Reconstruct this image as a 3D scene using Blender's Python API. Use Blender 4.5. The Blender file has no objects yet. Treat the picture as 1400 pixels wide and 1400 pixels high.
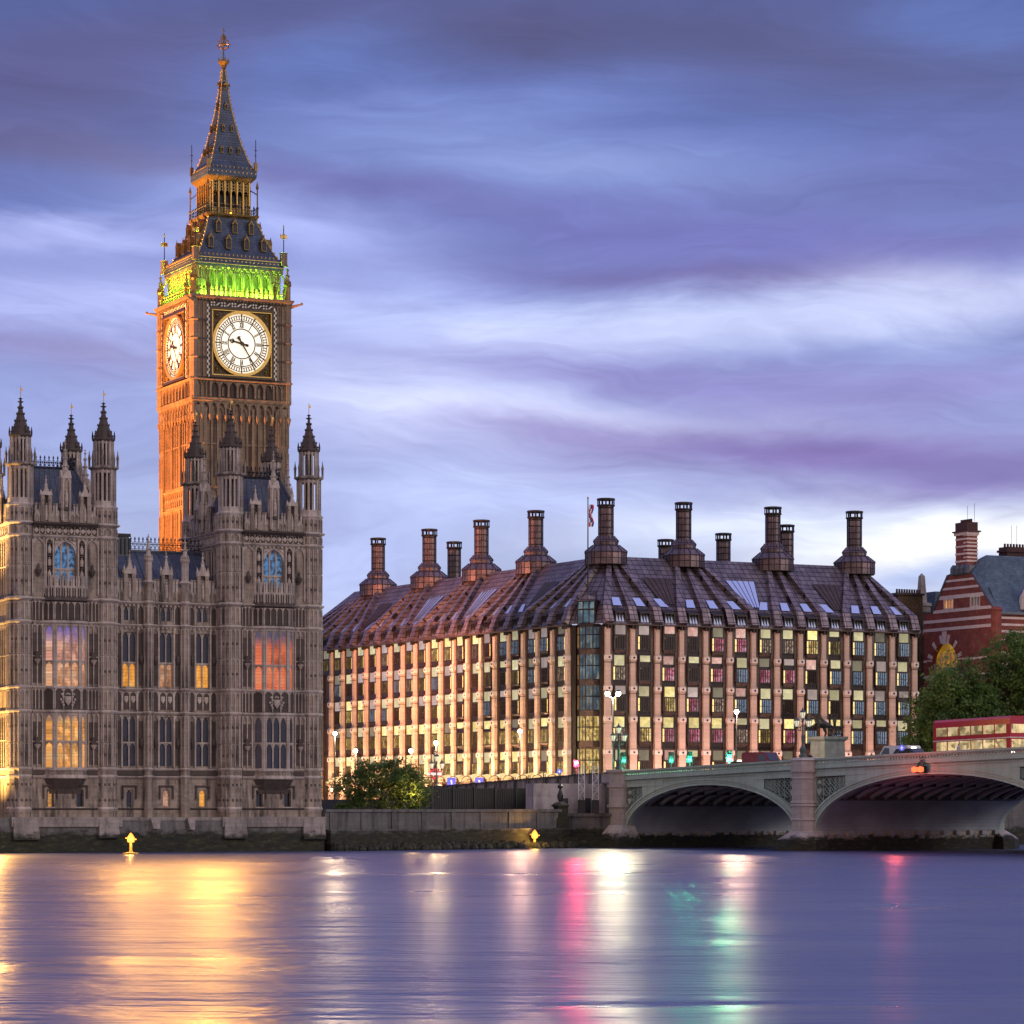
import bpy, bmesh, math, random
from mathutils import Vector, Matrix
R = math.radians
rng = random.Random(11)
sc = bpy.context.scene
col = sc.collection

# ------------------------------------------------------------------ camera
HC = 4.3                                   # eye height above the river
cam_d = bpy.data.cameras.new("camera")
cam = bpy.data.objects.new("camera", cam_d); col.objects.link(cam)
cam.location = (0, 0, HC); cam.rotation_euler = (R(90), 0, 0)
cam_d.sensor_width = 36; cam_d.lens = 4250 / 1400 * 36
cam_d.shift_y = 405 / 1400
cam_d.clip_start = 0.5; cam_d.clip_end = 20000
sc.camera = cam

# ------------------------------------------------------------------ node helper
class NT:
    def __init__(s, tree): s.t = tree; s.n = tree.nodes; s.l = tree.links
    def new(s, typ, ins=None, **props):
        n = s.n.new(typ)
        for k, v in props.items(): setattr(n, k, v)
        for k, v in (ins or {}).items(): s.put(n.inputs[k], v)
        return n
    def put(s, sock, v):
        if isinstance(v, bpy.types.NodeSocket): s.l.new(v, sock)
        else: sock.default_value = v
    def math(s, op, a, b=0.0, c=None, clamp=False):
        n = s.n.new('ShaderNodeMath'); n.operation = op; n.use_clamp = clamp
        s.put(n.inputs[0], a); s.put(n.inputs[1], b)
        if c is not None: s.put(n.inputs[2], c)
        return n.outputs[0]
    def mix(s, f, a, b, blend='MIX'):
        n = s.n.new('ShaderNodeMix'); n.data_type = 'RGBA'; n.blend_type = blend
        s.put(n.inputs[0], f); s.put(n.inputs[6], a); s.put(n.inputs[7], b)
        return n.outputs[2]
    def ramp(s, f, stops, interp='LINEAR'):
        n = s.n.new('ShaderNodeValToRGB'); s.put(n.inputs[0], f)
        cr = n.color_ramp; cr.interpolation = interp
        while len(cr.elements) < len(stops): cr.elements.new(0.5)
        for e, (p, c) in zip(cr.elements, stops):
            e.position = p; e.color = (*c, 1) if len(c) == 3 else c
        return n.outputs[0]
    def noise(s, vec, scale, detail=4, rough=0.55, dist=0.0):
        n = s.new('ShaderNodeTexNoise', {'Vector': vec, 'Scale': scale, 'Detail': detail, 'Roughness': rough, 'Distortion': dist})
        return n.outputs[0]
    def vec(s, x, y, z):
        n = s.n.new('ShaderNodeCombineXYZ')
        s.put(n.inputs[0], x); s.put(n.inputs[1], y); s.put(n.inputs[2], z)
        return n.outputs[0]
    def sep(s, v):
        n = s.n.new('ShaderNodeSeparateXYZ'); s.put(n.inputs[0], v); return n.outputs
def g4(c): return (*c, 1)

# ------------------------------------------------------------------ sky
SUN_EL, SUN_ROT = R(1.5), R(200)
world = bpy.data.worlds.new("World"); sc.world = world; world.use_nodes = True
wt = NT(world.node_tree); wt.n.clear()
tc = wt.new('ShaderNodeTexCoord')
dx, dy, dz = wt.sep(tc.outputs['Generated'])
hyp = wt.math('SQRT', wt.math('ADD', wt.math('MULTIPLY', dx, dx), wt.math('MULTIPLY', dy, dy)))
el = wt.math('DIVIDE', dz, wt.math('MAXIMUM', hyp, 0.02))          # tan elevation
az = wt.math('ARCTAN2', dx, dy)
wob = wt.noise(wt.vec(wt.math('MULTIPLY', az, 14), wt.math('MULTIPLY', el, 45), 0.0), 1.0, 5, 0.55, 0.4)
wob2 = wt.noise(wt.vec(wt.math('MULTIPLY', az, 9), wt.math('MULTIPLY', el, 26), 4.2), 1.0, 4, 0.5, 0.0)
azw = wt.math('ADD', az, wt.math('MULTIPLY', wt.math('SUBTRACT', wob2, 0.5), 0.05))
elw = wt.math('ADD', el, wt.math('MULTIPLY', wt.math('SUBTRACT', wob, 0.5), 0.020))
def blob(px, py, rx, ry, tilt=0.0):
    """soft elongated cloud patch, centre and radii given as azimuth / tan elevation in milliradians/4.25"""
    a0, e0 = (px - 700) / 4250, (1105 - py) / 4250
    c, s_ = math.cos(R(tilt)), math.sin(R(tilt))
    u = wt.math('SUBTRACT', azw, a0); v = wt.math('SUBTRACT', elw, e0)
    p = wt.math('MULTIPLY', wt.math('ADD', wt.math('MULTIPLY', u, c), wt.math('MULTIPLY', v, s_)), 4250 / rx)
    q = wt.math('MULTIPLY', wt.math('SUBTRACT', wt.math('MULTIPLY', v, c), wt.math('MULTIPLY', u, s_)), 4250 / ry)
    r2 = wt.math('ADD', wt.math('MULTIPLY', p, p), wt.math('MULTIPLY', q, q))
    return wt.math('POWER', 2.718, wt.math('MULTIPLY', r2, -1.0))
base = wt.ramp(wt.math('MULTIPLY', el, 3.0), [
    (0.00, (0.50, 0.57, 0.74)), (0.22, (0.42, 0.50, 0.74)), (0.36, (0.33, 0.39, 0.70)),
    (0.50, (0.22, 0.27, 0.60)), (0.66, (0.125, 0.175, 0.48)), (0.80, (0.09, 0.12, 0.37)), (1.0, (0.11, 0.135, 0.38))])
VIO, DVIO, WHITE, BLUE, MAU = (0.20, 0.16, 0.50, 1), (0.125, 0.105, 0.35, 1), (0.78, 0.82, 0.93, 1), (0.16, 0.26, 0.64, 1), (0.16, 0.11, 0.30, 1)
c = base
for args, tint, k in [
    ((330, 60, 420, 60, 4), MAU, .45), ((700, 40, 260, 45, -4), (0.10, 0.075, 0.26, 1), .75), ((1150, 70, 330, 80, -10), (0.11, 0.10, 0.31, 1), .8),
    ((60, 130, 260, 70, 0), (0.12, 0.10, 0.32, 1), .75), ((120, 215, 300, 34, -5), (0.17, 0.13, 0.33, 1), .6),
    ((470, 80, 160, 50, 10), BLUE, .5), ((1330, 40, 150, 60, 0), BLUE, .45),
    ((640, 150, 260, 40, 6), (0.24, 0.31, 0.68, 1), .6), ((760, 225, 380, 52, -6), (0.36, 0.44, 0.80, 1), .6), ((430, 310, 220, 46, -14), (0.44, 0.50, 0.82, 1), .6),
    ((1250, 250, 330, 60, 12), (0.17, 0.18, 0.50, 1), .65), ((1000, 330, 420, 45, -6), (0.21, 0.20, 0.57, 1), .7), ((520, 255, 190, 28, -8), (0.21, 0.19, 0.52, 1), .55),
    ((1040, 385, 330, 24, -3), (0.165, 0.13, 0.44, 1), .85), ((1300, 340, 260, 26, 8), (0.21, 0.19, 0.53, 1), .5),
    ((120, 415, 320, 60, 0), (0.44, 0.47, 0.76, 1), .6), ((90, 330, 260, 24, 4), (0.46, 0.49, 0.78, 1), .55),
    ((90, 480, 260, 26, -6), (0.32, 0.29, 0.59, 1), .6),
    ((640, 450, 320, 48, -5), (0.52, 0.57, 0.86, 1), .6), ((900, 445, 300, 40, 4), (0.60, 0.65, 0.88, 1), .55), ((1290, 425, 240, 46, 5), (0.62, 0.66, 0.88, 1), .6),
    ((900, 520, 360, 28, -5), (0.31, 0.28, 0.66, 1), .7), ((1260, 540, 320, 30, 6), (0.32, 0.30, 0.66, 1), .65),
    ((560, 560, 280, 62, -8), (0.58, 0.62, 0.86, 1), .7), ((900, 585, 340, 30, -5), (0.62, 0.66, 0.89, 1), .6),
    ((1150, 625, 420, 42, -3), (0.24, 0.19, 0.54, 1), .85), ((1350, 655, 230, 26, 6), (0.24, 0.22, 0.57, 1), .8), ((760, 600, 150, 16, -6), (0.34, 0.30, 0.64, 1), .5),
    ((620, 680, 260, 40, 0), (0.50, 0.57, 0.84, 1), .6), ((1290, 748, 260, 44, 2), (0.80, 0.82, 0.86, 1), .95), ((960, 720, 240, 30, 3), (0.62, 0.68, 0.86, 1), .6),
    ((1240, 790, 160, 12, 0), (0.36, 0.47, 0.76, 1), .5), ((480, 770, 120, 70, 0), (0.44, 0.52, 0.83, 1), .5)]:
    lum = tint[0] + tint[1]; t2 = tuple(min(1.0, v * (1.18 if lum > .8 else .92)) for v in tint[:3]) + (1,)
    c = wt.mix(wt.math('MULTIPLY', blob(*args), min(1.0, k * 1.18)), c, t2)
# long-exposure streaks over everything
elt = wt.math('ADD', wt.math('ADD', el, wt.math('MULTIPLY', az, 0.05)), wt.math('MULTIPLY', wt.math('SUBTRACT', wob2, 0.5), 0.055))
st1 = wt.noise(wt.vec(wt.math('MULTIPLY', az, 11), wt.math('MULTIPLY', elt, 70), 1.3), 1.0, 5, 0.6, 0.9)
st2 = wt.noise(wt.vec(wt.math('MULTIPLY', az, 16), wt.math('MULTIPLY', elt, 210), 7.3), 1.0, 4, 0.6, 1.2)
stk = wt.math('ADD', wt.math('MULTIPLY', wt.math('SUBTRACT', st1, 0.5), 1.0), wt.math('MULTIPLY', wt.math('SUBTRACT', st2, 0.5), 0.28))
gain = wt.math('ADD', 1.0, wt.math('MULTIPLY', stk, 0.62))
c = wt.mix(1.0, c, wt.vec(gain, gain, wt.math('ADD', 1.0, wt.math('MULTIPLY', stk, 0.4))), 'MULTIPLY')
hs = wt.new('ShaderNodeHueSaturation', {'Saturation': 0.99, 'Value': 1.0, 'Color': c}); c = hs.outputs[0]
gm = wt.new('ShaderNodeGamma', {'Color': c, 'Gamma': 1.38}); c = wt.mix(1.0, gm.outputs[0], (1.20, 1.19, 1.17, 1), 'MULTIPLY')
# overhead and behind the viewer the dusk sky stays brighter and rosier
up = wt.math('MULTIPLY', wt.math('SUBTRACT', el, 0.32), 2.5, clamp=True)
c = wt.mix(up, c, (0.40, 0.40, 0.84, 1))
back = wt.math('MULTIPLY', wt.math('SUBTRACT', -0.05, dy), 2.0, clamp=True)
c = wt.mix(back, c, (0.62, 0.52, 0.56, 1))
sky = wt.new('ShaderNodeTexSky', sky_type='NISHITA', sun_disc=False)
sky.sun_elevation = SUN_EL; sky.sun_rotation = SUN_ROT
bg1 = wt.new('ShaderNodeBackground', {'Color': sky.outputs[0], 'Strength': 0.05})
bg2 = wt.new('ShaderNodeBackground', {'Color': c, 'Strength': 0.98})
add = wt.new('ShaderNodeAddShader'); wt.l.new(bg1.outputs[0], add.inputs[0]); wt.l.new(bg2.outputs[0], add.inputs[1])
wo = wt.new('ShaderNodeOutputWorld'); wt.l.new(add.outputs[0], wo.inputs[0])

# ------------------------------------------------------------------ last light of the sun, low behind the viewer
sl = bpy.data.lights.new("sun", 'SUN'); sl.energy = 0.8; sl.angle = R(12); sl.color = (1.0, 0.88, 0.79)
so = bpy.data.objects.new("sun", sl); col.objects.link(so)
so.rotation_euler = (R(90 - 20), 0, R(62))          # shines away from the camera, low

sc.view_settings.view_transform = 'Standard'; sc.view_settings.look = 'None'
sc.view_settings.exposure = 0.0; sc.view_settings.gamma = 1.0
sc.render.engine = 'CYCLES'
sc.cycles.use_denoising = True
sc.cycles.max_bounces = 5; sc.cycles.diffuse_bounces = 2; sc.cycles.glossy_bounces = 3
sc.cycles.sample_clamp_indirect = 6.0
sc.cycles.use_light_tree = True

# ------------------------------------------------------------------ mesh builder:  a = along, d = outwards, z = up
class MB:
    def __init__(s): s.v = []; s.f = []; s.mi = []; s.o = (0, 0); s.c = 1.0; s.s = 0.0; s.dz = 0.0
    def set(s, o=(0, 0), ang=0.0, dz=0.0): s.o = o; s.c = math.cos(ang); s.s = math.sin(ang); s.dz = dz; return s
    def P(s, a, d, z): return (s.o[0] + a * s.c + d * s.s, s.o[1] + a * s.s - d * s.c, z + s.dz)
    def poly(s, pts, m=0):
        n = len(s.v); s.v += [s.P(*p) for p in pts]; s.f.append(tuple(range(n, n + len(pts)))); s.mi.append(m)
    def mesh(s, pts, faces, m=0):
        n = len(s.v); s.v += [s.P(*p) for p in pts]
        for f in faces: s.f.append(tuple(n + i for i in f)); s.mi.append(m)
    def box(s, a0, a1, d0, d1, z0, z1, m=0):
        s.mesh([(a0, d0, z0), (a1, d0, z0), (a1, d1, z0), (a0, d1, z0), (a0, d0, z1), (a1, d0, z1), (a1, d1, z1), (a0, d1, z1)],
               [(0, 1, 2, 3), (7, 6, 5, 4), (4, 5, 1, 0), (5, 6, 2, 1), (6, 7, 3, 2), (7, 4, 0, 3)], m)
    def cbox(s, ca, cd, wa, wd, z0, z1, m=0): s.box(ca - wa / 2, ca + wa / 2, cd - wd / 2, cd + wd / 2, z0, z1, m)
    def prism(s, pts, d0, d1, m=0, back=True):        # outline in (a, z), swept along d
        n = len(pts); V = [(p[0], d0, p[1]) for p in pts] + [(p[0], d1, p[1]) for p in pts]
        F = [(i, (i + 1) % n, n + (i + 1) % n, n + i) for i in range(n)] + [tuple(range(n, 2 * n))]
        if back: F.append(tuple(reversed(range(n))))
        s.mesh(V, F, m)
    def plan(s, pts, z0, z1, m=0, pts1=None, bottom=True):   # outline in (a, d), swept up
        n = len(pts); q = pts1 or pts
        V = [(p[0], p[1], z0) for p in pts] + [(p[0], p[1], z1) for p in q]
        F = [(i, (i + 1) % n, n + (i + 1) % n, n + i) for i in range(n)] + [tuple(range(n, 2 * n))]
        if bottom: F.append(tuple(reversed(range(n))))
        s.mesh(V, F, m)
    def lathe(s, ca, cd, prof, n=8, rot=0.0, m=0, cap=True):
        V = []; F = []
        for r, z in prof:
            for i in range(n):
                t = rot + 2 * math.pi * i / n
                V.append((ca + r * math.cos(t), cd + r * math.sin(t), z))
        for k in range(len(prof) - 1):
            for i in range(n):
                j = (i + 1) % n
                F.append((k * n + i, k * n + j, (k + 1) * n + j, (k + 1) * n + i))
        if cap:
            F.append(tuple(reversed(range(n)))); F.append(tuple(range((len(prof) - 1) * n, len(prof) * n)))
        s.mesh(V, F, m)
    def frust(s, ca, cd, prof, m=0):                  # square sections: (half width, z)
        s.lathe(ca, cd, [(h * math.sqrt(2), z) for h, z in prof], 4, math.pi / 4, m)
    def tube(s, p, q, r, n=6, m=0, r2=None):
        p, q = Vector(p), Vector(q); ax = (q - p)
        if ax.length < 1e-6: return
        ax.normalize(); e = Vector((0, 0, 1)) if abs(ax.z) < 0.9 else Vector((1, 0, 0))
        x = ax.cross(e).normalized(); y = ax.cross(x); r2 = r if r2 is None else r2
        V = [tuple(p + (x * math.cos(2 * math.pi * i / n) + y * math.sin(2 * math.pi * i / n)) * r) for i in range(n)]
        V += [tuple(q + (x * math.cos(2 * math.pi * i / n) + y * math.sin(2 * math.pi * i / n)) * r2) for i in range(n)]
        F = [(i, (i + 1) % n, n + (i + 1) % n, n + i) for i in range(n)] + [tuple(reversed(range(n))), tuple(range(n, 2 * n))]
        s.mesh(V, F, m)
    def ball(s, ca, cd, cz, r, m=0, n=8, k=5, sz=1.0):
        s.lathe(ca, cd, [(max(0.001, r * math.sin(math.pi * i / k)), cz - r * sz * math.cos(math.pi * i / k)) for i in range(k + 1)], n, 0, m, cap=False)
    def build(s, name, mats, parent=None, loc=None, smooth=False):
        me = bpy.data.meshes.new(name)
        me.from_pydata(s.v, [], s.f)
        mats = mats if isinstance(mats, (list, tuple)) else [mats]
        for m in mats: me.materials.append(m)
        if len(mats) > 1: me.polygons.foreach_set('material_index', s.mi)
        bm = bmesh.new(); bm.from_mesh(me); bmesh.ops.recalc_face_normals(bm, faces=bm.faces); bm.to_mesh(me); bm.free()
        if smooth: me.polygons.foreach_set('use_smooth', [True] * len(me.polygons))
        me.update()
        o = bpy.data.objects.new(name, me); col.objects.link(o)
        if parent: o.parent = parent
        if loc: o.location = loc
        return o

def tag(o, label=None, cat=None, group=None, kind=None):
    if label: o['label'] = label
    if cat: o['category'] = cat
    if group: o['group'] = group
    if kind: o['kind'] = kind
    return o
def thing(name, loc, rz=0.0, label=None, cat=None, group=None):
    o = bpy.data.objects.new(name, None); col.objects.link(o); o.empty_display_size = 0.2
    o.location = loc; o.rotation_euler = (0, 0, rz)
    return tag(o, label, cat, group)
def dup(o, parent, loc=None, rz=None, mat=None):
    c = o.copy(); col.objects.link(c); c.parent = parent
    if loc is not None: c.location = loc
    if rz is not None: c.rotation_euler = (0, 0, rz)
    for ch in list(o.children): dup(ch, c)
    return c
def dup_thing(root, loc, rz, label=None, group=None):
    c = dup(root, None, loc, rz)
    if label: c['label'] = label
    if group: c['group'] = group
    return c
def set_mat(o, m, slot=0):
    o.material_slots[slot].link = 'OBJECT'; o.material_slots[slot].material = m

# ------------------------------------------------------------------ materials
def material(name):
    m = bpy.data.materials.new(name); m.use_nodes = True
    t = NT(m.node_tree); t.n.clear()
    out = t.new('ShaderNodeOutputMaterial'); b = t.new('ShaderNodeBsdfPrincipled')
    t.l.new(b.outputs[0], out.inputs[0])
    return m, t, b
def m_plain(name, c, rough=0.6, metal=0.0, var=0.25, scale=2.0, emit=None, es=1.0):
    m, t, b = material(name)
    o = t.new('ShaderNodeTexCoord').outputs['Object']
    n = t.noise(o, scale, 6, 0.6)
    lo = tuple(x * (1 - var) for x in c); hi = tuple(min(1, x * (1 + var)) for x in c)
    t.put(b.inputs['Base Color'], t.ramp(n, [(0.3, lo), (0.7, hi)]))
    b.inputs['Roughness'].default_value = rough; b.inputs['Metallic'].default_value = metal
    if emit:
        t.put(b.inputs['Emission Color'], g4(emit)); b.inputs['Emission Strength'].default_value = es
    return m
def m_stone(name, ca, cb, dark, block=(1.1, 0.42), bump=0.35, tide=None, soot=0.55):
    """weathered ashlar: colour drift, rain streaks, joints; tide = height under which it is dark with weed"""
    m, t, b = material(name)
    o = t.new('ShaderNodeTexCoord').outputs['Object']
    x, y, z = t.sep(o)
    big = t.noise(o, 0.28, 6, 0.62, 0.3); mid = t.noise(o, 1.6, 6, 0.65); fine = t.noise(o, 9.0, 4, 0.6)
    colr = t.mix(t.math('MULTIPLY', t.math('SUBTRACT', big, 0.3), 2.4, clamp=True), g4(ca), g4(cb))
    sv = t.vec(t.math('MULTIPLY', x, 1.4), t.math('MULTIPLY', y, 1.4), t.math('MULTIPLY', z, 0.16))
    streak = t.noise(sv, 1.0, 6, 0.65)
    f = t.math('MULTIPLY', t.math('SUBTRACT', streak, 0.47), 5.0 * soot, clamp=True)
    colr = t.mix(f, colr, g4(dark))
    f2 = t.math('MULTIPLY', t.math('SUBTRACT', mid, 0.52), 3.2 * soot, clamp=True)
    colr = t.mix(f2, colr, g4(dark))
    uv = t.vec(t.math('ADD', x, y), z, 0.0)
    br = t.new('ShaderNodeTexBrick', {'Vector': uv, 'Scale': 1.0, 'Mortar Size': 0.012, 'Brick Width': block[0], 'Row Height': block[1],
                                      'Color1': (1, 1, 1, 1), 'Color2': (0.80, 0.78, 0.76, 1), 'Mortar': (0.5, 0.48, 0.46, 1)})
    colr = t.mix(0.8, colr, br.outputs['Color'], 'MULTIPLY')
    if tide is not None:
        edge = t.math('ADD', tide, t.math('MULTIPLY', t.math('SUBTRACT', t.noise(t.vec(x, y, t.math('MULTIPLY', z, 2.0)), 0.7, 6, 0.7), 0.5), 2.2))
        k = t.math('MULTIPLY', t.math('SUBTRACT', edge, z), 2.2, clamp=True)
        weed = t.ramp(t.noise(t.vec(x, y, t.math('MULTIPLY', z, 3.0)), 1.3, 6, 0.7), [(0.35, (0.010, 0.010, 0.012)), (0.56, (0.026, 0.030, 0.014)), (0.72, (0.085, 0.08, 0.045)), (0.85, (0.15, 0.135, 0.10))])
        colr = t.mix(k, colr, weed)
    t.put(b.inputs['Base Color'], colr)
    b.inputs['Roughness'].default_value = 0.85
    h = t.math('ADD', t.math('MULTIPLY', mid, 0.6), t.math('MULTIPLY', fine, 0.4))
    bp = t.new('ShaderNodeBump', {'Strength': bump, 'Distance': 0.12, 'Height': h})
    t.l.new(bp.outputs[0], b.inputs['Normal'])
    return m
def m_rows(name, ca, cb, dark, bw, rh, rough=0.45, metal=0.0, mortar=0.02, axis='xz', spec=0.5):
    """courses of slates, sheets or bricks"""
    m, t, b = material(name)
    o = t.new('ShaderNodeTexCoord').outputs['Object']
    x, y, z = t.sep(o)
    uv = t.vec(t.math('ADD', x, y), z, 0.0)
    br = t.new('ShaderNodeTexBrick', {'Vector': uv, 'Scale': 1.0, 'Mortar Size': mortar, 'Mortar Smooth': 0.2, 'Brick Width': bw, 'Row Height': rh, 'Bias': -0.1,
                                      'Color1': g4(ca), 'Color2': g4(cb), 'Mortar': g4(dark)})
    n = t.noise(o, 0.7, 6, 0.65)
    k = t.ramp(n, [(0.3, (0.62, 0.62, 0.62)), (0.7, (1.25, 1.25, 1.25))])
    t.put(b.inputs['Base Color'], t.mix(1.0, br.outputs['Color'], k, 'MULTIPLY'))
    b.inputs['Roughness'].default_value = rough; b.inputs['Metallic'].default_value = metal
    b.inputs['Specular IOR Level'].default_value = spec
    bp = t.new('ShaderNodeBump', {'Strength': 0.5, 'Distance': 0.05, 'Height': t.math('SUBTRACT', 1.0, br.outputs['Fac'])})
    t.l.new(bp.outputs[0], b.inputs['Normal'])
    return m
def m_lit(name, c1, c2, s=1.0, scale=1.6, leads=None, dark=0.25, fade=None, cells=0.0, cs=2.2):
    """a lit window: uneven warm interior seen through the glass, with the reflection of the sky"""
    m, t, b = material(name)
    o = t.new('ShaderNodeTexCoord').outputs['Object']
    x, y, z = t.sep(o)
    n = t.noise(t.vec(t.math('ADD', x, y), t.math('MULTIPLY', z, 0.7), 0.3), scale, 5, 0.6)
    st_ = t.noise(t.vec(t.math('MULTIPLY', t.math('ADD', x, y), 5.0), t.math('MULTIPLY', z, 0.5), 1.7), 1.0, 3, 0.6)
    e = t.ramp(t.math('ADD', t.math('MULTIPLY', n, .7), t.math('MULTIPLY', st_, .3)), [(0.30, tuple(v * dark for v in c1)), (0.5, c1), (0.68, c2)])
    if cells:
        vo = t.new('ShaderNodeTexVoronoi', {'Vector': t.vec(t.math('ADD', t.math('ADD', x, y), t.math('MULTIPLY', t.new('ShaderNodeObjectInfo').outputs['Random'], 40.0)), t.math('MULTIPLY', z, 1.15), 0.0), 'Scale': cs}); vo.distance = 'CHEBYCHEV'
        cv = t.sep(vo.outputs['Color'])[0]
        k_ = t.ramp(cv, [(0.0, (1 - cells,) * 3), (0.45, (1 - cells * .45,) * 3), (0.8, (1.1,) * 3)])
        e = t.mix(1.0, e, k_, 'MULTIPLY')
        rb = t.math('ADD', 0.6, t.math('MULTIPLY', t.new('ShaderNodeObjectInfo').outputs['Random'], 0.55))
        e = t.mix(1.0, e, t.vec(rb, rb, rb), 'MULTIPLY')
    if leads:
        uv = t.vec(t.math('ADD', x, y), z, 0.0)
        br = t.new('ShaderNodeTexBrick', {'Vector': uv, 'Scale': 1.0, 'Mortar Size': 0.012, 'Brick Width': leads[0], 'Row Height': leads[1], 'Color1': (1, 1, 1, 1), 'Color2': (.85, .85, .85, 1), 'Mortar': (.25, .2, .2, 1)})
        br.offset = 0.0
        e = t.mix(1.0, e, br.outputs['Color'], 'MULTIPLY')
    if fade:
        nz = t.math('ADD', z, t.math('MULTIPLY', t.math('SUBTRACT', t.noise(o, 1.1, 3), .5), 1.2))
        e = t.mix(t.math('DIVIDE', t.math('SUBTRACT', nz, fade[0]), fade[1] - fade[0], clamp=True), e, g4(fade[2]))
    t.put(b.inputs['Base Color'], (0.03, 0.026, 0.022, 1)); b.inputs['Roughness'].default_value = 0.2; b.inputs['Specular IOR Level'].default_value = 0.2
    t.put(b.inputs['Emission Color'], e); b.inputs['Emission Strength'].default_value = s
    return m
def m_glass(name, c, rough=0.08, spec=0.5, speck=None, sp_s=1.0, thr=0.66):
    """dark glazing; speck = colour of the odd light seen inside or mirrored"""
    m, t, b = material(name)
    o = t.new('ShaderNodeTexCoord').outputs['Object']
    n = t.noise(o, 1.2, 4, 0.6)
    t.put(b.inputs['Base Color'], t.ramp(n, [(0.3, tuple(v * 0.6 for v in c)), (0.7, tuple(v * 1.4 for v in c))]))
    b.inputs['Roughness'].default_value = rough; b.inputs['Specular IOR Level'].default_value = spec
    if speck:
        n2 = t.noise(o, 2.6, 5, 0.65)
        k = t.math('MULTIPLY', t.math('SUBTRACT', n2, thr), 7.0, clamp=True)
        t.put(b.inputs['Emission Color'], g4(speck)); t.put(b.inputs['Emission Strength'], t.math('MULTIPLY', k, sp_s))
    return m
def m_emit(name, c, s):
    m, t, b = material(name)
    t.put(b.inputs['Base Color'], g4(tuple(min(1, v) * 0.6 for v in c))); t.put(b.inputs['Emission Color'], g4(c)); b.inputs['Emission Strength'].default_value = s
    return m

M = {}
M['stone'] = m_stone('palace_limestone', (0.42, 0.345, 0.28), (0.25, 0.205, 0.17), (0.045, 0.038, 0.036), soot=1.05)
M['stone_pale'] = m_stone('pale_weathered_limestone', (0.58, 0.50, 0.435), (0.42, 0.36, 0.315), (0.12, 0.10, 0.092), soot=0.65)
M['stone_dark'] = m_stone('sooty_shade_limestone', (0.105, 0.08, 0.066), (0.07, 0.055, 0.048), (0.028, 0.023, 0.022))  # sooty dark tone, also paints shade into the panel recesses
M['tower'] = m_stone('tower_limestone', (0.31, 0.215, 0.145), (0.23, 0.16, 0.11), (0.085, 0.06, 0.045), soot=0.6)
M['tower_dark'] = m_stone('dark_tower_stone', (0.10, 0.07, 0.055), (0.07, 0.05, 0.04), (0.03, 0.022, 0.02))
M['river_stone'] = m_stone('tidal_granite', (0.17, 0.165, 0.16), (0.11, 0.107, 0.105), (0.04, 0.039, 0.038), block=(1.3, 0.5), tide=2.2, soot=.8)
M['footing'] = m_stone('pale_footing_granite', (0.38, 0.335, 0.31), (0.26, 0.235, 0.22), (0.09, 0.082, 0.078), block=(1.2, 0.4), tide=1.95, soot=0.75)
M['granite'] = m_stone('bridge_granite', (0.50, 0.465, 0.43), (0.38, 0.355, 0.335), (0.17, 0.16, 0.15), block=(1.6, 0.62), tide=1.7, soot=0.35)
M['slate'] = m_rows('blue_slate', (0.075, 0.095, 0.15), (0.045, 0.06, 0.10), (0.02, 0.024, 0.036), 0.42, 0.24, rough=0.5)
M['iron_roof'] = m_rows('cast_iron_tiles', (0.05, 0.075, 0.135), (0.03, 0.048, 0.09), (0.014, 0.02, 0.035), 0.5, 0.3, rough=0.5)
M['iron'] = m_plain('black_iron', (0.018, 0.018, 0.022), 0.45, 0.3)
M['gold'] = m_plain('gilding', (0.62, 0.40, 0.11), 0.38, 0.7, 0.15, 6)
M['lead'] = m_plain('grey_leadwork', (0.10, 0.11, 0.13), 0.5, 0.3)
M['glass'] = m_glass('dark_leaded_glass', (0.02, 0.03, 0.06), speck=(0.75, 0.85, 1.0), sp_s=0.9, thr=0.70)
M['glass_blue'] = m_glass('blue_stained_glass', (0.03, 0.09, 0.19), rough=0.2, speck=(0.12, 0.36, 0.75), sp_s=0.45, thr=0.42)
M['lit_pink'] = m_lit('lit_rose_window', (0.95, 0.42, 0.20), (1.0, 0.66, 0.42), 1.05, 1.2, cells=.45, cs=1.6, leads=(0.14, 0.32))
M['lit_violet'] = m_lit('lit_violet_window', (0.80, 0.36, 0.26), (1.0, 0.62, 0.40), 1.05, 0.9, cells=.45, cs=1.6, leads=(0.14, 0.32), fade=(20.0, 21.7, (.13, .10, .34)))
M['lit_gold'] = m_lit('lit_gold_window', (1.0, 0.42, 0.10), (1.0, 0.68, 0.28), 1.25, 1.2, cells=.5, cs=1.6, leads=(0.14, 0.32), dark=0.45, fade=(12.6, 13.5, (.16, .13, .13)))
M['lit_yellow'] = m_lit('lit_yellow_window', (1.0, 0.40, 0.055), (1.0, 0.58, 0.14), 1.05, 1.4, leads=(0.14, 0.32), dark=0.5)
M['lit_red'] = m_lit('lit_red_window', (1.0, 0.22, 0.09), (1.0, 0.36, 0.18), 0.85, 1.2, leads=(0.14, 0.32), dark=0.55)
M['lit_redblue'] = m_lit('lit_red_upper_window', (0.95, 0.20, 0.09), (1.0, 0.30, 0.14), 0.8, 0.75, leads=(0.14, 0.32), dark=0.3, fade=(20.2, 21.3, (.10, .09, .15)))
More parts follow.
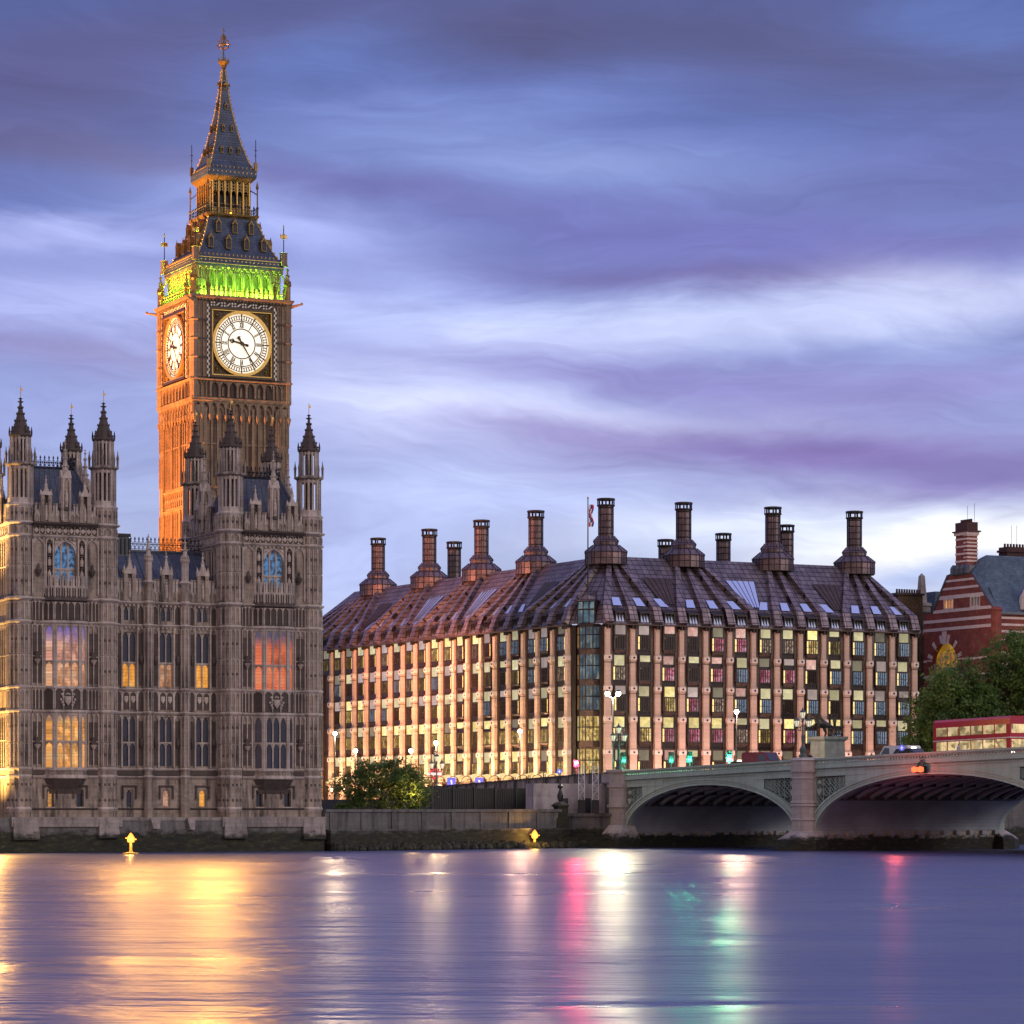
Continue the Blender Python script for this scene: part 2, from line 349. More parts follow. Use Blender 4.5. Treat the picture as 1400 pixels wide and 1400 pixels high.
# ------------------------------------------------------------------ gothic vocabulary
def arch_head(mb, l, r, zt, h, d0, d1, m=0, k=6):
    w = (r - l) / 2; mid = (l + r) / 2
    cur = [(t / k, (1 - (1 - t / k) ** 1.7) ** 0.62) for t in range(k + 1)]
    mb.prism([(l, zt)] + [(l + w * x, zt - h + h * 0.97 * z) for x, z in cur] + [(mid, zt)], d0, d1, m, back=False)
    mb.prism([(r, zt)] + [(r - w * x, zt - h + h * 0.97 * z) for x, z in cur] + [(mid, zt)], d0, d1, m, back=False)
def wall_holes(mb, a0, a1, z0, z1, d, holes, rec=0.35, m=0):
    As = sorted({a0, a1, *[h[0] for h in holes], *[h[1] for h in holes]}); Zs = sorted({z0, z1, *[h[2] for h in holes], *[h[3] for h in holes]})
    for i in range(len(As) - 1):
        for j in range(len(Zs) - 1):
            ca, cz = (As[i] + As[i + 1]) / 2, (Zs[j] + Zs[j + 1]) / 2
            if any(h[0] < ca < h[1] and h[2] < cz < h[3] for h in holes): continue
            mb.poly([(As[i], d, Zs[j]), (As[i + 1], d, Zs[j]), (As[i + 1], d, Zs[j + 1]), (As[i], d, Zs[j + 1])], m)
    for l, r, b, t in holes:
        e = d - rec
        mb.poly([(l, d, b), (l, e, b), (l, e, t), (l, d, t)], m); mb.poly([(r, d, b), (r, d, t), (r, e, t), (r, e, b)], m)
        mb.poly([(l, d, b), (r, d, b), (r, e, b), (l, e, b)], m); mb.poly([(l, d, t), (l, e, t), (r, e, t), (r, d, t)], m)
def lights(F, G, a0, a1, zb, zt, d, n, rec=0.32, mull=0.11, trans=(), head=0.55, m=0, thick=0.16):
    """mullioned window: F gets the stone tracery, G (one builder per tier) the glass"""
    w = (a1 - a0) / n; e = d - rec
    zs = [zb, *trans, zt]
    for i in range(1, n): F.box(a0 + i * w - mull / 2, a0 + i * w + mull / 2, e + 0.02, e + thick + 0.03, zb, zt, m)
    F.box(a0, a0 + mull * 0.6, e + 0.02, e + thick, zb, zt, m); F.box(a1 - mull * 0.6, a1, e + 0.02, e + thick, zb, zt, m)
    for zt_ in trans: F.box(a0, a1, e + 0.02, e + thick + 0.05, zt_ - 0.08, zt_ + 0.08, m)
    for k in range(len(zs) - 1):
        top = zs[k + 1] - (0.08 if k + 2 < len(zs) else 0)
        for i in range(n):
            l, r = a0 + i * w + mull / 2, a0 + (i + 1) * w - mull / 2
            arch_head(F, l, r, top, head if k + 2 == len(zs) else head * 0.7, e + 0.02, e + thick - 0.02, m)
        g = G[min(k, len(G) - 1)]
        g.set(F.o); g.c, g.s = F.c, F.s
        g.poly([(a0, e, zs[k]), (a1, e, zs[k]), (a1, e, zs[k + 1]), (a0, e, zs[k + 1])])
def panels(mb, a0, a1, z0, z1, d, n, m=0, rib=0.09, proud=0.1, head=0.4, rails=(), quat=False):
    w = (a1 - a0) / n
    for i in range(n + 1): mb.box(a0 + i * w - rib / 2, a0 + i * w + rib / 2, d, d + proud, z0, z1, m)
    for z in rails: mb.box(a0, a1, d, d + proud * 0.8, z - 0.05, z + 0.05, m)
    for i in range(n):
        l, r = a0 + i * w + rib / 2, a0 + (i + 1) * w - rib / 2
        if head: arch_head(mb, l, r, z1, min(head, (r - l) * 1.1), d, d + proud * 0.7, m, 4)
        if quat:
            c, zc, q = (l + r) / 2, (z0 + z1) / 2, min(r - l, z1 - z0) / 2
            mb.prism([(c - q, zc), (c, zc - q), (c + q, zc), (c, zc + q)], d, d + proud * 0.6, m)
            mb.prism([(l, z0), (l + q * .45, z0), (l, z0 + q * .45)], d, d + proud * 0.8, m); mb.prism([(r, z0), (r - q * .45, z0), (r, z0 + q * .45)], d, d + proud * 0.8, m)
            mb.prism([(l, z1), (l + q * .45, z1), (l, z1 - q * .45)], d, d + proud * 0.8, m); mb.prism([(r, z1), (r - q * .45, z1), (r, z1 - q * .45)], d, d + proud * 0.8, m)
def string(mb, a0, a1, z, d, h=0.28, pr=0.28, m=0, dent=True):
    mb.prism([(0, 0)], 0, 0) if False else None
    V = [(d - 0.05, z - h), (d + pr * .35, z - h), (d + pr, z - h * .35), (d + pr, z - h * .1), (d - 0.05, z + h * .25)]
    mb.mesh([(a0, p[0], p[1]) for p in V] + [(a1, p[0], p[1]) for p in V], [(0, 1, 6, 5), (1, 2, 7, 6), (2, 3, 8, 7), (3, 4, 9, 8), (4, 3, 2, 1, 0), (5, 6, 7, 8, 9)], m)
    if dent:
        n = max(1, int((a1 - a0) / 0.42)); w = (a1 - a0) / n
        for i in range(n): mb.cbox(a0 + (i + .5) * w, d + pr * .28, 0.17, pr * .6, z - h - 0.15, z - h, m)
def crockets(mb, ca, cd, prof, n, rot, s, m=0, steps=4):
    for k in range(steps):
        f = (k + 0.6) / steps * (len(prof) - 1); i = min(int(f), len(prof) - 2); u = f - i
        r = prof[i][0] * (1 - u) + prof[i + 1][0] * u; z = prof[i][1] * (1 - u) + prof[i + 1][1] * u
        for j in range(n):
            t = rot + 2 * math.pi * j / n
            mb.lathe(ca + (r + s * .35) * math.cos(t), cd + (r + s * .35) * math.sin(t), [(0.01, z - s), (s * .62, z), (0.01, z + s * .9)], 4, t, m, cap=False)
def spirelet(mb, ca, cd, z0, z1, r, m=0, n=8, rot=R(22.5), s=0.16, vane=0.0, steps=4, mv=0):
    h = z1 - z0
    prof = [(r, z0), (r * .93, z0 + h * .12), (r * .60, z0 + h * .36), (r * .32, z0 + h * .6), (r * .15, z0 + h * .82), (r * .09, z1)]
    mb.lathe(ca, cd, prof, n, rot, m)
    crockets(mb, ca, cd, prof[:5], n, rot, s, m, steps)
    mb.lathe(ca, cd, [(0.02, z1 - h * .13), (r * .42, z1 - h * .09), (0.03, z1 - h * .05)], 6, 0, m, cap=False)
    mb.lathe(ca, cd, [(0.02, z1 - h * .03), (r * .28, z1), (0.02, z1 + h * .035)], 6, 0, m, cap=False)
    if vane:
        mb.tube((ca, cd, z1), (ca, cd, z1 + vane), 0.035, 5, mv)
        mb.box(ca, ca + 0.22, cd - .012, cd + .012, z1 + vane * .62, z1 + vane * .82, mv)
def pinnacle(mb, ca, cd, z0, zc, z1, r, m=0, sq=False, s=0.12):
    """shaft z0-zc with gablets, then a crocketed spirelet up to z1"""
    if sq: mb.frust(ca, cd, [(r, z0), (r, zc - .35)], m)
    else: mb.lathe(ca, cd, [(r, z0), (r, zc - .35)], 8, R(22.5), m)
    mb.lathe(ca, cd, [(r, zc - .4), (r * 1.3, zc - .2), (r * 1.3, zc - .08), (r * .9, zc)], 8, R(22.5), m)
    for t in range(4):
        a = t * math.pi / 2
        mb.lathe(ca + r * 1.05 * math.cos(a), cd + r * 1.05 * math.sin(a), [(r * .22, zc - .3), (r * .26, zc), (0.01, zc + r * 1.1)], 4, a, m, cap=False)
    spirelet(mb, ca, cd, zc, z1, r * .82, m, 4 if sq else 8, R(45) if sq else R(22.5), s, 0, 3)

# ------------------------------------------------------------------ gothic palace on the river
TH = R(25.6)
palace = thing('gothic_palace', (-18.9, 312.4, 0), TH, 'weathered limestone gothic palace with two turreted pavilions rising straight from the river', 'palace')
LV = [7.45, 8.2, 13.75, 16.05, 22.35, 24.6]          # string courses
ST = [M['stone'], M['stone_pale'], M['stone_dark']]
cx = -5.42

def lower_storeys_wall(mb, a0, a1, d, holes):
    wall_holes(mb, a0, a1, 3.4, 24.6, d, holes, 0.36, 0)
    for i, z in enumerate(LV[:-1]): string(mb, a0, a1, z, d, 0.24, 0.22, 1, dent=i in (4,))
    string(mb, a0, a1, 24.6, d, 0.3, 0.34, 1)
    mb.box(a0, a1, d, d + 0.14, 7.5, 8.0, 2)
    string(mb, a0, a1, 4.3, d, 0.16, 0.12, 2, dent=False)

# ---- one pavilion (the right-hand one; the other is its copy)
def pavilion():
    parts = []
    W = MB()
    by = [(cx - 1.5, 4.5), (cx + 1.5, 4.5)]
    holes = [(cx + s - .36, cx + s + .36, 4.45, 6.1) for s in (-1.5, 1.5)] + [(cx - 1.05, cx + 1.05, 26.35, 30.1)]
    wall_holes(W, -10.5, -.35, 3.4, 31.9, 0, holes, 0.4, 0)
    for i, z in enumerate(LV[:-1]): string(W, -8.7, -2.15, z, 0, 0.24, 0.22, 1, dent=i == 4)
    string(W, -8.7, -2.15, 24.6, 0, 0.3, 0.34, 1)
    string(W, -8.7, -2.15, 30.65, 0, 0.26, 0.26, 1); string(W, -8.7, -2.15, 31.9, 0, 0.36, 0.42, 2)
    W.box(-8.7, -2.15, 0, 0.1, 7.5, 8.0, 2); string(W, -8.7, -2.15, 4.3, 0, 0.16, 0.12, 2, dent=False)
    for s in (-1, 1):
        l, r = (cx - 3.35, cx - 2.3) if s < 0 else (cx + 2.3, cx + 3.35)
        for z0, z1 in ((8.25, 13.45), (16.1, 22.05)):
            panels(W, l, r, z0, z1, 0, 2, 1, 0.1, 0.14, 0.5, rails=[(z0 + z1) / 2 - .1])
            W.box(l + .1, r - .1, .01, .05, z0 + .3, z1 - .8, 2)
            W.cbox((l + r) / 2, .16, .42, .3, (z0 + z1) / 2 - .5, (z0 + z1) / 2 + .35, 2)          # carved corbel
            W.lathe((l + r) / 2, .2, [(0.02, (z0 + z1) / 2 - .95), (.3, (z0 + z1) / 2 - .5), (.34, (z0 + z1) / 2 - .4)], 6, 0, 1)
        for z0, z1 in ((13.85, 15.8), (22.45, 24.25)):
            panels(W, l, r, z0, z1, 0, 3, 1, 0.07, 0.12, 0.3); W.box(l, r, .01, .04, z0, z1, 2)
        # third storey: niches with stacked canopies, tall blank panels
        n0 = cx + s * 1.62
        panels(W, n0 - .36, n0 + .36, 26.0, 30.3, 0, 1, 1, 0.12, 0.26, 0.5); W.box(n0 - .3, n0 + .3, .01, .05, 26.0, 30.2, 2)
        for zc in (26.5, 27.7, 28.9):
            W.lathe(n0, .12, [(.14, zc), (.19, zc + .35), (.16, zc + .62), (.07, zc + .66), (.1, zc + .8), (.02, zc + .9)], 7, 0, 1)
            W.lathe(n0, .14, [(.1, zc - .18), (.27, zc - .05), (.27, zc)], 6, 0, 2); W.lathe(n0, .14, [(.27, zc + .92), (.22, zc + 1.02), (.05, zc + 1.12)], 6, 0, 2)
        l2, r2 = (cx - 3.3, cx - 2.1) if s < 0 else (cx + 2.1, cx + 3.3)
        panels(W, l2, r2, 25.0, 30.25, 0, 1, 1, 0.12, 0.16, 0.7)
        W.lathe((l2 + r2) / 2, .12, [(.02, 26.6), (.28, 27.05), (.34, 27.3), (.2, 27.42), (.05, 27.9)], 6, 0, 2)
    panels(W, -8.6, -2.2, 30.75, 31.5, 0, 11, 1, 0.06, 0.12, 0, quat=True); W.box(-8.6, -2.2, .01, .03, 30.75, 31.5, 2)
    panels(W, cx - 1.3, cx + 1.3, 30.15, 30.45, 0, 6, 1, 0.06, 0.1, 0.15)
    for s in (-1.5, 1.5):                                       # square hood moulds of the basement lights
        W.box(cx + s - .75, cx + s + .75, 0, .2, 6.42, 6.56, 2); W.box(cx + s - .75, cx + s - .62, 0, .17, 5.2, 6.42, 2); W.box(cx + s + .62, cx + s + .75, 0, .17, 5.2, 6.42, 2)
        W.box(cx + s - .5, cx + s + .5, 0, .1, 4.32, 4.42, 1)
    # side walls with their strings and panels (left return, right return, back)
    for o, ang, ln in (((-10.5, 12.0), R(-90), 12.0), ((-.35, 0), R(90), 12.0)):
        W.set(o, ang)
        W.poly([(0, 0, 3.4), (ln, 0, 3.4), (ln, 0, 31.9), (0, 0, 31.9)], 0)
        for z in LV + [30.65, 31.9]: string(W, 1.0, ln - 1.0, z, 0, 0.28, 0.3, 1)
        for z0, z1 in ((8.3, 13.4), (16.1, 22.0), (25.0, 30.3)):
            panels(W, 1.6, ln - 1.6, z0, z1, 0, 12, 1, 0.1, 0.16, 0.4, rails=[(z0 + z1) / 2])
            for k in (2, 3, 8, 9): W.box(1.6 + k * (ln - 3.2) / 12 + .06, 1.6 + (k + 1) * (ln - 3.2) / 12 - .06, .01, .04, z0 + .4, z1 - .4, 2)
        panels(W, 1.4, ln - 1.4, 30.75, 31.5, 0, 14, 1, 0.06, 0.12, 0, quat=True)
    W.set()
    W.poly([(-10.5, -12, 3.4), (-.35, -12, 3.4), (-.35, -12, 31.9), (-10.5, -12, 31.9)], 0)
    W.poly([(-10.5, -12, 31.85), (-.35, -12, 31.85), (-.35, 0, 31.85), (-10.5, 0, 31.85)], 2)
    parts.append(W.build('wall', ST, palace))
    # oriel through two storeys
    O = MB()
    poly = [(cx - 2.2, -.05), (cx - 1.35, .82), (cx + 1.35, .82), (cx + 2.2, -.05)]
    def grow(g): return [(cx - 2.2 - g * 1.2, -.05), (cx - 1.35 - g * .5, .82 + g), (cx + 1.35 + g * .5, .82 + g), (cx + 2.2 + g * 1.2, -.05)]
    def small(k): return [(cx + (p[0] - cx) * (1 - .3 * k), -.05 + (p[1] + .05) * (1 - k)) for p in poly]
    O.plan(small(.92), 5.7, 6.1, 2, small(.8)); O.plan(small(.8), 6.1, 6.7, 2, small(.35)); O.plan(small(.35), 6.7, 7.25, 2, grow(.02))
    for z, h, g, m_ in ((7.25, .3, .12, 1), (8.0, .25, .1, 1), (13.6, .2, .14, 1), (15.9, .2, .14, 1), (22.2, .22, .18, 1), (24.35, .32, .3, 2)):
        O.plan(grow(g * .5), z - .08, z, m_, grow(g)); O.plan(grow(g), z, z + h, m_, grow(g * .6))
    for z0, z1 in ((7.55, 8.0), (13.8, 15.9), (22.42, 24.35)): O.plan(poly, z0, z1, 2 if z0 > 9 else 0)
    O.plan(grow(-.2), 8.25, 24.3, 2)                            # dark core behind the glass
    wins = []
    facets = [((cx - 2.2, .05), R(-45.6), 1.215, 1), ((cx - 1.35, -.82), 0.0, 2.7, 3), ((cx + 1.35, -.82), R(45.6), 1.215, 1)]
    for (zb, zt, tr) in ((8.25, 13.6, 10.75), (16.1, 22.2, 18.5)):
        F = MB(); G = [MB(), MB()]
        for o, ang, ln, n in facets:
            F.set(o, ang); O.set(o, ang)
            ins = .16
            O.box(0, ins, -.15, .03, zb, zt, 1); O.box(ln - ins, ln, -.15, .03, zb, zt, 1); O.box(0, ln, -.14, .02, zt - .3, zt, 1)
            if n == 3:
                O.box(ins, ins + .1, -.1, .1, zb, zt, 1); O.box(ln - ins - .1, ln - ins, -.1, .1, zb, zt, 1); ins += .08
            lights(F, G, ins, ln - ins, zb, zt - .28, 0, n, rec=.15, mull=.13, trans=[tr], head=.75, thick=.12)
            O.set()
        w = F.build('window', M['stone_pale'], palace)
        for g in G: g.build('pane', M['glass'], w)
        wins.append(w)
    for o, ang, ln, n in facets:
        O.set(o, ang)
        panels(O, .05, ln - .05, 13.85, 15.85, 0, 3 if n == 3 else 1, 1, .08, .1, .3)
        panels(O, .05, ln - .05, 22.5, 24.2, 0, 4 if n == 3 else 2, 1, .08, .1, .35)
        if n == 3:                                              # carved arms: shield, supporters, crown
            c = ln / 2
            O.prism([(c - .3, 15.1), (c - .3, 14.6), (c, 14.2), (c + .3, 14.6), (c + .3, 15.1)], 0, .16, 1)
            for s in (-1, 1):
                for q in range(5): O.ball(c + s * (.45 + .12 * (q % 3)), .06, 14.25 + .26 * q, .15, 1, 6, 4)
            for q in range(3): O.ball(c + (q - 1) * .16, .08, 15.3 + .06 * (q % 2), .1, 1, 6, 4)
        # pierced balcony over the oriel
        for q in range(5 if n == 3 else 2):
            w_ = ln / (5 if n == 3 else 2)
            O.box(q * w_, q * w_ + .1, -.04, .1, 24.6, 26.7, 1); O.box(q * w_ + .1, (q + 1) * w_, 0, .07, 24.7, 25.6, 2)
            O.box(q * w_ + w_ * .3, q * w_ + w_ * .72, -.02, .12, 25.6, 26.75, 1); O.box(q * w_ + .1, (q + 1) * w_, -.02, .09, 25.6, 25.75, 1)
            panels(O, q * w_ + .1, (q + 1) * w_, 24.75, 25.6, .07, 2, 1, .05, .05, .2)
    O.set(); O.plan(grow(-.1), 24.6, 24.75, 2)
    parts.append(O.build('oriel', ST, palace))
    # third-storey window
    F = MB(); G = [MB(), MB()]
    lights(F, G, cx - 1.05, cx + 1.05, 26.35, 30.1, 0, 3, rec=.38, mull=.13, trans=[27.45], head=1.5, thick=.14)
    arch_head(F, cx - 1.05, cx + 1.05, 30.1, 1.25, -.2, .06, 0, 8)
    for k in range(9):                                          # hood mould
        t0, t1 = math.pi * k / 9, math.pi * (k + 1) / 9
        F.tube((cx - 1.18 * math.cos(t0), .05, 28.95 + 1.25 * math.sin(t0) ** .8), (cx - 1.18 * math.cos(t1), .05, 28.95 + 1.25 * math.sin(max(t1, 0) if t1 < 3.14 else 0) ** .8), .07, 4)
    w = F.build('window', M['stone_pale'], palace)
    for g in G: g.build('pane', M['glass_blue'], w)
    wins.append(w)
    for s in (-1.5, 1.5):
        F = MB(); G = [MB()]
        lights(F, G, cx + s - .36, cx + s + .36, 4.45, 6.1, 0, 1, rec=.3, mull=.16, head=.6)
        F.box(cx + s - .36, cx + s - .22, -.28, -.1, 4.45, 6.1); F.box(cx + s + .22, cx + s + .36, -.28, -.1, 4.45, 6.1)
        w = F.build('window', M['stone_dark'], palace); G[0].build('pane', M['glass'], w); wins.append(w)
    # turret, built round its own axis
    T = MB(); q = R(22.5); r = 1.3
    T.lathe(0, 0, [(r, 3.4), (r, 33.6)], 8, q, 0)
    for z, g in [(4.3, .1), (7.45, .14), (8.2, .14), (13.75, .16), (16.05, .16), (22.35, .18), (24.6, .26), (30.65, .2), (31.9, .34), (33.6, .12)]:
        T.lathe(0, 0, [(r, z - .3), (r + g, z - .1), (r + g, z), (r, z + .12)], 8, q, 1)
    for i in range(8):
        t = R(45) * i
        T.set((r * .924 * math.cos(t), r * .924 * math.sin(t)), t + R(90))
        for z0, z1 in ((8.35, 10.6), (10.7, 13.4), (16.2, 19.1), (19.2, 22.0), (24.9, 27.7), (27.8, 30.3), (13.9, 15.7), (22.5, 24.2), (30.8, 31.5), (32.0, 33.3)):
            panels(T, -.44, .44, z0, z1, 0, 2 if z1 - z0 > 1 else 1, 1, .09, .09, .3)
        for z in (5.1, 6.6, 9.5, 12.3, 17.6, 20.6, 26.2, 29.2, 32.7):
            T.cbox(-.22, .03, .16, .06, z - .12, z + .12, 2); T.cbox(.22, .03, .16, .06, z - .12, z + .12, 2)
        T.set()
    def arcade(r_, z0, z1, post):
        for i in range(16):
            t = R(22.5) * i; rr = r_ if i % 2 else r_ * .93; p = post if i % 2 else post * .75
            T.set((rr * math.cos(t), rr * math.sin(t)), t); T.cbox(0, 0, p, p, z0, z1, 1); T.set()
        T.lathe(0, 0, [(r_ * 1.02, z1 - .35), (r_ * 1.02, z1 - .05)], 8, q, 1)
        T.lathe(0, 0, [(r_ * .32, z0), (r_ * .32, z1)], 6, 0, 2)
    T.lathe(0, 0, [(r * .96, 33.6), (r * .96, 34.2)], 8, q, 1)
    arcade(1.13, 34.2, 37.3, .22)
    T.lathe(0, 0, [(1.15, 37.2), (1.5, 37.42), (1.5, 37.55), (1.05, 37.7)], 8, q, 0)
    for i in range(8):
        t = q + R(45) * i
        T.lathe(1.38 * math.cos(t), 1.38 * math.sin(t), [(.1, 37.4), (.12, 38.3), (.16, 38.4), (.06, 38.8), (.015, 39.2)], 4, t, 0)
    arcade(.92, 37.7, 40.2, .19)
    T.lathe(0, 0, [(.94, 40.0), (1.14, 40.2), (1.14, 40.36), (.92, 40.45)], 8, q, 2)
    spirelet(T, 0, 0, 40.4, 43.8, .86, 2, 8, q, .15, 1.25, 5, 3)
    for i in range(8):
        t = q + R(45) * i
        T.lathe(1.06 * math.cos(t), 1.06 * math.sin(t), [(.08, 40.3), (.1, 40.6), (.02, 41.1)], 4, t, 2)
    base = T.build('turret', ST + [M['gold']], palace)
    for i, (a, d) in enumerate(((-9.6, -.95), (-1.25, -.95), (-9.6, -11.3), (-1.25, -11.3))):
        o = base if i == 0 else dup(base, palace)
        o.location = (a, -d, 0); parts.append(o)
    # parapet with niches
    Pp = MB()
    for o, ang, a0, a1 in (((0, 0), 0.0, -8.5, -2.35), ((-10.5, 12.0), R(-90), 1.9, 10.1), ((-.35, 0), R(90), 1.9, 10.1)):
        Pp.set(o, ang)
        Pp.box(a0, a1, -.1, .1, 31.95, 32.7, 0); panels(Pp, a0, a1, 31.95, 32.7, .1, 14, 1, .06, .07, .25)
        n = 9; w_ = (a1 - a0) / n
        for k in range(n):
            l = a0 + k * w_
            Pp.box(l + .04, l + w_ * .32, -.08, .1, 32.7, 33.55, 1); Pp.box(l + w_ * .68, l + w_ - .04, -.08, .1, 32.7, 33.55, 1)
            Pp.box(l + w_ * .05, l + w_ * .36, -.12, .14, 33.55, 33.75, 0); Pp.box(l + w_ * .64, l + w_ * .95, -.12, .14, 33.55, 33.75, 0)
            Pp.prism([(l + w_ * .3, 32.7), (l + w_ * .7, 32.7), (l + w_ * .5, 33.2)], -.06, .08, 1)
        mids = (cx - 1.95, cx + 1.95) if ang == 0 else ((a0 + a1) / 2 - 2, (a0 + a1) / 2 + 2)
        for c in mids:
            Pp.box(c - .55, c - .2, -.15, .26, 31.95, 34.5, 0); Pp.box(c + .2, c + .55, -.15, .26, 31.95, 34.5, 0); Pp.box(c - .2, c + .2, -.15, .0, 31.95, 34.5, 2)
            Pp.prism([(c - .62, 34.5), (c + .62, 34.5), (c, 35.2)], -.15, .28, 1); spirelet(Pp, c, .05, 34.9, 36.4, .24, 1, 4, R(45), .08, 0, 3)
            for e in (-.5, .5): Pp.frust(c + e, .06, [(.1, 34.4), (.1, 34.75), (.01, 35.1)], 1)
            Pp.lathe(c, .1, [(.13, 32.1), (.17, 32.6), (.14, 33.2), (.07, 33.28), (.1, 33.42), (.02, 33.58)], 7, 0, 1)
    Pp.set()
    parts.append(Pp.build('parapet', ST, palace))
    for (c, d) in ((cx, .0), (-10.5, -6.1), (-1.3, -6.6), (cx, -12)):
        Q = MB(); Q.frust(c, d, [(.38, 31.95), (.38, 36.4)], 0)
        for t in range(4):
            Q.set((c, -d), R(90) * t); panels(Q, -.32, .32, 32.1, 36.2, .38, 1, 1, .11, .1, .6)
            Q.lathe(0, .42, [(.14, 33.4), (.19, 34.0), (.15, 34.7), (.07, 34.8), (.11, 34.95), (.02, 35.12)], 7, 0, 1); Q.box(-.24, .24, .38, .6, 33.1, 33.35, 2)
            Q.prism([(-.46, 36.2), (.46, 36.2), (0, 37.0)], .2, .5, 1); Q.set()
        spirelet(Q, c, d, 36.5, 39.8, .36, 1, 8, q, .13, 0, 4)
        parts.append(Q.build('pinnacle', ST, palace))
    # steep slate roof with iron cresting
    Rf = MB()
    Rf.plan([(-9.6, -11.2), (-1.2, -11.2), (-1.2, -.9), (-9.6, -.9)], 31.9, 37.5, 0, [(-7.6, -8.2), (-3.2, -8.2), (-3.2, -3.9), (-7.6, -3.9)])
    for p, qv in (((-9.6, -.9), (-7.6, -3.9)), ((-1.2, -.9), (-3.2, -3.9))): Rf.tube((*p, 31.95), (*qv, 37.52), .1, 5, 1)
    for k in range(9):
        f = k / 8; Rf.tube((-8.6 + 6.4 * f, -.88, 31.95), (-7.2 + 3.6 * f, -3.88, 37.5), .035, 4, 1)
    rf = Rf.build('roof', [M['slate'], M['lead']], palace)
    C = MB()
    for (p, qv) in (((-7.6, -3.9), (-3.2, -3.9)), ((-7.6, -8.2), (-3.2, -8.2)), ((-7.6, -8.2), (-7.6, -3.9)), ((-3.2, -8.2), (-3.2, -3.9))): cresting(C, p, qv, 37.5, 1.25)
    C.build('cresting', M['iron'], rf)
    parts.append(rf)
    return parts, wins

def cresting(C, p, q, z, h):
    L = math.dist(p, q); n = max(2, int(L / .42))
    def pt(f, zz): return (p[0] + (q[0] - p[0]) * f, p[1] + (q[1] - p[1]) * f, zz)
    C.tube(pt(0, z + .05), pt(1, z + .05), .05, 4); C.tube(pt(0, z + h * .5), pt(1, z + h * .5), .035, 4); C.tube(pt(0, z + h * .15), pt(1, z + h * .15), .03, 4)
    for k in range(n + 1):
        f = k / n
        C.tube(pt(f, z), pt(f, z + h), .032, 4)
        a, d, _ = pt(f, 0); C.lathe(a, d, [(.01, z + h * .72), (.1, z + h * .86), (.01, z + h * 1.05)], 4, 0)
        if k < n:
            C.tube(pt(f, z + h * .18), pt(f + .5 / n, z + h * .48), .026, 4); C.tube(pt(f + .5 / n, z + h * .48), pt(f + 1 / n, z + h * .18), .026, 4)
            C.tube(pt(f, z + h * .75), pt(f + .5 / n, z + h * .52), .022, 4); C.tube(pt(f + .5 / n, z + h * .52), pt(f + 1 / n, z + h * .75), .022, 4)

def panes(w): return [c for c in w.children]
pv, pw = pavilion()
copies = [dup(o, palace) for o in pv]
cw = [dup(o, palace) for o in pw]
for o in copies + cw: o.location.x -= 21.55
for w, ms in zip(pw, (('glass', 'glass'), ('lit_red', 'lit_redblue'), ('glass_blue', 'glass_blue'), ('glass',), ('glass',))):
    for p, m_ in zip(panes(w), ms): set_mat(p, M[m_])
for w, ms in zip(cw, (('lit_gold', 'lit_gold'), ('lit_pink', 'lit_violet'), ('glass_blue', 'glass_blue'), ('lit_gold',), ('glass',))):
    for p, m_ in zip(panes(w), ms): set_mat(p, M[m_])

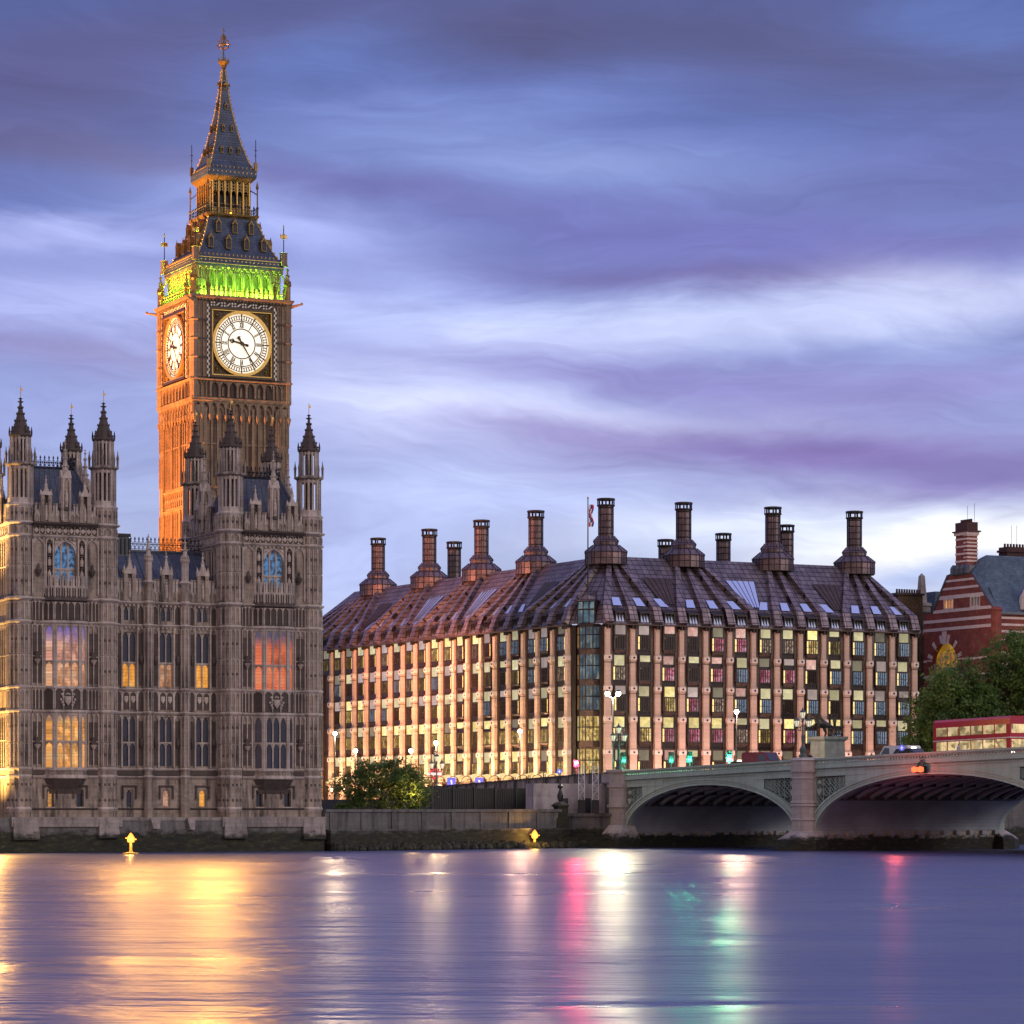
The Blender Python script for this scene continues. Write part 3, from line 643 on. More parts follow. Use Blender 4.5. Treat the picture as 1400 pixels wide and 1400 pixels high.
# ---- the lower range between the pavilions, and the wing running on upstream
def middle(a0, a1, bays, d, name_win_mats):
    W = MB(); holes = []; wins = []
    bw = (a1 - a0) / bays
    for k in range(bays):
        c = a0 + (k + .5) * bw
        holes += [(c - .36, c + .36, 4.45, 6.1), (c - .72, c + .72, 8.45, 13.3), (c - .72, c + .72, 16.25, 21.6), (c - .6, c + .6, 22.75, 24.1)]
    lower_storeys_wall(W, a0, a1, d, holes)
    for k in range(bays):
        c = a0 + (k + .5) * bw
        for s in (-1, 1):
            l, r = (c - bw / 2 + .42, c - .82) if s < 0 else (c + .82, c + bw / 2 - .42)
            for z0, z1 in ((8.3, 13.4), (16.15, 22.0)):
                panels(W, l, r, z0, z1, d, 1, 1, .11, .15, .5, rails=[(z0 + z1) / 2]); W.box(l + .12, r - .12, d + .01, d + .05, z0 + .2, z1 - .5, 2)
                W.lathe((l + r) / 2, d + .14, [(.02, (z0 + z1) / 2 - .7), (.24, (z0 + z1) / 2 - .3), (.28, (z0 + z1) / 2), (.05, (z0 + z1) / 2 + .35)], 6, 0, 2)
            for z0, z1 in ((13.85, 15.8), (22.45, 24.2)):
                panels(W, l, r, z0, z1, d, 1, 1, .1, .12, .5); W.box(l + .1, r - .1, d + .01, d + .04, z0, z1, 2)
        panels(W, c - .72, c + .72, 14.0, 15.7, d, 2, 1, .1, .12, .3); W.box(c - .7, c + .7, d + .01, d + .04, 14.0, 15.7, 2)
        for q in (-.36, .36): W.prism([(c + q - .2, 15.3), (c + q - .2, 14.9), (c + q, 14.6), (c + q + .2, 14.9), (c + q + .2, 15.3)], d, d + .12, 1)
        W.box(c - .75, c + .75, d, d + .2, 6.42, 6.56, 2); W.box(c - .75, c - .62, d, d + .17, 5.2, 6.42, 2); W.box(c + .62, c + .75, d, d + .17, 5.2, 6.42, 2)
        for e in (-.78, .78): W.box(c + e - .06, c + e + .06, d, d + .13, 8.3, 13.4, 1); W.box(c + e - .06, c + e + .06, d, d + .13, 16.1, 22.0, 1)
        for zb, zt, n, tr, ms in ((4.45, 6.1, 1, [], 0), (8.45, 13.3, 2, [10.75], 1), (16.25, 21.6, 2, [18.6], 2), (22.75, 24.1, 2, [], 3)):
            F = MB(); G = [MB(), MB()] if tr else [MB()]; hw = .36 if n == 1 else (.6 if ms == 3 else .72)
            lights(F, G, c - hw, c + hw, zb, zt, d, n, rec=.32, mull=.16 if n == 1 else .13, trans=tr, head=.6 if zt > 8 else .5)
            w = F.build('window', M['stone_pale'], palace)
            for g, mm in zip(G, name_win_mats[k % len(name_win_mats)][ms]): g.build('pane', M[mm], w)
            wins.append(w)
    parts = [W.build('wall', ST, palace)]
    # octagonal buttresses with pinnacles
    for k in range(1, bays):
        B = MB(); a = a0 + k * bw; q = R(22.5)
        B.lathe(a, d + .15, [(.5, 3.4), (.5, 7.3), (.46, 8.2), (.44, 26.6)], 8, q, 0)
        for z in LV + [26.6]: B.lathe(a, d + .15, [(.46, z - .25), (.62, z - .08), (.62, z), (.46, z + .1)], 8, q, 1)
        for i in range(5, 8):
            t = R(45) * i; B.set((a + .43 * math.cos(t), -d - .15 + .43 * math.sin(t)), t + R(90))
            for z0, z1 in ((8.35, 13.4), (13.9, 15.8), (16.2, 22.0), (22.5, 24.2)): panels(B, -.17, .17, z0, z1, -.02, 1, 1, .07, .07, .3)
            B.set()
        pinnacle(B, a, d + .15, 26.4, 28.9, 31.2, .36, 1)
        parts.append(B.build('buttress', ST, palace))
    Pp = MB()
    Pp.box(a0, a1, d - .25, d, 24.65, 25.6, 0); panels(Pp, a0, a1, 24.65, 25.6, d, int((a1 - a0) / .42), 1, .07, .08, .3)
    n = bays * 4; w_ = (a1 - a0) / n
    for k in range(n):
        l = a0 + k * w_
        Pp.box(l + .05, l + w_ * .33, d - .2, d, 25.6, 26.7, 1); Pp.box(l + w_ * .67, l + w_ - .05, d - .2, d, 25.6, 26.7, 1)
        Pp.box(l + .02, l + w_ * .37, d - .25, d + .05, 26.7, 26.9, 0); Pp.box(l + w_ * .63, l + w_ - .02, d - .25, d + .05, 26.7, 26.9, 0)
        Pp.prism([(l + w_ * .28, 25.6), (l + w_ * .72, 25.6), (l + w_ * .5, 26.2)], d - .18, d - .03, 1)
    for k in range(bays):
        c = a0 + (k + .5) * bw
        Pp.box(c - .6, c - .22, d - .2, d + .18, 24.65, 27.3, 0); Pp.box(c + .22, c + .6, d - .2, d + .18, 24.65, 27.3, 0); Pp.box(c - .22, c + .22, d - .2, d - .02, 24.65, 27.3, 2)
        Pp.prism([(c - .7, 27.3), (c + .7, 27.3), (c, 28.3)], d - .2, d + .2, 1); spirelet(Pp, c, d, 27.9, 29.6, .28, 1, 4, R(45), .1, 0, 3)
        Pp.lathe(c, d + .06, [(.14, 25.0), (.18, 25.6), (.15, 26.2), (.07, 26.3), (.1, 26.45), (.02, 26.62)], 7, 0, 1)
        for e in (-.55, .55): Pp.frust(c + e, d, [(.12, 27.2), (.12, 27.7), (.01, 28.2)], 1)
    parts.append(Pp.build('parapet', ST, palace))
    Rf = MB()
    Rf.mesh([(a0, d - .5, 25.4), (a1, d - .5, 25.4), (a1, d - 5.2, 30.0), (a0, d - 5.2, 30.0), (a1, d - 10, 25.4), (a0, d - 10, 25.4)], [(0, 1, 2, 3), (3, 2, 4, 5), (0, 3, 5), (1, 4, 2)], 0)
    k = 0.6
    while a0 + k < a1: Rf.tube((a0 + k, d - .5, 25.45), (a0 + k, d - 5.2, 30.04), .05, 4, 1); k += 1.2
    Rf.box(a0, a1, d - 5.35, d - 5.05, 29.95, 30.12, 1)
    rf = Rf.build('roof', [M['slate'], M['lead']], palace)
    C = MB(); cresting(C, (a0, d - 5.2), (a1, d - 5.2), 30.05, 1.35); C.build('cresting', M['iron'], rf)
    return rf
MW = [[('glass',), ('glass', 'glass'), ('lit_yellow', 'glass'), ('glass',)],
      [('lit_violet',), ('glass', 'glass'), ('lit_pink', 'glass'), ('glass',)],
      [('lit_yellow',), ('glass', 'glass'), ('lit_yellow', 'glass'), ('glass',)]]
rf = middle(-21.9, -10.5, 3, -1.4, MW)
K = MB()                                                  # square stack on the ridge
K.box(-20.3, -18.5, -7.4, -6.0, 29.0, 31.35, 0); K.box(-20.45, -18.35, -7.55, -5.85, 31.35, 31.65, 1)
for e in range(5): K.box(-20.25 + e * .42, -20.05 + e * .42, -5.97, -5.9, 29.6, 31.2, 1)
K.build('chimney', [M['lead'], M['iron']], rf)
middle(-47.2, -32.3, 4, -9.5, [[('lit_gold',), ('lit_gold', 'lit_gold'), ('lit_yellow', 'glass'), ('glass',)]])
# plinth, pale footings and the tidal wall
B = MB()
B.box(-48, -.1, -8, .35, -1.5, 1.75, 0); B.mesh([(-48, .35, 1.75), (-.1, .35, 1.75), (-.1, .06, 3.1), (-48, .06, 3.1)], [(0, 1, 2, 3)], 0)
B.box(-48, -.1, -9, .06, 1.75, 3.4, 0); B.box(-32.4, -21.3, -.5, .40, 2.5, 3.45, 1); B.box(-10.9, .1, -.5, .40, 2.45, 3.45, 1); B.box(-21.3, -10.9, -1.6, .1, 3.1, 3.42, 1)
B.build('river_wall', [M['river_stone'], M['footing']], palace)
for a, w0, zl in ((-31.0, 2.6, 1.25), (-22.7, 2.1, 1.4), (-9.6, 2.4, 1.3), (-1.25, 2.4, 1.2), (-17.9, 1.2, 2.3), (-14.2, 1.0, 2.2)):
    F = MB(); up_ = zl > 2; e_ = -.28 if up_ else 0; F.plan([(a - w0 / 2 - e_, -.3), (a + w0 / 2 + e_, -.3), (a + w0 / 2 + e_, .75), (a - w0 / 2 - e_, .75)], zl, 3.3, 0, [(a - w0 / 2 + .1, -.3), (a + w0 / 2 - .1, -.3), (a + w0 / 2 - .1, .42), (a - w0 / 2 + .1, .42)])
    F.build('footing', M['footing'], palace)
# ------------------------------------------------------------------ clock tower
tower = thing('clock_tower', (-33.2, 357.8, 5.0), TH, 'tall gothic clock tower with lit white dials, green belfry and dark iron spire', 'clock tower')
TZ = -5.0
tower.scale = (.967, .967, 1)
M['dial'] = None
def dial_mat():
    m, t, b = material('opal_dial_glass')
    o = t.new('ShaderNodeTexCoord').outputs['Object']
    n = t.noise(o, 2.2, 3, 0.6)
    sp = t.noise(o, 5.0, 2, 0.5)
    e = t.ramp(n, [(0.3, (1.0, 0.82, 0.54)), (0.7, (1.0, 0.93, 0.78))])
    k = t.math('MULTIPLY', t.math('SUBTRACT', sp, 0.63), 9.0, clamp=True)
    e = t.mix(k, e, (0.95, 0.72, 0.40, 1))
    t.put(b.inputs['Base Color'], (0.8, 0.78, 0.7, 1)); b.inputs['Roughness'].default_value = 0.3
    t.put(b.inputs['Emission Color'], e); b.inputs['Emission Strength'].default_value = 0.88
    return m
M['dial'] = dial_mat()
M['clock_iron'] = m_plain('dark_clock_ironwork', (0.055, 0.035, 0.015), 0.4, 0.4, 0.2, 4)
M['gold_dull'] = m_plain('aged_gilding', (0.21, 0.135, 0.042), 0.42, 0.6, 0.3, 3)
M['white_paint'] = m_plain('white_painted_stone', (0.75, 0.70, 0.6), 0.6)
TS = [M['tower'], M['tower_dark'], M['gold_dull'], M['white_paint']]
def faces(mb):
    for k in range(4):
        mb.set((0, 0), R(90) * k, TZ); yield k
    mb.set()
# shaft
S = MB(); hw = 5.75
S.set((0, 0), 0, TZ); S.frust(0, 0, [(hw, 4.5), (hw, 50.2)], 0); S.set()
for k in faces(S):
    for z0, z1 in ((6.0, 17), (17.4, 28.0), (28.4, 38.3), (40.9, 49.6)):
        n = 12
        for i in range(n + 1):
            a = -4.4 + i * 8.8 / n; big = i in (0, 4, 8, 12)
            S.box(a - (.13 if big else .075), a + (.13 if big else .075), hw, hw + (.3 if big else .18), z0, z1, 0)
        for i in range(n):
            l, r = -4.4 + i * 8.8 / n + .1, -4.4 + (i + 1) * 8.8 / n - .1
            arch_head(S, l, r, z1, .75, hw, hw + .16, 0, 4)
            S.box(l, r, hw, hw + .12, z0 + (z1 - z0) * .52, z0 + (z1 - z0) * .52 + .18, 0)
            if i in (1, 4, 7, 10): S.box(l + .16, r - .16, hw + .005, hw + .03, z0 + .8, z1 - 1.2, 1)
    for z in (17.2, 28.2, 38.5, 40.7): string(S, -5.75, 5.75, z, hw, .3, .3, 0)
    panels(S, -4.4, 4.4, 38.75, 40.35, hw, 12, 0, .1, .16, .3, quat=True)
    for s in (-1, 1):                                       # corner pilasters
        S.box(s * 5.15 - .62, s * 5.15 + .62, hw - .2, hw + .28, 5.0, 49.8, 0)
        for z0 in (6, 12, 18, 23.2, 28.8, 34, 41.2, 45.4): panels(S, s * 5.15 - .5, s * 5.15 + .5, z0, z0 + 4.0 if z0 < 41 else z0 + 3.6, hw + .28, 2, 0, .09, .1, .35)
    for i in range(13):                                     # corbel arches under the clock stage
        a = -5.9 + i * 11.8 / 12
        S.prism([(a - .1, 48.4), (a + .1, 48.4), (a + .1, 50.2), (a - .1, 50.2)], hw, hw + .34, 0)
        S.lathe(a, hw + .3, [(.02, 47.9), (.2, 48.5), (.22, 48.8)], 6, 0, 0)
        if i < 12: arch_head(S, a + .1, a + 11.8 / 12 - .1, 50.2, .8, hw, hw + .3, 0, 4)
S.build('shaft', TS, tower)
# clock stage
Cs = MB(); h2 = 5.95
Cs.set((0, 0), 0, TZ); Cs.frust(0, 0, [(hw + .1, 50.0), (h2 + .25, 50.35), (h2 + .25, 50.6), (h2, 50.7), (h2, 61.8)], 0)
Cs.frust(0, 0, [(h2, 61.6), (6.45, 62.0), (6.5, 62.2), (6.1, 62.3)], 0); Cs.set()
for k in faces(Cs):
    string(Cs, -6.2, 6.2, 50.7, h2, .28, .3, 0); string(Cs, -6.2, 6.2, 52.8, h2, .3, .42, 0)
    for i in range(7):                                      # little arcade below the dial
        l, r = -3.9 + i * 7.8 / 7 + .12, -3.9 + (i + 1) * 7.8 / 7 - .12
        Cs.box(l, r, h2 + .01, h2 + .04, 50.8, 52.45, 1); Cs.box(l - .24, l, h2, h2 + .3, 50.75, 52.5, 0); arch_head(Cs, l, r, 52.5, .7, h2, h2 + .26, 0, 5)
        Cs.box(l + .25, l + .5, h2 + .05, h2 + .1, 50.9, 51.9, 0 if i % 2 else 1)
    Cs.box(3.9, 4.05, h2, h2 + .3, 50.75, 52.5, 0)
    panels(Cs, -3.9, 3.9, 60.95, 61.6, h2 + .12, 12, 3, .0, .05, 0); Cs.box(-3.95, 3.95, h2, h2 + .12, 60.9, 61.65, 1)
    for i in range(12):                                     # white crosses of the frieze
        a = -3.9 + (i + .5) * 7.8 / 12
        if i % 2:
            Cs.prism([(a - .3, 61.1), (a - .1, 61.1), (a + .3, 61.45), (a + .1, 61.45)], h2 + .12, h2 + .17, 3)
        else:
            for u, v in ((-1, -1), (1, -1), (-1, 1), (1, 1)): Cs.cbox(a + u * .17, h2 + .145, .17, .05, 61.28 + v * .15 - .09, 61.28 + v * .15 + .09, 3)
    for s in (-1, 1):
        # shafts of the corner turrets
        for q, w_ in ((4.62, .5), (5.25, .55), (5.8, .42)):
            Cs.box(s * q - w_ / 2, s * q + w_ / 2, h2, h2 + .2, 53.0, 61.5, 0)
            for z0 in (53.2, 55.3, 57.4, 59.5): panels(Cs, s * q - w_ / 2 + .04, s * q + w_ / 2 - .04, z0, z0 + 1.85, h2 + .2, 1, 0, .08, .1, .35)
        for z in (55.2, 57.3, 59.4): Cs.box(s * 5.2 - .95, s * 5.2 + .95, h2, h2 + .3, z - .1, z + .1, 1)
        # chequered rope moulding beside the dial
        n = 26
        for i in range(n):
            z = 53.0 + i * 8.2 / n
            Cs.box(s * 4.17 - .16, s * 4.17, h2, h2 + .28, z, z + 8.2 / n, 3 if i % 2 else 1); Cs.box(s * 4.17, s * 4.17 + .16, h2, h2 + .28, z, z + 8.2 / n, 1 if i % 2 else 3)
        panels(Cs, min(s * 4.4, s * 6.1), max(s * 4.4, s * 6.1), 50.85, 52.4, h2, 3, 0, .12, .2, .4)
    # pierced gilt parapet of the belfry gallery
    string(Cs, -6.3, 6.3, 62.05, 6.15, .25, .3, 0)
    for i in range(20):
        a = -5.9 + i * 11.8 / 19
        Cs.box(a - .07, a + .07, 6.0, 6.14, 62.2, 63.0, 2); Cs.lathe(a, 6.07, [(.02, 62.95), (.13, 63.1), (.02, 63.35)], 4, 0, 2)
    Cs.box(-5.95, 5.95, 6.02, 6.12, 62.78, 62.9, 2)
    for s in (-1, 1): pinnacle(Cs, s * 4.17, 6.15, 61.9, 63.5, 65.1, .22, 2, s=.09)
Cs.set((0, 0), 0, TZ)
for sx in (-1, 1):
    for sy in (-1, 1):
        Cs.lathe(sx * 5.8, sy * 5.8, [(.52, 50.5), (.52, 62.2)], 8, R(22.5), 0)
        for z in (52.8, 55.2, 57.3, 59.4, 61.9): Cs.lathe(sx * 5.8, sy * 5.8, [(.52, z - .15), (.68, z), (.52, z + .12)], 8, R(22.5), 0)
        pinnacle(Cs, sx * 5.85, sy * 5.85, 62.1, 64.2, 66.4, .36, 2, s=.13)
        Cs.tube((sx * 6.1, sy * 6.1, 61.5), (sx * 7.1, sy * 7.1, 61.75), .22, 6, 0, .1); Cs.ball(sx * 7.15, sy * 7.15, 61.8, .18, 0, 6, 4)
        Cs.tube((sx * 5.2, sy * 5.2, 65.4), (sx * 6.0, sy * 6.0, 63.9), .12, 5, 0)
Cs.set()
Cs.build('clock_stage', TS, tower)
# dial
def seg(mb, a0, z0, a1, z1, w, d0, d1, m=0, w1=None):
    L = math.hypot(a1 - a0, z1 - z0)
    if L < 1e-5: return
    nx, nz = -(z1 - z0) / L * w / 2, (a1 - a0) / L * w / 2; q = 1 if w1 is None else w1 / w
    mb.prism([(a0 - nx, z0 - nz), (a1 - nx * q, z1 - nz * q), (a1 + nx * q, z1 + nz * q), (a0 + nx, z0 + nz)], d0, d1, m)
def ring(mb, r0, r1, d0, d1, m=0, n=72):
    for i in range(n):
        t0, t1 = 2 * math.pi * i / n, 2 * math.pi * (i + 1) / n
        P_ = [(r * math.sin(t), d, r * math.cos(t)) for d in (d0, d1) for (r, t) in ((r0, t0), (r0, t1), (r1, t1), (r1, t0))]
        mb.mesh(P_, [(4, 5, 6, 7), (0, 3, 2, 1), (3, 7, 6, 2), (0, 1, 5, 4)], m)
def clock_face():
    root = None
    Fm = MB()
    for i in range(4):                                       # square frame
        s = [1, 0, -1, 0][i]; u = [0, 1, 0, -1][i]
        if s: Fm.box(s * 3.85 - .12, s * 3.85 + .12, -.15, .32, -3.97, 3.97, 0); Fm.box(s * 3.66 - .05, s * 3.66 + .05, -.15, .26, -3.7, 3.7, 3)
        else: Fm.box(-3.73, 3.73, -.15, .32, u * 3.85 - .12, u * 3.85 + .12, 0); Fm.box(-3.6, 3.6, -.15, .26, u * 3.66 - .05, u * 3.66 + .05, 3)
    Fm.box(-3.7, 3.7, -.2, -.02, -3.7, 3.7, 0)
    for su in (-1, 1):
        for sv in (-1, 1):
            ca, cz = su * 3.05, sv * 3.05
            for j in range(10):
                t = 2 * math.pi * j / 10; Fm.ball(ca + .34 * math.cos(t), .02, cz + .34 * math.sin(t), .1, 1, 5, 4)
            Fm.ball(ca, .02, cz, .2, 1, 6, 4)
            for j in range(7):
                t = R(90) * (0 if su > 0 else 1) + R(15) * j; Fm.ball(ca - su * .75 + .1 * (j % 2), .0, cz + sv * (.4 - .14 * j), .08, 1, 5, 4)
                Fm.ball(ca + su * (.4 - .14 * j), .0, cz - sv * .75, .08, 1, 5, 4)
    f = Fm.build('clock_face', [M['clock_iron'], M['gold_dull'], M['gold_dull'], M['gold']], tower)
    D = MB(); D.prism([(3.42 * math.sin(2 * math.pi * i / 72), 3.42 * math.cos(2 * math.pi * i / 72)) for i in range(72)], -.02, .06)
    D.build('dial', M['dial'], f)
    Rm = MB(); ring(Rm, 3.36, 3.70, -.02, .3); Rm.build('rim', M['gold'], f)
    N = MB(); d0, d1 = .06, .1
    for r0, r1 in ((1.62, 1.74), (2.50, 2.61), (2.7, 2.76), (3.13, 3.2)): ring(N, r0, r1, d0, d1)
    for i in range(60):
        t = 2 * math.pi * i / 60; sn, cs = math.sin(t), math.cos(t)
        if i % 5: seg(N, 2.74 * sn, 2.74 * cs, 3.18 * sn, 3.18 * cs, .11, d0, d1)
        else: seg(N, 2.6 * sn, 2.6 * cs, 3.4 * sn, 3.4 * cs, .15, d0, d1)
    for h, txt in enumerate(['XII', 'I', 'II', 'III', 'IV', 'V', 'VI', 'VII', 'VIII', 'IX', 'X', 'XI']):
        t = R(30) * h; sn, cs = math.sin(t), math.cos(t)
        def W_(u, v): return (u * cs + v * sn, -u * sn + v * cs)     # u tangential, v radial
        wd = {'I': .13, 'V': .27, 'X': .27}; tot = sum(wd[c_] for c_ in txt); u = -tot / 2
        for c_ in txt:
            w_ = wd[c_]; lo, hi = 1.8, 2.46
            if c_ == 'I': seg(N, *W_(u + w_ / 2, lo), *W_(u + w_ / 2, hi), .085, d0, d1 + .01)
            elif c_ == 'V': seg(N, *W_(u + w_ / 2, lo), *W_(u + .03, hi), .085, d0, d1 + .01); seg(N, *W_(u + w_ / 2, lo), *W_(u + w_ - .03, hi), .07, d0, d1 + .014)
            else: seg(N, *W_(u + .03, lo), *W_(u + w_ - .03, hi), .085, d0, d1 + .01); seg(N, *W_(u + w_ - .03, lo), *W_(u + .03, hi), .07, d0, d1 + .014)
            u += w_
    N.build('numerals', M['clock_iron'], f)
    Hh = MB(); t = R(282.5); sn, cs = math.sin(t), math.cos(t)
    seg(Hh, -.75 * sn, -.75 * cs, 1.25 * sn, 1.25 * cs, .24, .14, .2, 0, .2); seg(Hh, 1.2 * sn, 1.2 * cs, 1.78 * sn, 1.78 * cs, .1, .14, .2)
    for s in (-1, 1): seg(Hh, .95 * sn, .95 * cs, 1.22 * sn + s * .24 * cs, 1.22 * cs - s * .24 * sn, .16, .14, .2); seg(Hh, 1.22 * sn + s * .24 * cs, 1.22 * cs - s * .24 * sn, 1.6 * sn, 1.6 * cs, .14, .14, .2, 0, .06)
    seg(Hh, -.5 * sn, -.5 * cs, -.85 * sn, -.85 * cs, .3, .14, .2)
    Hh.build('hour_hand', M['clock_iron'], f)
    Mh = MB(); t = R(147); sn, cs = math.sin(t), math.cos(t)
    seg(Mh, -.55 * sn, -.55 * cs, 3.05 * sn, 3.05 * cs, .22, .22, .28, 0, .07); seg(Mh, -.5 * sn, -.5 * cs, -.95 * sn, -.95 * cs, .34, .22, .28, 0, .2)
    for s in (-1, 1): seg(Mh, -.72 * sn, -.72 * cs, -.85 * sn + s * .26 * cs, -.85 * cs - s * .26 * sn, .14, .22, .28)
    Mh.prism([(.24 * math.sin(2 * math.pi * i / 20), .24 * math.cos(2 * math.pi * i / 20)) for i in range(20)], .2, .32)
    Mh.build('minute_hand', M['clock_iron'], f)
    return f
cf = clock_face()
for k in range(4):
    o = cf if k == 0 else dup(cf, tower)
    ang = R(90) * (k - 1) if k else 0
    ang = R(90) * k
    o.rotation_euler = (0, 0, ang); o.location = ((h2 + .06) * math.sin(ang), -(h2 + .06) * math.cos(ang), 56.95 + TZ)
# belfry
Bf = MB()
Bf.set((0, 0), 0, TZ); Bf.frust(0, 0, [(4.35, 62.2), (4.35, 66.4)], 0); Bf.frust(0, 0, [(5.2, 65.4), (5.45, 65.6), (5.45, 65.8)], 0); Bf.set()
for k in faces(Bf):
    for s in (-1, 1):
        Bf.box(s * 4.55 - .62, s * 4.55 + .62, 4.3, 5.15, 62.2, 66.0, 0)
        for z0 in (62.6, 64.3): panels(Bf, s * 4.55 - .5, s * 4.55 + .5, z0, z0 + 1.55, 5.15, 3, 0, .09, .12, .4)
    for i in range(8):
        a = -3.9 + i * 7.8 / 7
        Bf.box(a - .17, a + .17, 4.75, 5.15, 62.2, 66.0, 0); Bf.box(a - .09, a + .09, 5.15, 5.3, 62.2, 65.6, 0)
        if i < 7:
            l, r = a + .17, a + 7.8 / 7 - .17
            arch_head(Bf, l, r, 65.1, .9, 4.85, 5.15, 0, 6); Bf.box(l, r, 4.85, 5.12, 65.1, 66.0, 0)
            c_ = (l + r) / 2
            seg(Bf, l - .1, 64.6, c_, 65.75, .12, 5.15, 5.26, 0); seg(Bf, r + .1, 64.6, c_, 65.75, .12, 5.15, 5.26, 0); Bf.box(c_ - .06, c_ + .06, 5.15, 5.26, 65.2, 65.95, 0)
            Bf.lathe(c_, 5.0, [(.3, 62.2), (.3, 63.0), (.02, 63.7)], 4, R(45), 0)
    for i in range(16):
        a = -5.2 + i * 10.4 / 15
        Bf.box(a - .17, a + .17, 5.15, 5.48, 65.3, 65.62, 0)
Bf.build('belfry', TS, tower)
# roofs, lantern and spire
def ridge_beads(mb, prof, n, m, r=.11):
    for sx in (-1, 1):
        for sy in (-1, 1):
            for i in range(len(prof) - 1):
                (h0, z0), (h1, z1) = prof[i], prof[i + 1]
                mb.tube((sx * h0, sy * h0, z0), (sx * h1, sy * h1, z1), .07, 4, m)
                k = max(1, int((z1 - z0) / .45))
                for j in range(k):
                    f = (j + .5) / k; hh = h0 + (h1 - h0) * f; z = z0 + (z1 - z0) * f
                    mb.lathe(sx * (hh + .06), sy * (hh + .06), [(.01, z - r), (r, z + .03), (.01, z + r * 1.4)], 4, 0, m, cap=False)
def lucarne(mb, a, d, z, w, h):
    """gabled roof light standing on the slope"""
    mb.box(a - w / 2, a - w / 2 + w * .1, d - 1.0, d + .05, z, z + h, 2); mb.box(a + w / 2 - w * .1, a + w / 2, d - 1.0, d + .05, z, z + h, 2)
    mb.box(a - w / 2 + w * .1, a + w / 2 - w * .1, d - 1.0, d - .02, z, z + h, 1); mb.prism([(a - w * .33, z + h), (a + w * .33, z + h), (a, z + h + w * .6)], d + .03, d + .1, 1); mb.box(a - w / 2, a + w / 2, d - .9, d + .05, z - .06, z, 2)
    mb.prism([(a - w / 2 - .06, z + h), (a + w / 2 + .06, z + h), (a, z + h + w * .95)], d - 1.3, d + .08, 2)
    mb.lathe(a, d, [(.02, z + h + w * .8), (.07, z + h + w * 1.05), (.01, z + h + w * 1.45)], 4, 0, 2)
IR = [M['iron_roof'], M['iron'], M['gold_dull'], M['gold']]
Ro = MB(); lower = [(5.0, 67.0), (4.45, 68.0), (3.75, 69.6), (3.2, 71.0), (2.95, 71.9)]
Ro.set((0, 0), 0, TZ); Ro.frust(0, 0, [(5.5, 65.75), (5.55, 66.75), (5.35, 66.95), (5.0, 67.0)], 0); Ro.frust(0, 0, lower, 0); ridge_beads(Ro, lower, 4, 3); Ro.set()
for k in faces(Ro):
    for i in range(22):
        a = -5.3 + i * 10.6 / 21
        Ro.lathe(a, 5.42, [(.01, 66.75), (.11, 66.95), (.01, 67.2)], 4, 0, 3); Ro.cbox(a, 5.56, .14, .05, 66.3, 66.4, 3)
    Ro.box(-5.5, 5.5, 5.5, 5.58, 66.6, 66.66, 3); Ro.box(-5.5, 5.5, 5.5, 5.58, 65.95, 66.0, 3)
ro = Ro.build('roof', IR, tower)
Dm = MB(); Dm.set(dz=0); lucarne(Dm, 0, 0, 0, .62, 1.0)
dm = Dm.build('dormer', IR, ro)
first = True
for k in range(4):
    for (z, d, As) in ((67.95, 4.72, (-3.3, -1.1, 1.15, 3.3)), (69.9, 3.86, (-2.05, 0.0, 2.05))):
        for a in As:
            o = dm if first else dup(dm, ro); first = False
            ang = R(90) * k
            o.location = (a * math.cos(ang) + d * math.sin(ang), a * math.sin(ang) - d * math.cos(ang), z + TZ); o.rotation_euler = (0, 0, ang)
La = MB()
La.set((0, 0), 0, TZ); La.frust(0, 0, [(2.9, 71.6), (3.25, 71.95), (3.3, 72.15), (3.0, 72.2)], 2); La.frust(0, 0, [(1.5, 72.1), (1.5, 76.3)], 1); La.frust(0, 0, [(2.45, 75.9), (2.9, 76.35), (3.0, 76.5)], 2); La.set()
for k in faces(La):
    for i in range(7):
        a = -2.3 + i * 4.6 / 6
        La.box(a - .1, a + .1, 2.2, 2.48, 72.1, 76.2, 2); La.box(a - .05, a + .05, 2.48, 2.56, 72.1, 76.0, 3)
        if i < 6:
            l, r = a + .1, a + 4.6 / 6 - .1
            arch_head(La, l, r, 75.0, .5, 2.25, 2.42, 2, 5); La.box(l, r, 2.3, 2.4, 75.0, 76.2, 2)
            for z in (75.15, 75.5, 75.85): La.lathe((l + r) / 2, 2.42, [(.01, z - .15), (.12, z), (.01, z + .15)], 4, 0, 1)
            La.box(l, r, 2.25, 2.4, 72.1, 73.0, 2); La.box(l, r, 2.3, 2.36, 73.4, 73.46, 2)
    for i in range(13):
        a = -3.15 + i * 6.3 / 12
        La.tube((a, 3.18, 72.1), (a, 3.18, 72.95), .04, 4, 1); La.lathe(a, 3.18, [(.01, 72.9), (.11, 73.02), (.01, 73.3)], 4, 0, 1)
    La.box(-3.2, 3.2, 3.15, 3.21, 72.7, 72.76, 1); La.box(-3.2, 3.2, 3.15, 3.21, 72.35, 72.4, 1)
La.set((0, 0), 0, TZ)
for sx in (-1, 1):
    for sy in (-1, 1):
        La.tube((sx * 3.1, sy * 3.1, 72), (sx * 3.1, sy * 3.1, 75.4), .09, 5, 2); La.tube((sx * 2.4, sy * 2.4, 75.2), (sx * 3.1, sy * 3.1, 74.6), .06, 4, 1)
        La.lathe(sx * 3.1, sy * 3.1, [(.09, 75.2), (.2, 75.4), (.03, 76.1)], 5, 0, 2)
La.set()
La.build('lantern', IR, tower)
Sp = MB(); spire = [(2.75, 77.55), (2.38, 78.3), (1.66, 80.5), (1.12, 82.8), (0.69, 85.0), (0.39, 87.3), (0.18, 89.3)]
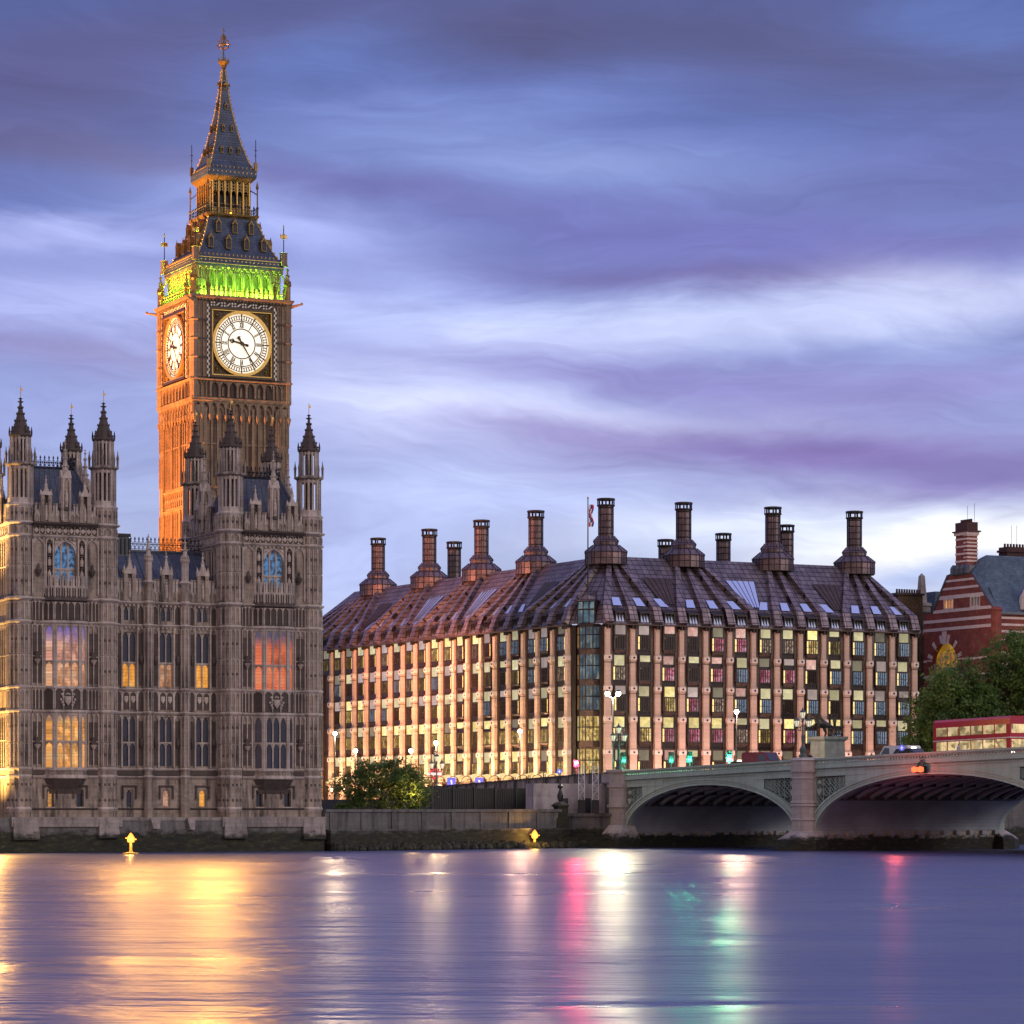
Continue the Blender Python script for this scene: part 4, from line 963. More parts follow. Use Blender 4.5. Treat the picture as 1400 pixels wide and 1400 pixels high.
Sp.set((0, 0), 0, TZ); Sp.frust(0, 0, [(2.95, 76.45), (3.05, 76.6), (3.05, 77.35), (2.85, 77.5), (2.75, 77.55)], 0); Sp.frust(0, 0, spire, 0); ridge_beads(Sp, spire, 4, 3, .09); Sp.set()
for k in faces(Sp):
    for i in range(12):
        a = -2.9 + i * 5.8 / 11; Sp.lathe(a, 2.95, [(.01, 77.35), (.09, 77.5), (.01, 77.72)], 4, 0, 3); Sp.cbox(a, 3.06, .1, .05, 76.95, 77.05, 3)
    for s in (-1, 1):
        for z in (82.9, 86.4, 80.0): Sp.lathe(s * .4, 1.2, [(.01, z)], 4) if False else None
sp = Sp.build('spire', IR, tower)
Dm = MB(); lucarne(Dm, 0, 0, 0, .36, .42)
dm2 = Dm.build('dormer', IR, sp); first = True
for k in range(4):
    for (z, d, As) in ((79.35, 2.14, (-1.0, .1, 1.15)), (82.0, 1.42, (-.55, .55)), (84.6, .86, (0,)), (87.0, .5, (0,))):
        for a in As:
            o = dm2 if first else dup(dm2, sp); first = False; ang = R(90) * k
            o.location = (a * math.cos(ang) + d * math.sin(ang), a * math.sin(ang) - d * math.cos(ang), z + TZ); o.rotation_euler = (0, 0, ang)
Fi = MB(); Fi.set(dz=TZ)
Fi.lathe(0, 0, [(.18, 89.2), (.3, 89.5), (.42, 89.8), (.72, 90.15), (.62, 90.2), (.3, 90.1), (.16, 90.4)], 8, 0, 0)
for i in range(8):
    t = R(45) * i; Fi.lathe(.62 * math.cos(t), .62 * math.sin(t), [(.02, 90.1), (.13, 90.3), (.02, 90.65)], 4, t, 0)
Fi.tube((0, 0, 90.2), (0, 0, 93.6), .11, 6, 0, .05)
for i in range(4):
    t = R(45) + R(90) * i; ux, uy = math.cos(t), math.sin(t)
    pts = [(0.1, 91.7), (.55, 91.85), (.8, 92.1), (.55, 92.5), (.12, 92.9)]
    for p, q in zip(pts, pts[1:]): Fi.tube((p[0] * ux, p[0] * uy, p[1]), (q[0] * ux, q[0] * uy, q[1]), .05, 4, 0)
    for r_, z in ((.85, 92.1), (.6, 92.6), (.6, 91.8), (.3, 93.0)): Fi.ball(r_ * ux, r_ * uy, z, .11, 0, 5, 4)
    Fi.tube((-.75 * ux, -.75 * uy, 92.2), (.75 * ux, .75 * uy, 92.2), .04, 4, 0)
Fi.ball(0, 0, 92.25, .26, 0, 8, 5); Fi.ball(0, 0, 93.15, .24, 0, 8, 5); Fi.tube((0, 0, 93.3), (0, 0, 94.1), .05, 5, 0); Fi.tube((-.2, 0, 93.8), (.2, 0, 93.8), .04, 4, 0)
Fi.build('finial', M['gold_dull'], tower)
V = MB(); V.set(dz=0)
V.frust(0, 0, [(.34, 0), (.34, 1.6), (.42, 1.7)], 0); V.tube((0, 0, 1.6), (0, 0, 5.2), .06, 5, 1)
for z in (3.6, 4.0): V.tube((-.45, 0, z), (.45, 0, z), .05, 4, 2); V.tube((0, -.45, z), (0, .45, z), .05, 4, 2)
V.box(-.4, .4, -.03, .03, 3.65, 3.95, 2); V.lathe(0, 0, [(.02, 4.7), (.12, 4.9), (.02, 5.3)], 5, 0, 2)
vn = V.build('vane', [M['tower'], M['iron'], M['gold']], tower)
for i, (sx, sy) in enumerate(((-1, -1), (1, -1), (-1, 1), (1, 1))):
    o = vn if i == 0 else dup(vn, tower); o.location = (sx * 5.5, sy * 5.5, 66.2 + TZ); o.scale = (1, 1, .9)
V = MB(); V.frust(0, 0, [(.18, 0), (.18, 1.0)], 0); V.tube((0, 0, .9), (0, 0, 3.6), .05, 5, 1); V.tube((-.2, 0, 2.4), (.2, 0, 2.4), .04, 4, 1); V.lathe(0, 0, [(.02, 1.6), (.1, 1.8), (.02, 2.0)], 4, 0, 1)
vn = V.build('vane', [M['gold_dull'], M['iron']], tower)
for i, (sx, sy) in enumerate(((-1, -1), (1, -1), (-1, 1), (1, 1))):
    o = vn if i == 0 else dup(vn, tower); o.location = (sx * 2.95, sy * 2.95, 77.3 + TZ)

# ---- floodlights of the tower
def lamp(name, kind, loc, energy, color, radius=0.3, target=None, spot=None, blend=0.4, size=None, parent=None):
    d = bpy.data.lights.new(name, kind); d.energy = energy; d.color = color
    if kind == 'AREA': d.shape = 'RECTANGLE'; d.size, d.size_y = size
    else: d.shadow_soft_size = radius
    if kind == 'SPOT': d.spot_size = R(spot); d.spot_blend = blend
    o = bpy.data.objects.new(name, d); col.objects.link(o); o.location = loc
    if target is not None: o.rotation_euler = (Vector(target) - Vector(loc)).to_track_quat('-Z', 'Y').to_euler()
    if parent: o.parent = parent
    return o
def t2w(a, d, z):       # tower coordinates to world
    c_, s_ = math.cos(TH), math.sin(TH); return (-33.2 + a * c_ + d * s_, 357.8 + a * s_ - d * c_, z)
lamp('tower_floodlight', 'SPOT', t2w(-44, 6.3, 24), 520000, (1.0, 0.33, 0.065), 0.5, t2w(-6, 0, 46), 46, 0.6)
lamp('tower_floodlight', 'SPOT', t2w(-40, 1, 24), 240000, (1.0, 0.38, 0.085), 0.5, t2w(-3, 0, 74), 34, 0.6)
lamp('tower_floodlight', 'SPOT', t2w(-40, -1, 24), 620000, (1.0, 0.42, 0.10), 0.3, t2w(-2.2, 0, 84), 13, 0.5)
lamp('tower_floodlight', 'SPOT', t2w(-41, 0, 24), 420000, (1.0, 0.44, 0.11), 0.3, t2w(-4.2, 0, 69.8), 8.5, 0.5)
lamp('tower_floodlight', 'SPOT', t2w(-24, 40, 27), 16000, (1.0, 0.52, 0.2), 0.5, t2w(0, 5, 56), 34, 0.8)
for k in range(4):
    a_ = R(90) * k; u_ = (math.sin(a_), -math.cos(a_))
    o = lamp('belfry_light', 'AREA', (5.75 * u_[0], 5.75 * u_[1], 62.35 + TZ), 2900, (0.30, 1.0, 0.05), size=(9.6, .3), target=(4.3 * u_[0], 4.3 * u_[1], 65.6 + TZ), parent=tower)
    o.rotation_euler = (R(180 - 32), 0, a_)
    o = lamp('belfry_light', 'AREA', (4.62 * u_[0], 4.62 * u_[1], 62.4 + TZ), 420, (0.10, 1.0, 0.04), size=(7.6, .15), parent=tower); o.rotation_euler = (R(180), 0, a_)
    lamp('lantern_light', 'POINT', (2.6 * u_[0], 2.6 * u_[1], 72.4 + TZ), 22, (1.0, 0.6, 0.15), 0.2, parent=tower)
# ------------------------------------------------------------------ bronze-roofed office block across the street
def m_sheet(name, ca, cb, dark, bw, rh, rough=0.42, metal=0.55):
    """bronze sheets: seams follow local x (along) and z (up)"""
    m, t, b = material(name)
    o = t.new('ShaderNodeTexCoord').outputs['Object']
    x, y, z = t.sep(o)
    br = t.new('ShaderNodeTexBrick', {'Vector': t.vec(x, z, 0.0), 'Scale': 1.0, 'Mortar Size': 0.045, 'Mortar Smooth': 0.1, 'Brick Width': bw, 'Row Height': rh,
                                      'Color1': g4(ca), 'Color2': g4(cb), 'Mortar': g4(dark)})
    br.offset = 0.0
    n = t.noise(o, 0.55, 6, 0.65); n2 = t.noise(t.vec(x, y, t.math('MULTIPLY', z, .3)), 1.3, 5, 0.7)
    k = t.ramp(n, [(0.3, (0.6, 0.56, 0.55)), (0.7, (1.45, 1.4, 1.4))]); k2 = t.ramp(n2, [(0.35, (0.75, 0.75, 0.75)), (0.7, (1.15, 1.15, 1.2))])
    t.put(b.inputs['Base Color'], t.mix(1.0, t.mix(1.0, br.outputs['Color'], k, 'MULTIPLY'), k2, 'MULTIPLY'))
    b.inputs['Metallic'].default_value = metal
    t.put(b.inputs['Roughness'], t.math('ADD', rough - .1, t.math('MULTIPLY', n, .25)))
    bp = t.new('ShaderNodeBump', {'Strength': 0.6, 'Distance': 0.06, 'Height': t.math('SUBTRACT', 1.0, br.outputs['Fac'])})
    t.l.new(bp.outputs[0], b.inputs['Normal'])
    return m
M['bronze_roof'] = m_sheet('weathered_bronze_sheets', (0.21, 0.178, 0.19), (0.16, 0.136, 0.15), (0.022, 0.018, 0.021), 0.9, 0.62)
M['bronze_rib'] = m_sheet('bronze_duct_sheets', (0.24, 0.20, 0.21), (0.19, 0.158, 0.17), (0.025, 0.02, 0.023), 0.9, 0.62)
M['bronze'] = m_plain('dark_bronze', (0.075, 0.05, 0.042), 0.42, 0.5, 0.3, 1.5)
M['bronze_dark'] = m_plain('black_bronze', (0.028, 0.02, 0.019), 0.45, 0.4)
M['chim'] = m_sheet('stained_bronze_flue', (0.18, 0.13, 0.13), (0.10, 0.08, 0.09), (0.02, 0.015, 0.015), 0.75, 0.8, 0.4)
M['pier'] = m_stone('pink_sandstone_pier', (0.58, 0.44, 0.36), (0.52, 0.385, 0.32), (0.33, 0.24, 0.20), block=(2.0, 0.55), soot=0.2)
M['pier_cap'] = m_plain('white_knuckle_stone', (0.66, 0.58, 0.54), 0.7, 0, 0.12)
def m_blind(name, c, s): return m_lit(name, tuple(v * .8 for v in c), c, s * 1.12, 0.9, dark=.8, cells=.12, cs=1.1)
M['blind_cream'] = m_blind('cream_blind', (0.78, 0.70, 0.40), 0.85)
M['blind_grey'] = m_blind('grey_pink_blind', (0.66, 0.52, 0.48), 0.75)
M['blind_dim'] = m_blind('dim_blind', (0.36, 0.33, 0.22), 0.6)
M['blind_pink'] = m_lit('pink_blind', (0.76, 0.42, 0.36), (0.80, 0.66, 0.54), 0.95, 1.5, dark=.7, cells=.2)
M['blind_bright'] = m_lit('bright_ceiling', (1.0, 0.80, 0.30), (1.0, 0.92, 0.58), 1.15, 1.2, dark=.8, cells=.2)
M['p_dark'] = m_glass('office_glass_dark', (0.03, 0.026, 0.022), speck=(1.0, 0.86, 0.5), sp_s=0.9, thr=0.62)
M['p_blue'] = m_glass('office_glass_blue', (0.04, 0.07, 0.13), rough=0.05, spec=0.9, speck=(0.22, 0.30, 0.40), sp_s=0.65, thr=0.36)  # blue sky reflection painted in as a faint glow
M['p_red'] = m_lit('office_glass_red_glow', (0.62, 0.12, 0.20), (0.55, 0.46, 0.58), 0.85, 1.6, dark=.25, cells=.65, cs=2.6)  # red of a lit pane, put in as its own glow
M['p_speck'] = m_lit('office_glass_speckled', (0.32, 0.22, 0.16), (0.95, 0.80, 0.66), 0.8, 4.5, dark=.1, cells=.6, cs=3)
M['p_yellow'] = m_lit('office_glass_lit', (0.75, 0.50, 0.14), (1.0, 0.84, 0.45), 1.05, 2.2, dark=.2, cells=.7, cs=2.4)
M['p_olive'] = m_lit('office_glass_half_lit', (0.20, 0.14, 0.04), (0.60, 0.45, 0.12), 0.8, 1.6, dark=.2, cells=.75, cs=2.4)
M['strip'] = m_emit('side_light', (1.0, 0.78, 0.28), 1.0)
def sky_glass():
    m, t, b = material('sky_mirroring_rooflight')
    t.put(b.inputs['Base Color'], (0.62, 0.70, 0.80, 1)); b.inputs['Metallic'].default_value = 0.85; b.inputs['Roughness'].default_value = 0.12
    return m
M['roof_glass'] = sky_glass()
ORG = Vector((11.78, 388.0, 0.0))
office = thing('office_building', ORG, 0, 'sandstone and bronze office block with tall flues round its steep dark roof', 'office building')
EAVE = 27.25; KS = [27.0, 23.14, 19.29, 15.44, 11.3]
RA = R(27); LA = R(-61.5); LO = Vector((-25.893, 451.0, 0)) - ORG
def on(o, off, ang): o.location = off; o.rotation_euler = (0, 0, ang); return o
FAC = {'R': (Vector((0, 0, 0)), RA, 46.0, 13, 0), 'L': (LO, LA, 69.4, 18, 4)}   # origin, angle, length, bays, extra bays hidden beyond a<0
# piers
def pier_mesh(name):
    P_ = MB()
    zs = [5.4] + KS[::-1][0:0] + [11.3, 15.44, 19.29, 23.14, 26.9]; ws = [.98, .88, .78, .68, .60]
    for i in range(5):
        w_ = ws[i]; P_.box(-w_ / 2, w_ / 2, .05, .62 - .03 * i, zs[i], zs[i + 1], 0)
        k = zs[i + 1]
        if i < 4:
            P_.box(-w_ / 2 - .05, w_ / 2 + .05, .05, .78, k - .26, k + .26, 1); P_.box(-w_ / 2 - .02, w_ / 2 + .02, .05, .7, k + .26, k + .42, 0); P_.box(-w_ / 2 - .02, w_ / 2 + .02, .05, .7, k - .42, k - .26, 0)
            P_.prism([(.14 * math.cos(R(30) * j), k + .14 * math.sin(R(30) * j)) for j in range(12)], .7, .83, 2)
            P_.tube((-w_ / 2 - .5, .55, k - .62), (w_ / 2 + .5, .55, k - .62), .045, 5, 2)
    for i in range(2): P_.box(-.2 + .4 * i - .09, -.2 + .4 * i + .09, .1, .95, 26.75, 27.15, 2)       # brackets under the eave
    return P_.build(name, [M['pier'], M['pier_cap'], M['bronze_dark']], office)
pier = pier_mesh('pier'); first = True
# window unit: local origin at the knuckle level in the middle of a bay
def unit(proj, side, w=0.95):
    F = MB(); d = .12 + proj
    F.box(-w - .08, -w, -.1, d, -2.8, .34, 0); F.box(w, w + .08, -.1, d, -2.8, .34, 0)
    F.box(-w, w, -.1, d + .02, .3, .38, 0); F.box(-w, w, -.1, d + .06, -1.14, -.98, 1); F.box(-w - .08, w + .08, -.1, d + .05, -2.9, -2.76, 1)
    for i in range(1, 5): F.box(-w + i * 2 * w / 5 - .035, -w + i * 2 * w / 5 + .035, d - .1, d + .02, -2.76, -1.14, 1)
    F.box(-w, w, d - .1, d + .03, -1.98, -1.93, 1)
    F.box(-w - .02, -w + .1, -.1, d, -.98, .3, 1); F.box(w - .1, w + .02, -.1, d, -.98, .3, 1)
    for i in range(5): F.box(-w, w, -.05, .08 + .02 * (i % 2), -3.5 + i * .12, -3.44 + i * .12, 1)
    if proj > .1:
        F.mesh([(-w - .08, d, -2.9), (w + .08, d, -2.9), (w + .08, 0, -2.9), (-w - .08, 0, -2.9), (-w * .8, .1, -3.35), (w * .8, .1, -3.35)], [(0, 1, 5, 4), (0, 4, 3), (1, 2, 5), (0, 3, 2, 1)], 1)
        for i in range(4): F.box(-w + .2 + i * (2 * w - .4) / 3 - .04, -w + .2 + i * (2 * w - .4) / 3 + .04, .02, d - .1, -3.2, -2.9, 0)
    F.poly([(-w + .1, d - .1, -.98), (w - .1, d - .1, -.98), (w - .1, d - .1, .3), (-w + .1, d - .1, .3)], 1)
    f = F.build('window', [M['bronze'], M['bronze_dark']], office)
    B_ = MB(); B_.poly([(-w + .1, d - .08, -.98), (w - .1, d - .08, -.98), (w - .1, d - .08, .3), (-w + .1, d - .08, .3)]); B_.build('blind', M['blind_cream'], f)
    x0, x1 = (-w, w - .26) if side > 0 else (-w + .26, w)
    G = MB(); G.poly([(x0, d - .07, -2.76), (x1, d - .07, -2.76), (x1, d - .07, -1.14), (x0, d - .07, -1.14)])
    G.poly([(x0, d - .07, -2.76), (x0, -.1, -2.76), (x0, -.1, -1.14), (x0, d - .07, -1.14)]); G.build('pane', M['p_dark'], f)
    s0, s1 = (w - .24, w) if side > 0 else (-w, -w + .24)
    S_ = MB(); S_.poly([(s0, d - .06, -2.76), (s1, d - .06, -2.76), (s1, d - .06, -1.14), (s0, d - .06, -1.14)]); S_.build('side_light', M['p_dark'], f)
    return f
protos = {('L', 0): unit(.35, 1), ('L', 1): unit(.04, 1), ('R', 0): unit(.35, -1, .84), ('R', 1): unit(.04, -1, .84)}
used = set()
wr = random.Random(5)
def pick(side, k, b, n):
    """blind, pane, strip materials of bay b on floor k (0 = top)"""
    r = wr.random()
    if side == 'R':
        bl = 'blind_cream' if b in (6, 7, 8, 10, 12) and k == 0 else ('blind_pink' if (2 <= b <= 8 and r < (.72 if k == 0 else .42)) else wr.choice(['blind_grey', 'blind_cream', 'blind_cream', 'blind_dim']))
        if k == 3: bl = wr.choice(['blind_bright', 'blind_bright', 'blind_cream', 'blind_dim'])
        if b in (0, 1) and k == 0: bl = 'blind_grey'
        q = wr.random()
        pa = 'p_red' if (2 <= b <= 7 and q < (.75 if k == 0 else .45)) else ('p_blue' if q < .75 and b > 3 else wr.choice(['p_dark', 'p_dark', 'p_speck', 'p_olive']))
        if b in (0, 1): pa = wr.choice(['p_speck', 'p_dark'])
        if (b, k) in ((2, 2), (8, 0), (1, 3)): pa, bl = 'p_yellow', 'blind_bright'
        st = 'strip' if wr.random() < .62 else 'p_dark'
    else:
        bl = wr.choice(['blind_grey', 'blind_grey', 'blind_cream', 'blind_cream', 'blind_dim'])
        pa = wr.choice(['p_dark', 'p_dark', 'p_dark', 'p_speck', 'p_blue', 'p_olive'])
        if k == 0 and 8 <= b <= 11: bl, pa = 'blind_bright', wr.choice(['p_yellow', 'p_speck'])
        if k == 0 and b >= 13: pa = 'p_blue'
        if k == 2 and b in (2, 1): bl, pa = 'blind_bright', 'p_yellow'
        if k >= 3: bl, pa = wr.choice(['blind_bright', 'blind_bright', 'blind_cream', 'blind_dim']), wr.choice(['p_olive', 'p_yellow', 'p_yellow', 'p_olive'])
        st = 'strip' if wr.random() < .7 else 'p_dark'
    return bl, pa, st
n_ind = 0; far = MB(); far_m = ['bronze', 'bronze_dark', 'blind_grey', 'blind_cream', 'blind_dim', 'blind_bright', 'p_dark', 'p_speck', 'p_blue', 'p_olive', 'p_yellow', 'strip']
order = [('R', b) for b in range(13)] + [('L', b) for b in range(17, -5, -1)]
for side, b in order:
    off, ang, L_, nb, ex = FAC[side]; bw = L_ / nb; a = (b + .5) * bw
    c_, s_ = math.cos(ang), math.sin(ang)
    for k, K_ in enumerate(KS):
        if side == 'R' and k == 4 and b > 7: continue
        bl, pa, st = pick(side, k, b, nb)
        if n_ind < 100 and b >= 0:
            pr = protos[(side, (b + (k if side == 'R' else 0)) % 2)]
            if pr.name in used: o = dup(pr, office)
            else: o = pr; used.add(pr.name)
            on(o, off + Vector((a * c_, a * s_, K_)), ang)
            for ch in o.children:
                if ch.name.startswith('blind'):
                    q_ = wr.choice((1, 1, .95, .8, .6)); ch.scale.z = q_; ch.location.z = .3 * (1 - q_)
                set_mat(ch, M[{'blind': bl, 'pane': pa, 'side_light': st}[ch.name.split('.')[0]]])
            n_ind += 1
        elif b >= 0 or k < 1:
            d = .3; w = .95
            far.box(a - w - .08, a - w, -.1, d, K_ - 2.8, K_ + .34, 0); far.box(a + w, a + w + .08, -.1, d, K_ - 2.8, K_ + .34, 0)
            far.box(a - w, a + w, -.1, d + .05, K_ - 1.14, K_ - .98, 1); far.box(a - w, a + w, -.1, d + .05, K_ - 2.9, K_ - 2.76, 1)
            far.box(a - w, a + w, 0, d - .02, K_ - 3.3, K_ - 2.9, 1)
            for i in range(1, 5): far.box(a - w + i * .38 - .035, a - w + i * .38 + .035, d - .1, d, K_ - 2.76, K_ - 1.14, 1)
            far.poly([(a - w, d - .08, K_ - .98), (a + w, d - .08, K_ - .98), (a + w, d - .08, K_ + .3), (a - w, d - .08, K_ + .3)], far_m.index(bl))
            far.poly([(a - w, d - .08, K_ - 2.76), (a + w - .26, d - .08, K_ - 2.76), (a + w - .26, d - .08, K_ - 1.14), (a - w, d - .08, K_ - 1.14)], far_m.index(pa))
            far.poly([(a + w - .26, d - .07, K_ - 2.76), (a + w, d - .07, K_ - 2.76), (a + w, d - .07, K_ - 1.14), (a + w - .26, d - .07, K_ - 1.14)], far_m.index(st))
fo = on(far.build('windows', [M[x] for x in far_m], office), LO, LA); fo['kind'] = 'stuff'
for side in ('R', 'L'):
    off, ang, L_, nb, ex = FAC[side]; bw = L_ / nb; c_, s_ = math.cos(ang), math.sin(ang)
    for i in range(-ex, nb + 1):
        if i < -1: continue
        o = pier if first else dup(pier, office); first = False
        on(o, off + Vector((i * bw * c_, i * bw * s_, 0)), ang)
    Wl = MB(); a0 = -ex * bw - .5
    Wl.box(a0, L_ + .35, -.5, -.02, 5.3, EAVE, 0)
    for i in range(-ex, nb):                                 # bronze ducts beside each pier and the spandrels
        a = (i + .5) * bw; e = bw / 2
        for q in (-1, 1):
            Wl.box(a + q * (e - .62) - .22, a + q * (e - .62) + .22, -.02, .2, 6, EAVE, 0)
            for z in [7 + .55 * j for j in range(37)]: Wl.box(a + q * (e - .62) - .23, a + q * (e - .62) + .23, -.02, .215, z, z + .04, 1)
        for K_ in KS: Wl.box(a - e + .8, a + e - .8, -.02, .06, K_ - 3.55, K_ - 2.9, 1)
    Wl.box(a0, L_ + .5, -.1, .95, EAVE - .08, EAVE + .1, 1); Wl.tube((a0, .98, EAVE + .02), (L_ + .4, .98, EAVE + .02), .08, 5, 0)
    on(Wl.build('wall', [M['bronze'], M['bronze_dark']], office), off, ang)
# arcade at street level on the left front: arched glass canopies between the piers
Ar = MB()
for i in range(0, 18):
    a = (i + .5) * 69.4 / 18; h = 69.4 / 36 - .4
    Ar.box(a - h, a + h, -.3, -.02, 5.4, 7.7, 2)
    for j in range(8):
        t0, t1 = math.pi * j / 8, math.pi * (j + 1) / 8
        Ar.mesh([(a - h * math.cos(t0), .1, 8.0 + .9 * math.sin(t0)), (a - h * math.cos(t1), .1, 8.0 + .9 * math.sin(t1)), (a - h * math.cos(t1), 1.4, 7.8 + .75 * math.sin(t1)), (a - h * math.cos(t0), 1.4, 7.8 + .75 * math.sin(t0))], [(0, 1, 2, 3)], 0)
        Ar.tube((a - h * math.cos(t0), 1.42, 7.8 + .75 * math.sin(t0)), (a - h * math.cos(t1), 1.42, 7.8 + .75 * math.sin(t1)), .06, 4, 1)
    for j in range(12): Ar.lathe(a - h + (j + .5) * 2 * h / 12, 1.42, [(.02, 7.55), (.09, 7.75), (.02, 7.85)], 4, 0, 1)
    Ar.tube((a, 1.2, 7.7), (a, 1.2, 7.2), .04, 4, 1); Ar.lathe(a, 1.2, [(.02, 6.7), (.2, 6.8), (.2, 7.15), (.03, 7.25)], 6, 0, 3)
M['canopy'] = m_lit('lit_canopy_glass', (1.0, 0.66, 0.27), (1.0, 0.88, 0.58), 1.1, 0.8, dark=.6)
M['shop'] = m_lit('street_level_glow', (0.75, 0.34, 0.10), (1.0, 0.66, 0.30), 0.75, 0.5, dark=.3)
M['lamp_glow'] = m_emit('lamp_glow', (1.0, 0.84, 0.55), 4.0)
on(Ar.build('canopy', [M['canopy'], M['bronze_dark'], M['shop'], M['lamp_glow']], office), LO, LA)
# glazed bow at the street corner
CO = LO + Vector((math.cos(LA) * 69.4, math.sin(LA) * 69.4, 0)); CV = -CO; CA = math.atan2(CV.y, CV.x); CL = CV.length
Cw = MB(); F = MB()
Cw.box(.2, CL - .2, -.6, -.3, 5.3, EAVE, 0)
c0 = CL / 2
pts = [(c0 - 1.5, -.2), (c0 - .9, .55), (c0, .8), (c0 + .9, .55), (c0 + 1.5, -.2)]
for K_ in KS + [7.4]: Cw.plan([(c0 - 1.6, -.3)] + [(p[0], p[1] + .06) for p in pts] + [(c0 + 1.6, -.3)], K_ - 3.5 if K_ > 8 else 5.4, K_ - 2.72, 0)
Cw.plan([(c0 - 1.6, -.3)] + [(p[0], p[1] + .06) for p in pts] + [(c0 + 1.6, -.3)], 26.95, EAVE + .1, 1)
Cw.plan([(.2, -.3), (c0 - 1.6, -.3), (c0 - 1.6, .1), (.2, .1)], 5.3, EAVE, 1); Cw.plan([(c0 + 1.6, -.3), (CL - .2, -.3), (CL - .2, .1), (c0 + 1.6, .1)], 5.3, EAVE, 1)
on(Cw.build('wall', [M['bronze'], M['bronze_dark']], office), CO, CA)
M['p_cornerblue'] = m_lit('corner_glass_blue', (0.08, 0.17, 0.24), (0.50, 0.52, 0.38), 0.7, 0.9, dark=.25, cells=.5, cs=1.3)
M['p_cornerwarm'] = m_lit('corner_glass_warm', (0.60, 0.30, 0.10), (0.9, 0.62, 0.30), 0.7, 1.2, dark=.3)
for k, K_ in enumerate(KS):
    F = MB()
    for p in pts: F.box(p[0] - .06, p[0] + .06, p[1] - .06, p[1] + .06, K_ - 2.75, K_ + .35, 0)
    G = [MB(), MB()]
    for j in range(4):
        for zz in (-1.0, -2.75): F.tube((pts[j][0], pts[j][1], K_ + zz), (pts[j + 1][0], pts[j + 1][1], K_ + zz), .07, 4, 0)
        p, q = pts[j], pts[j + 1]; m_ = ((p[0] + q[0]) / 2, (p[1] + q[1]) / 2); F.tube((*m_, K_ - 2.75), (*m_, K_ + .3), .035, 4, 0)
        G[0 if j == 0 else 1].poly([(p[0], p[1] - .03, K_ - 2.75), (q[0], q[1] - .03, K_ - 2.75), (q[0], q[1] - .03, K_ + .35), (p[0], p[1] - .03, K_ + .35)])
    w = on(F.build('window', M['bronze_dark'], office), CO, CA)
    for g, mm in zip(G, ('p_cornerwarm', 'p_cornerblue') if k < 3 else ('blind_bright', 'p_yellow')): g.build('pane', M[mm], w)
